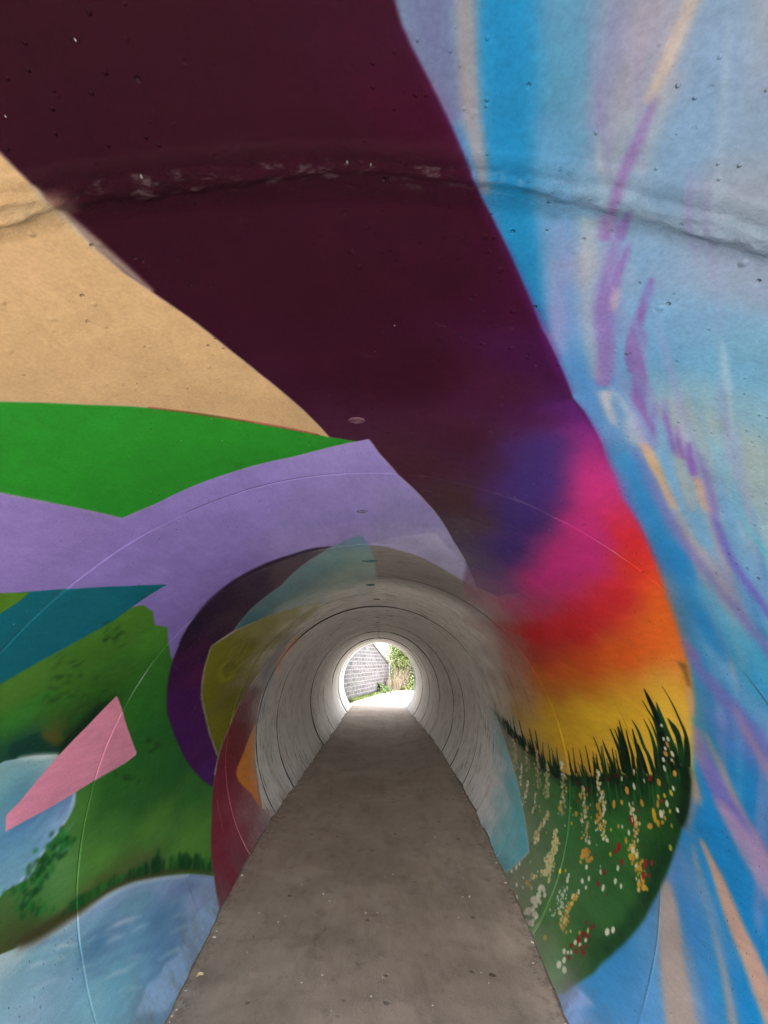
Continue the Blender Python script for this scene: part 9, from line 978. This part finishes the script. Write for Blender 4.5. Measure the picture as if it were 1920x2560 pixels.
def leafmat(name, c0, c1):
    def f(k):
        r = k.new('ShaderNodeNewGeometry').outputs['Random Per Island']
        k.out(k.mix(r, c0, c1), 'Base Color'); k.b.inputs['Roughness'].default_value = .55
        k.b.inputs['Transmission Weight'].default_value = 0
        tr = k.new('ShaderNodeBsdfTranslucent', {'Color': (*[v * 1.3 for v in c1], 1)})
        mx = k.new('ShaderNodeMixShader', {0: .35, 1: k.b.outputs[0], 2: tr.outputs[0]})
        k.t.links.new(mx.outputs[0], k.n['Material Output'].inputs[0])
    return simple(name, f)
M_LEAF = leafmat('yellow_green_leaf', (.018, .032, .004), (.055, .075, .010))
M_LEAF2 = leafmat('bright_green_leaf', (.014, .034, .005), (.038, .07, .012))
M_DRY = leafmat('dry_stem', (.05, .034, .022), (.10, .072, .048))
M_BARK = plain('bark', (.12, .095, .07), (.22, .18, .14), 12)
M_CHIP = plain('pale_stone', (.42, .38, .33), (.70, .66, .60), 30)
M_DEAD = plain('dead_leaf', (.48, .40, .20), (.66, .58, .36), 20)
M_POST = plain('dark_timber', (.05, .045, .04), (.10, .09, .075), 10)
M_PAPER = plain('white_paper', (.75, .75, .74), (.82, .82, .80), 10)
M_SOCK = plain('rusty_socket', (.03, .026, .024), (.10, .08, .06), 40)
M_SHELL = plain('weathered_concrete', (.28, .27, .25), (.42, .40, .37), 3)
M_COPE = plain('coping_stone', (.04, .036, .033), (.08, .072, .066), 6)

# ------------------------------------------------------------------ the pipe tunnel
joints = [JOINT0 + k * STEP for k in range(-1, 17)]
rows = list(np.linspace(MOUTH, .07, 24)) + list(np.arange(JOINT0 - .075, JOINT0 + .075, .0022))
w = np.arcsinh(.07 / WC); wend = np.arcsinh(EXIT / WC)
while w < wend:
    z = WC * math.sinh(w)
    if abs(z - JOINT0) > .075: rows.append(z)
    w += .0052 if z < 3 else .008
rows.append(EXIT); keep = []
for z in rows:
    if min(abs(z - j) for j in joints[2:]) > .009: keep.append(z)
for j in joints[2:]: keep += [j + d for d in (-.008, -.0045, -.0036, -.0012, .0012, .0036, .0045, .008)]
Z = np.array(sorted(keep)); NC = 820
T = np.linspace(-TMAX, TMAX, NC)
TT, ZZ = np.meshgrid(T, Z)
rad = np.ones_like(ZZ)
# ragged mortar ridge squeezed out of the first joint
d0 = (ZZ - JOINT0) * R
edge = fbm(TT * 40, ZZ * 60, 21, 4) - .5; slow = fbm(TT * 3.1, TT * 0 + 2.5, 22, 3)
half = np.interp(TT, [-2.4, -1.2, -.5, -.2, -.06, 0, .05, .16, .3, .6, 1.2, 2.4], [.013, .013, .013, .012, .009, .0035, .0035, .008, .013, .016, .014, .014]) * (.75 + .5 * slow)
cen = np.interp(TT, [-.5, -.2, 0, .06, .3, .7], [0, .0, -.006, -.004, .002, .006]) + .010 * (fbm(TT * 7, TT * 0, 23, 3) - .5)
far_ = np.where(d0 > cen, .008, .0045)
prof = sstep(half + far_ + .012 * edge, half - far_ + .012 * edge, np.abs(d0 - cen))
rg = np.interp(np.abs(TT), [0, .03, .12, .3, 1], [.35, .35, .7, 1, 1])
hump = prof * (.0026 + .0080 * rg * fbm(TT * 55, ZZ * 75, 24, 4) ** 1.5 * 1.6)
hump += .002 * rg * sstep(.055, .02, np.abs(d0)) * np.clip(fbm(TT * 30, ZZ * 34, 25, 4) - .52, 0, 1) * 4
rad -= hump / R
# the other joints: a shallow filled groove in the painted pipes, open further in
for n, j in enumerate(joints[2:]):
    nz = fbm(TT * 4, TT * 0 + n, 31 + n, 4); dj = np.abs(ZZ - j)
    if n < 3: rad += .0020 * np.clip((nz - .46) * 6, 0, 1) * sstep(.0046, .0008, dj) / R
    else: rad += np.where(dj < .004, .006 + .012 * np.clip((nz - .3) * 3, 0, 1), 0) / R
    # each pipe sits a few millimetres off its neighbour
    off = np.random.default_rng(90 + n).uniform(-1, 1, 2) * (.0025 if n < 4 else .013)
    inside = (ZZ > j + .004) & (ZZ < j + STEP - .004)
    rad += np.where(inside, off[0] * np.cos(TT) + off[1] * np.sin(TT), 0) / R
rad += (fbm(TT * 5, ZZ * 5, 41, 3) - .5) * .004
X_ = np.sin(TT) * rad * R; Y_ = ZZ * R; Z_ = (np.cos(TT) * rad - FLOOR) * R
co = np.stack([X_, Y_, Z_], -1)
du = np.gradient(co, axis=1); dv = np.gradient(co, axis=0); nrm = np.cross(du, dv); nrm /= np.linalg.norm(nrm, axis=-1, keepdims=True)
inward = np.stack([-np.sin(TT), 0 * TT, -np.cos(TT)], -1)
if (nrm * inward).sum(-1).mean() < 0: nrm = -nrm; FLIP = True
else: FLIP = False
WW = np.arcsinh(ZZ / WC)
uv_m = np.stack([(TT + TMAX) / (2 * TMAX), (WW - W0) / (W1 - W0)], -1); uv_r = np.stack([TT * R, ZZ * R], -1)
if FLIP:
    co, nrm, uv_m, uv_r = co[:, ::-1], nrm[:, ::-1], uv_m[:, ::-1], uv_r[:, ::-1]; TT, ZZ, WW = TT[:, ::-1], ZZ[:, ::-1], WW[:, ::-1]
# which painted field or bare pipe each patch of wall belongs to
tc_, zc_, wc_ = [(a[:-1, :-1] + a[1:, 1:]) / 2 for a in (TT, ZZ, WW)]
fr = np.clip(((wc_ - W0) * RES / 4), 0, field_id.shape[0] - 2).astype(int); fc = np.clip((tc_ + TMAX) * RES / 4, 0, field_id.shape[1] - 2).astype(int)
fid = field_id[fr, fc].copy(); fid[wc_ > W1 - .12] = -1
tunnel = tag(empty('tunnel', (0, MOUTH * R, 0)), 'round concrete pipe tunnel with a bright abstract mural on its near walls', 'tunnel')
inv = Vector((0, -MOUTH * R, 0))
co = co + np.array([0, -MOUTH * R, 0])
FIELD_LABEL = [
    'pale blue painted sky with lilac and cream brush streaks',
    'dark plum painted band across the tunnel crown',
    'cream painted panel beside the plum band',
    'bright green painted wedge between cream and lilac',
    'lilac painted band arching over the tunnel',
    'dark teal painted arrow on the left wall',
    'dark green painted hillside with brushed texture',
    'upper pale blue painted river behind the pink panel',
    'lower pale blue painted river beside the path',
    'pink painted four sided panel over the hillside',
    'dark purple painted crescent round the inner ring',
    'translucent pale teal painted wedge on bare concrete',
    'olive painted wedge fading into bare concrete',
    'maroon painted sliver running down to the path',
    'orange painted spike inside the maroon sliver',
    'painted rainbow glow from indigo through red to yellow',
    'painted meadow of tall grass and small white, orange and red flowers',
    'pale cyan painted panel fading into concrete above the path']
ends = [MOUTH, joints[0]] + joints[1:] + [EXIT]
def pieces(cells):
    todo = {tuple(p) for p in np.argwhere(cells)}; out = []
    while todo:
        st = [todo.pop()]; comp_ = list(st)
        while st:
            i, j = st.pop()
            for p in ((i + 1, j), (i - 1, j), (i, j + 1), (i, j - 1)):
                if p in todo: todo.remove(p); st.append(p); comp_.append(p)
        out.append(np.array(comp_))
    return out
bare = []
for a, b in zip(ends, ends[1:]):
    cells = (fid == -1) & (zc_ >= a) & (zc_ < b)
    if cells.all(1).any() and cells[(zc_[:, 0] >= a) & (zc_[:, 0] < b)].all(): bare.append(cells); continue
    for p in pieces(cells):
        if len(p) > 900:
            c_ = np.zeros_like(cells); c_[p[:, 0], p[:, 1]] = True; bare.append(c_)
        else:                            # slivers between two painted fields go to the field beside them
            i, j = p[len(p) // 2]; i0, i1 = p[:, 0].min() - 1, p[:, 0].max() + 2; j0, j1 = p[:, 1].min() - 1, p[:, 1].max() + 2
            nb = fid[max(0, i0):i1, max(0, j0):j1]; nb = nb[nb >= 0]
            fid[p[:, 0], p[:, 1]] = np.bincount(nb).argmax() if len(nb) else 0
for i, nm in enumerate(fields):
    cells = fid == i
    if cells.sum() < 30: continue
    o = link(grid_mesh(nm, co, {'mural': uv_m, 'metric': uv_r}, len(T), len(Z), [M_TUN], cells, nrm), tunnel)
    if FIELD_LABEL[i]: o['label'] = FIELD_LABEL[i]
for cells in bare:
    link(grid_mesh('pipe_section', co, {'mural': uv_m, 'metric': uv_r}, len(T), len(Z), [M_TUN], cells, nrm), tunnel)
# outside of the pipe and its end faces
bm = bmesh.new(); N = 72; ro = R + .16
for a, b in ((MOUTH, EXIT),):
    ring = []
    for z in (a, b):
        ring.append([[bm.verts.new((math.sin(t) * r, (z - MOUTH) * R, (math.cos(t) * r) - FLOOR * R)) for t in np.linspace(-TMAX, TMAX, N)] for r in (R + .004, ro)])
    for q in range(N - 1):
        bm.faces.new((ring[0][1][q], ring[0][1][q + 1], ring[1][1][q + 1], ring[1][1][q]))
        for e in (0, 1): bm.faces.new((ring[e][0][q], ring[e][0][q + 1], ring[e][1][q + 1], ring[e][1][q]))
obj('outer_shell', bm, M_SHELL, tunnel)
# painted rim of the last pipe: cyan on the right, cream on the left
def rim(name, t0, t1, rgb, label):
    t = np.linspace(t0, t1, 40); z = np.linspace(EXIT - .16, EXIT, 10); a, b = np.meshgrid(t, z)
    r = R - .004
    P = np.stack([np.sin(a) * r, (b - MOUTH) * R, np.cos(a) * r - FLOOR * R], -1)
    if not FLIP: pass
    o = grid_mesh(name, P[:, ::-1], {'metric': np.stack([a, b], -1)[:, ::-1]}, 40, 10, [plain(name + '_paint', [v * .85 for v in srgb2lin(rgb)], srgb2lin(rgb), 12)])
    o['label'] = label; return link(o, tunnel)
rim('painted_rim', .95, 2.36, (110, 190, 215), 'pale cyan paint round the right edge of the far opening')
rim('painted_rim', -2.36, -1.35, (225, 222, 190), 'pale cream paint round the left edge of the far opening')
# lifting sockets cast into the crown of each pipe
SOCKETS = [(.788, -.035, .42), (1.365, -.047, .5), (2.124, -.042, .9), (2.847, -.055, .9), (3.55, -.02, .7), (4.1, -.025, .6)] + [(JOINT0 + (k + .42) * STEP, -.02, .6) for k in range(6, 17)]
SOCK_PAINT = [plain('plum_socket', (.03, .006, .014), (.09, .03, .05), 60), plain('lilac_socket', (.05, .045, .06), (.17, .14, .26), 60)] + [plain('teal_socket', (.02, .08, .09), (.06, .17, .17), 60)] * 2
for n, (zc, th_, sz) in enumerate(SOCKETS):
    bm = bmesh.new(); th = th_; rx = sz * (.030 + .008 * random.random()); ry = sz * .024
    rim_, inn = [], []
    base = Vector((math.sin(th) * R, (zc - MOUTH) * R, math.cos(th) * R - FLOOR * R))
    for q in range(14):
        a = q / 14 * 2 * PI; wob = 1 + .22 * (random.random() - .5)
        rim_.append(bm.verts.new(base + Vector((math.cos(a) * rx * 1.25 * wob, math.sin(a) * ry * 1.2 * wob, -.0045))))
        inn.append(bm.verts.new(base + Vector((math.cos(a) * rx * .8 * wob, math.sin(a) * ry * .75 * wob, -.0015))))
    ctr = bm.verts.new(base + Vector((0, 0, .0005)))
    outr = [bm.verts.new(v.co + Vector(((v.co.x - base.x) * .25, (v.co.y - base.y) * .25, .006))) for v in rim_]
    for q in range(14):
        p = (q + 1) % 14
        bm.faces.new((rim_[q], rim_[p], inn[p], inn[q])); bm.faces.new((inn[q], inn[p], ctr)); bm.faces.new((outr[q], outr[p], rim_[p], rim_[q]))
    obj('lifting_socket', bm, SOCK_PAINT[n] if n < 4 else M_SOCK, tunnel, True)

# ------------------------------------------------------------------ the path through the tunnel
LZ = [(-2, -.70), (2.1, -.698), (2.4, -.682), (2.75, -.658), (3.2, -.643), (4.2, -.62), (6.3, -.632), (9, -.648), (12.5, -.662), (14, -.665)]
RZ = [(-2, -.705), (2.1, -.692), (2.55, -.659), (3.2, -.629), (4.1, -.592), (6.6, -.556), (8.5, -.585), (12.5, -.662), (14, -.665)]
yy = np.concatenate([np.arange(MOUTH - 1, 6, .022), np.arange(6, EXIT + .25, .05)]); xx = np.linspace(-.86, .86, 150)
XX, YY = np.meshgrid(xx, yy)
hl = np.interp(YY, *zip(*LZ)); hr = np.interp(YY, *zip(*RZ)); f = (XX + .86) / 1.72
wallx = .78
tL = sstep(.30, .95, -XX / wallx); tR = sstep(.30, .95, XX / wallx)
H = FLOOR + (hl - FLOOR) * tL + (hr - FLOOR) * tR
zh = (H - FLOOR) * R + (fbm(XX * 5, YY * 5, 51, 4) - .5) * .018 + (fbm(XX * 30, YY * 30, 52, 3) - .5) * .005
edgem = sstep(.80, 1.0, np.abs(XX) / wallx)
zh += edgem * np.clip(fbm(XX * 14, YY * 9, 53, 3) - .42, 0, 1) * .03
P = np.stack([XX * R, YY * R, zh], -1)
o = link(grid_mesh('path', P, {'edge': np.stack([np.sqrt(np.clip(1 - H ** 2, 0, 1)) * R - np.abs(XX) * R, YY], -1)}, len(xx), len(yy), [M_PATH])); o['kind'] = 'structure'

# crumbs of stone lying along both edges
def edge_x(side, z):
    h = np.interp(z, *zip(*(LZ if side < 0 else RZ))); return side * math.sqrt(1 - h * h) * R, (h - FLOOR) * R
protos = []
for n in range(5):
    bm = bmesh.new(); bmesh.ops.create_icosphere(bm, subdivisions=2, radius=1)
    s = Vector((random.uniform(.8, 1.2), random.uniform(.7, 1.1), random.uniform(.45, .7))); ph = random.random() * 9
    for v in bm.verts:
        v.co = Vector(a * b for a, b in zip(v.co, s)) * (1 + .22 * math.sin(v.co.x * 3.1 + ph) * math.cos(v.co.y * 2.7 + ph) + .12 * math.sin(v.co.z * 5 + ph * 2))
    me = bpy.data.meshes.new('stone_chip'); bm.to_mesh(me); bm.free(); me.materials.append(M_CHIP); protos.append(me)
def chip(x, y, z, s):
    o = bpy.data.objects.new('stone_chip', random.choice(protos)); o.location = (x, y, z); o.rotation_euler = (random.uniform(-.3, .3), random.uniform(-.3, .3), random.random() * 6); o.scale = (s, s, s)
    link(o); tag(o, 'small pale stone chip lying on the worn brown path', 'stone', 'stone chips scattered on the path'); return o
for n in range(80):
    side = random.choice((-1, 1, 1)); z = 2.05 + 6 * random.random() ** 1.8
    ex, ez = edge_x(side, z); s = random.uniform(.003, .010)
    inn = abs(random.gauss(0, .03)) + .012
    chip(ex - side * inn, z * R, ez + s * .3 - inn * .12 + .004, s)
for n in range(34):
    z = 2.05 + 3.2 * random.random() ** 1.6; x = random.uniform(-.72, .72); s = random.uniform(.003, .006)
    fx = x / R / .78; hh = (np.interp(z, *zip(*LZ)) - FLOOR) * sstep(.3, .95, -fx) + (np.interp(z, *zip(*RZ)) - FLOOR) * sstep(.3, .95, fx)
    chip(x, z * R, float(hh) * R + .003, s)
# a curled dead leaf near the left wall
bm = bmesh.new(); pr = []
for i in range(9):
    t = i / 8; wd = .020 * math.sin(PI * min(1, t * 1.02 + .02)) ** .7 + .0008
    pr.append([bm.verts.new(((t - .5) * .075, sgn * wd, .006 + .014 * (abs(sgn) ** 2) * (.5 + t) + .008 * math.sin(t * 4))) for sgn in (-1, -.5, 0, .5, 1)])
for a, b in zip(pr, pr[1:]):
    for q in range(4): bm.faces.new((a[q], a[q + 1], b[q + 1], b[q]))
ex, ez = edge_x(-1, 2.27)
lf = obj('leaf', bm, M_DEAD, None, True, (ex + .06, 2.27 * R, ez + .004)); lf.rotation_euler = (.1, 0, .7); lf.scale = (.5, .5, .5)
tag(lf, 'curled pale yellow leaf on the path edge below the blue river paint', 'leaf')

# ------------------------------------------------------------------ beyond the far opening
def sheet(name, pts, z, mat, kind='structure'):
    bm = bmesh.new(); bm.faces.new([bm.verts.new((x, y, z)) for x, y in pts]); o = obj(name, bm, mat); o['kind'] = kind; return o
sheet('ground', [(-400, -400), (400, -400), (400, 400), (-400, 400)], -.10, M_SOIL)
Y1 = EXIT * R
sheet('outer_path', [(-1.7, Y1 + .28), (-.55, 22), (.35, 26.2), (2.4, 26.6), (18, 25.0), (18, 18.5), (3.2, 18.0), (1.6, Y1 + .28)], -.004, M_OUT)
sheet('entrance_path', [(-7, MOUTH * R - 16), (7, MOUTH * R - 16), (5, MOUTH * R - .1), (-5, MOUTH * R - .1)], -.062, plain('tarmac', (.06, .058, .055), (.13, .12, .115), 6))
# grassed mound over the pipe, unseen, added to shade the far exit
ex_ = np.linspace(-60, 60, 241); ey_ = np.linspace(MOUTH * R + .25, Y1 - .15, 90)
EX, EY = np.meshgrid(ex_, ey_); ramp_ = lambda a, b, v: np.clip((v - a) / (b - a), 0, 1)
EH = 3.1 * np.minimum(ramp_(MOUTH * R, MOUTH * R + 4.0, EY), ramp_(Y1, Y1 - 1.3, EY)) - .12 + (fbm(EX * .6, EY * .6, 61, 4) - .5) * .35
cx_, ch_ = (EX[:-1, :-1] + EX[1:, 1:]) / 2, np.minimum(np.minimum(EH[:-1, :-1], EH[1:, 1:]), np.minimum(EH[1:, :-1], EH[:-1, 1:]))
o = link(grid_mesh('shade_embankment', np.stack([EX, EY, EH], -1), {'uv': np.stack([EX, EY], -1)}, 241, 90, [M_SOIL], ~((np.abs(cx_) < 1.5) & (ch_ < 2.42)))); o['kind'] = 'structure'
# retaining wall that falls away to the right beside the path
A = Vector((-1.56, 16.95, 0)); B = Vector((.44, 25.6, 0)); Lw = (B - A).length
wall = tag(empty('stone_wall', A), 'grey mortared stone wall with a sloping top beyond the tunnel', 'wall')
wall.rotation_euler = (0, 0, math.atan2(B.y - A.y, B.x - A.x))
bm = bmesh.new(); n = 24; fr_, bk = [], []
top = lambda s: np.interp(s / Lw * (B.y - A.y) + A.y, [16.9, 22, 23.5, 25.6], [3.6, 2.30, 1.92, 1.36])
prof_ = []
for i in range(n + 1):
    s = i / n * Lw; t = float(top(s)); prof_.append([bm.verts.new((s, y, z)) for y, z in ((0, -.1), (0, t), (.4, t), (.4, -.1))])
for a, b in zip(prof_, prof_[1:]):
    for q in range(4): bm.faces.new((a[q], a[(q + 1) % 4], b[(q + 1) % 4], b[q]))
bm.faces.new(prof_[0]); bm.faces.new(prof_[-1][::-1])
obj('masonry', bm, M_STONE, wall)
bm = bmesh.new(); s = 0
while s < Lw - .05:
    e = min(Lw + .03, s + random.uniform(.45, .7)); ta, tb = float(top(s)), float(top(min(e, Lw))); g_ = .008
    vs = [bm.verts.new(p) for p in ((s, -.05, ta + .003), (e - g_, -.05, tb + .003), (e - g_, .45, tb + .003), (s, .45, ta + .003), (s, -.05, ta + .09), (e - g_, -.05, tb + .09), (e - g_, .45, tb + .09), (s, .45, ta + .09))]
    for q in ((0, 1, 2, 3), (4, 5, 6, 7), (0, 1, 5, 4), (1, 2, 6, 5), (2, 3, 7, 6), (3, 0, 4, 7)): bm.faces.new([vs[z] for z in q])
    s = e
obj('coping', bm, M_COPE, wall)
bm = bmesh.new(); box(bm, Lw + .035, Lw + .33, -.10, .42, -.1, 1.38, .015); obj('end_pier', bm, M_STONE, wall)

def leaf(bm, p, d, up, ln, wd):
    s = d.cross(up).normalized() * wd; m_ = p + d * ln * .5 + up * ln * .08
    vs = [bm.verts.new(v) for v in (p, m_ + s, p + d * ln - up * ln * .1, m_ - s)]
    bm.faces.new(vs)
def rv(): return Vector((random.gauss(0, 1), random.gauss(0, 1), random.gauss(0, 1))).normalized()
def shrub(loc, w_, d_, h_, nleaf, mat, label, group, ln=.10, stems=7):
    t = tag(empty('shrub', loc), label, 'shrub', group)
    bm = bmesh.new(); tips = []
    for i in range(stems):
        a = random.random() * 6.28; r = random.random() ** .5
        tip = Vector((math.cos(a) * r * w_ * .8, math.sin(a) * r * d_ * .8, h_ * random.uniform(.55, .98)))
        mid = tip * .5 + rv() * .12 * h_; mid.z = tip.z * .55
        tube(bm, [(tip.x * .12, tip.y * .12, 0), mid, tip], [.035, .02, .006], 5); tips.append((mid, tip))
        for q in range(3):
            b2 = mid.lerp(tip, random.random()) ; e2 = b2 + rv() * .35 * h_ * .5; e2.z = max(.1, e2.z); tube(bm, [b2, (b2 + e2) / 2 + rv() * .04, e2], [.012, .008, .003], 4); tips.append((b2, e2))
    obj('stem', bm, M_BARK, t)
    bm = bmesh.new()
    clumps = [m.lerp(e, random.random()) + rv() * .12 * h_ for m, e in tips for _ in range(2)]
    for i in range(nleaf):
        c_ = random.choice(clumps); p = c_ + rv() * abs(random.gauss(0, .16)) * h_ * .55
        if i % 5 < 2:                    # skirts that reach the ground
            a = random.random() * 6.28; r = random.uniform(.5, 1.05); p = Vector((math.cos(a) * r * w_, math.sin(a) * r * d_, random.random() ** 1.2 * h_ * .6))
        if p.z < .03: p.z = random.random() * .3
        d = (rv() + Vector((0, 0, -.3))).normalized(); leaf(bm, p, d, rv(), ln * random.uniform(.6, 1.3), ln * .32)
    obj('foliage', bm, mat, t)
G = 'shrubs beside the bright path'
shrub((2.3, 28.5, -.1), 1.5, 1.0, 5.6, 9000, M_LEAF, 'tallest yellow green shrub standing behind the other shrubs', G, .14, 10)
shrub((1.6, 26.7, -.1), 1.1, .7, 4.0, 7500, M_LEAF, 'tall yellow green shrub filling the right of the far opening', G, .12)
shrub((2.9, 25.9, -.1), .9, .8, 2.9, 4600, M_LEAF2, 'leafy green shrub at the right rim of the far opening', G, .11)
shrub((.95, 28.6, -.1), .7, .6, 3.5, 3000, M_LEAF, 'thin yellowish shrub behind the end of the stone wall', G, .12)
shrub((.22, 23.3, -.1), .42, .3, .62, 900, M_LEAF2, 'low bright green plant at the foot of the stone wall', None, .09, 6)
shrub((1.5, 25.9, -.1), .75, .25, .45, 700, M_LEAF, 'low strip of yellow green weeds edging the bright path', None, .08, 6)
# unmown grass along the foot of the wall
bm = bmesh.new()
for i in range(2600):
    t = random.random(); p = A.lerp(B, t) + Vector((.974, -.225, 0)) * abs(random.gauss(0, .12)) + Vector((.02, 0, -.02))
    leaf(bm, p, Vector((random.gauss(0, .35), random.gauss(0, .35), 1)).normalized(), rv(), random.uniform(.06, .20), .012)
vg = obj('grass_verge', bm, M_LEAF); tag(vg, 'strip of yellow green grass along the foot of the stone wall', 'grass', None, 'stuff')
# dry bramble stems tumbling out beside the wall end
def clump(loc, n, h_, sp, label):
    t = tag(empty('dry_grass', loc), label, 'dry grass'); bm = bmesh.new()
    for i in range(n):
        a = random.random() * 6.28; L_ = h_ * random.uniform(.5, 1.1); r = sp * random.random()
        e = Vector((math.cos(a) * r, math.sin(a) * r * .6, 0)); b = Vector((math.cos(a), math.sin(a) * .6, 0)) * L_ * random.uniform(.25, .6)
        tube(bm, [e, e + b * .35 + Vector((0, 0, L_ * .6)), e + b * .8 + Vector((0, 0, L_ * .85)), e + b * 1.25 + Vector((0, 0, L_ * random.uniform(.5, .8)))], [.011, .009, .006, .003], 4)
    obj('stalks', bm, M_DRY, t)
clump((.72, 24.9, -.1), 70, 1.2, .35, 'clump of pale pinkish dry stalks at the end of the stone wall')
clump((1.15, 26.0, -.1), 40, 2.1, .3, 'tall arching straw coloured stalks in front of the shrubs')
# post behind the wall end
po = empty('post', (.52, 27.2, -.1)); tag(po, 'dark upright timber post beyond the end of the stone wall', 'post')
bm = bmesh.new(); box(bm, -.055, .055, -.055, .055, 0, 3.4, .008); obj('shaft', bm, M_POST, po)
bm = bmesh.new(); tube(bm, [(0, 0, 3.4), (0, 0, 3.43), (0, 0, 3.48)], [.08, .08, .02], 8); obj('cap', bm, M_POST, po)
bm = bmesh.new(); pr = []
for i in range(6):
    pr.append([bm.verts.new(((i / 5 - .5) * .16, (q / 3 - .5) * .12, .01 + .03 * abs(math.sin(i * 1.7 + q)))) for q in range(4)])
for a, b in zip(pr, pr[1:]):
    for q in range(3): bm.faces.new((a[q], a[q + 1], b[q + 1], b[q]))
sc_ = obj('paper_scrap', bm, M_PAPER, None, False, (.46, 22.9, .0)); tag(sc_, 'crumpled white paper scrap beside the low green plant', 'litter')

# ------------------------------------------------------------------ light and camera
SUN_EL, SUN_AZ = (44.0, 195.0)
wd = bpy.data.worlds.new('World'); scene.world = wd; wd.use_nodes = True
sk = wd.node_tree.nodes.new('ShaderNodeTexSky'); sk.sky_type = 'NISHITA'; sk.sun_disc = False
sk.sun_elevation = math.radians(SUN_EL); sk.sun_rotation = math.radians(SUN_AZ); sk.air_density = 1.0; sk.dust_density = 2.0; sk.ozone_density = 1.0
hs = wd.node_tree.nodes.new('ShaderNodeHueSaturation'); hs.inputs['Saturation'].default_value = 0.12      # thin bright cloud: a paler sky
wd.node_tree.links.new(sk.outputs[0], hs.inputs['Color']); wd.node_tree.links.new(hs.outputs[0], wd.node_tree.nodes['Background'].inputs[0]); wd.node_tree.nodes['Background'].inputs[1].default_value = 0.15
sl = bpy.data.lights.new('sun', 'SUN'); sl.energy = 3.0; sl.angle = math.radians(0.6); sl.color = (1, .95, .88)
so = link(bpy.data.objects.new('sun', sl))
az, el = math.radians(SUN_AZ), math.radians(SUN_EL)
dirv = Vector((math.sin(az) * math.cos(el), math.cos(az) * math.cos(el), math.sin(el)))
so.rotation_euler = dirv.to_track_quat('Z', 'Y').to_euler(); so.location = (0, -6, 8)
cam = bpy.data.cameras.new('camera'); co_ = link(bpy.data.objects.new('camera', cam)); scene.camera = co_
cam.sensor_fit = 'VERTICAL'; cam.sensor_height = 36; cam.sensor_width = 27; cam.lens = 36 * 1090 / 2560; cam.clip_start = .02; cam.clip_end = 2000
right = Vector((0.99979937, 0.01999865, 0.00113029)); up = Vector((0.01856697, -0.9464427, 0.32233752)); ax = Vector((-0.00751607, 0.32225186, 0.94662413))
rot = Matrix(((right.x, -right.y, -right.z), (ax.x, -ax.y, -ax.z), (up.x, -up.y, -up.z)))
co_.matrix_world = Matrix.Translation((.02405 * R, 0, (.53276 - FLOOR) * R)) @ rot.to_4x4()
vs_ = scene.view_settings; vs_.view_transform = 'Standard'; vs_.look = 'None'; vs_.exposure = 4.15; vs_.gamma = 1
scene.cycles.max_bounces = 16; scene.cycles.diffuse_bounces = 12; scene.cycles.glossy_bounces = 4
scene.cycles.use_denoising = True
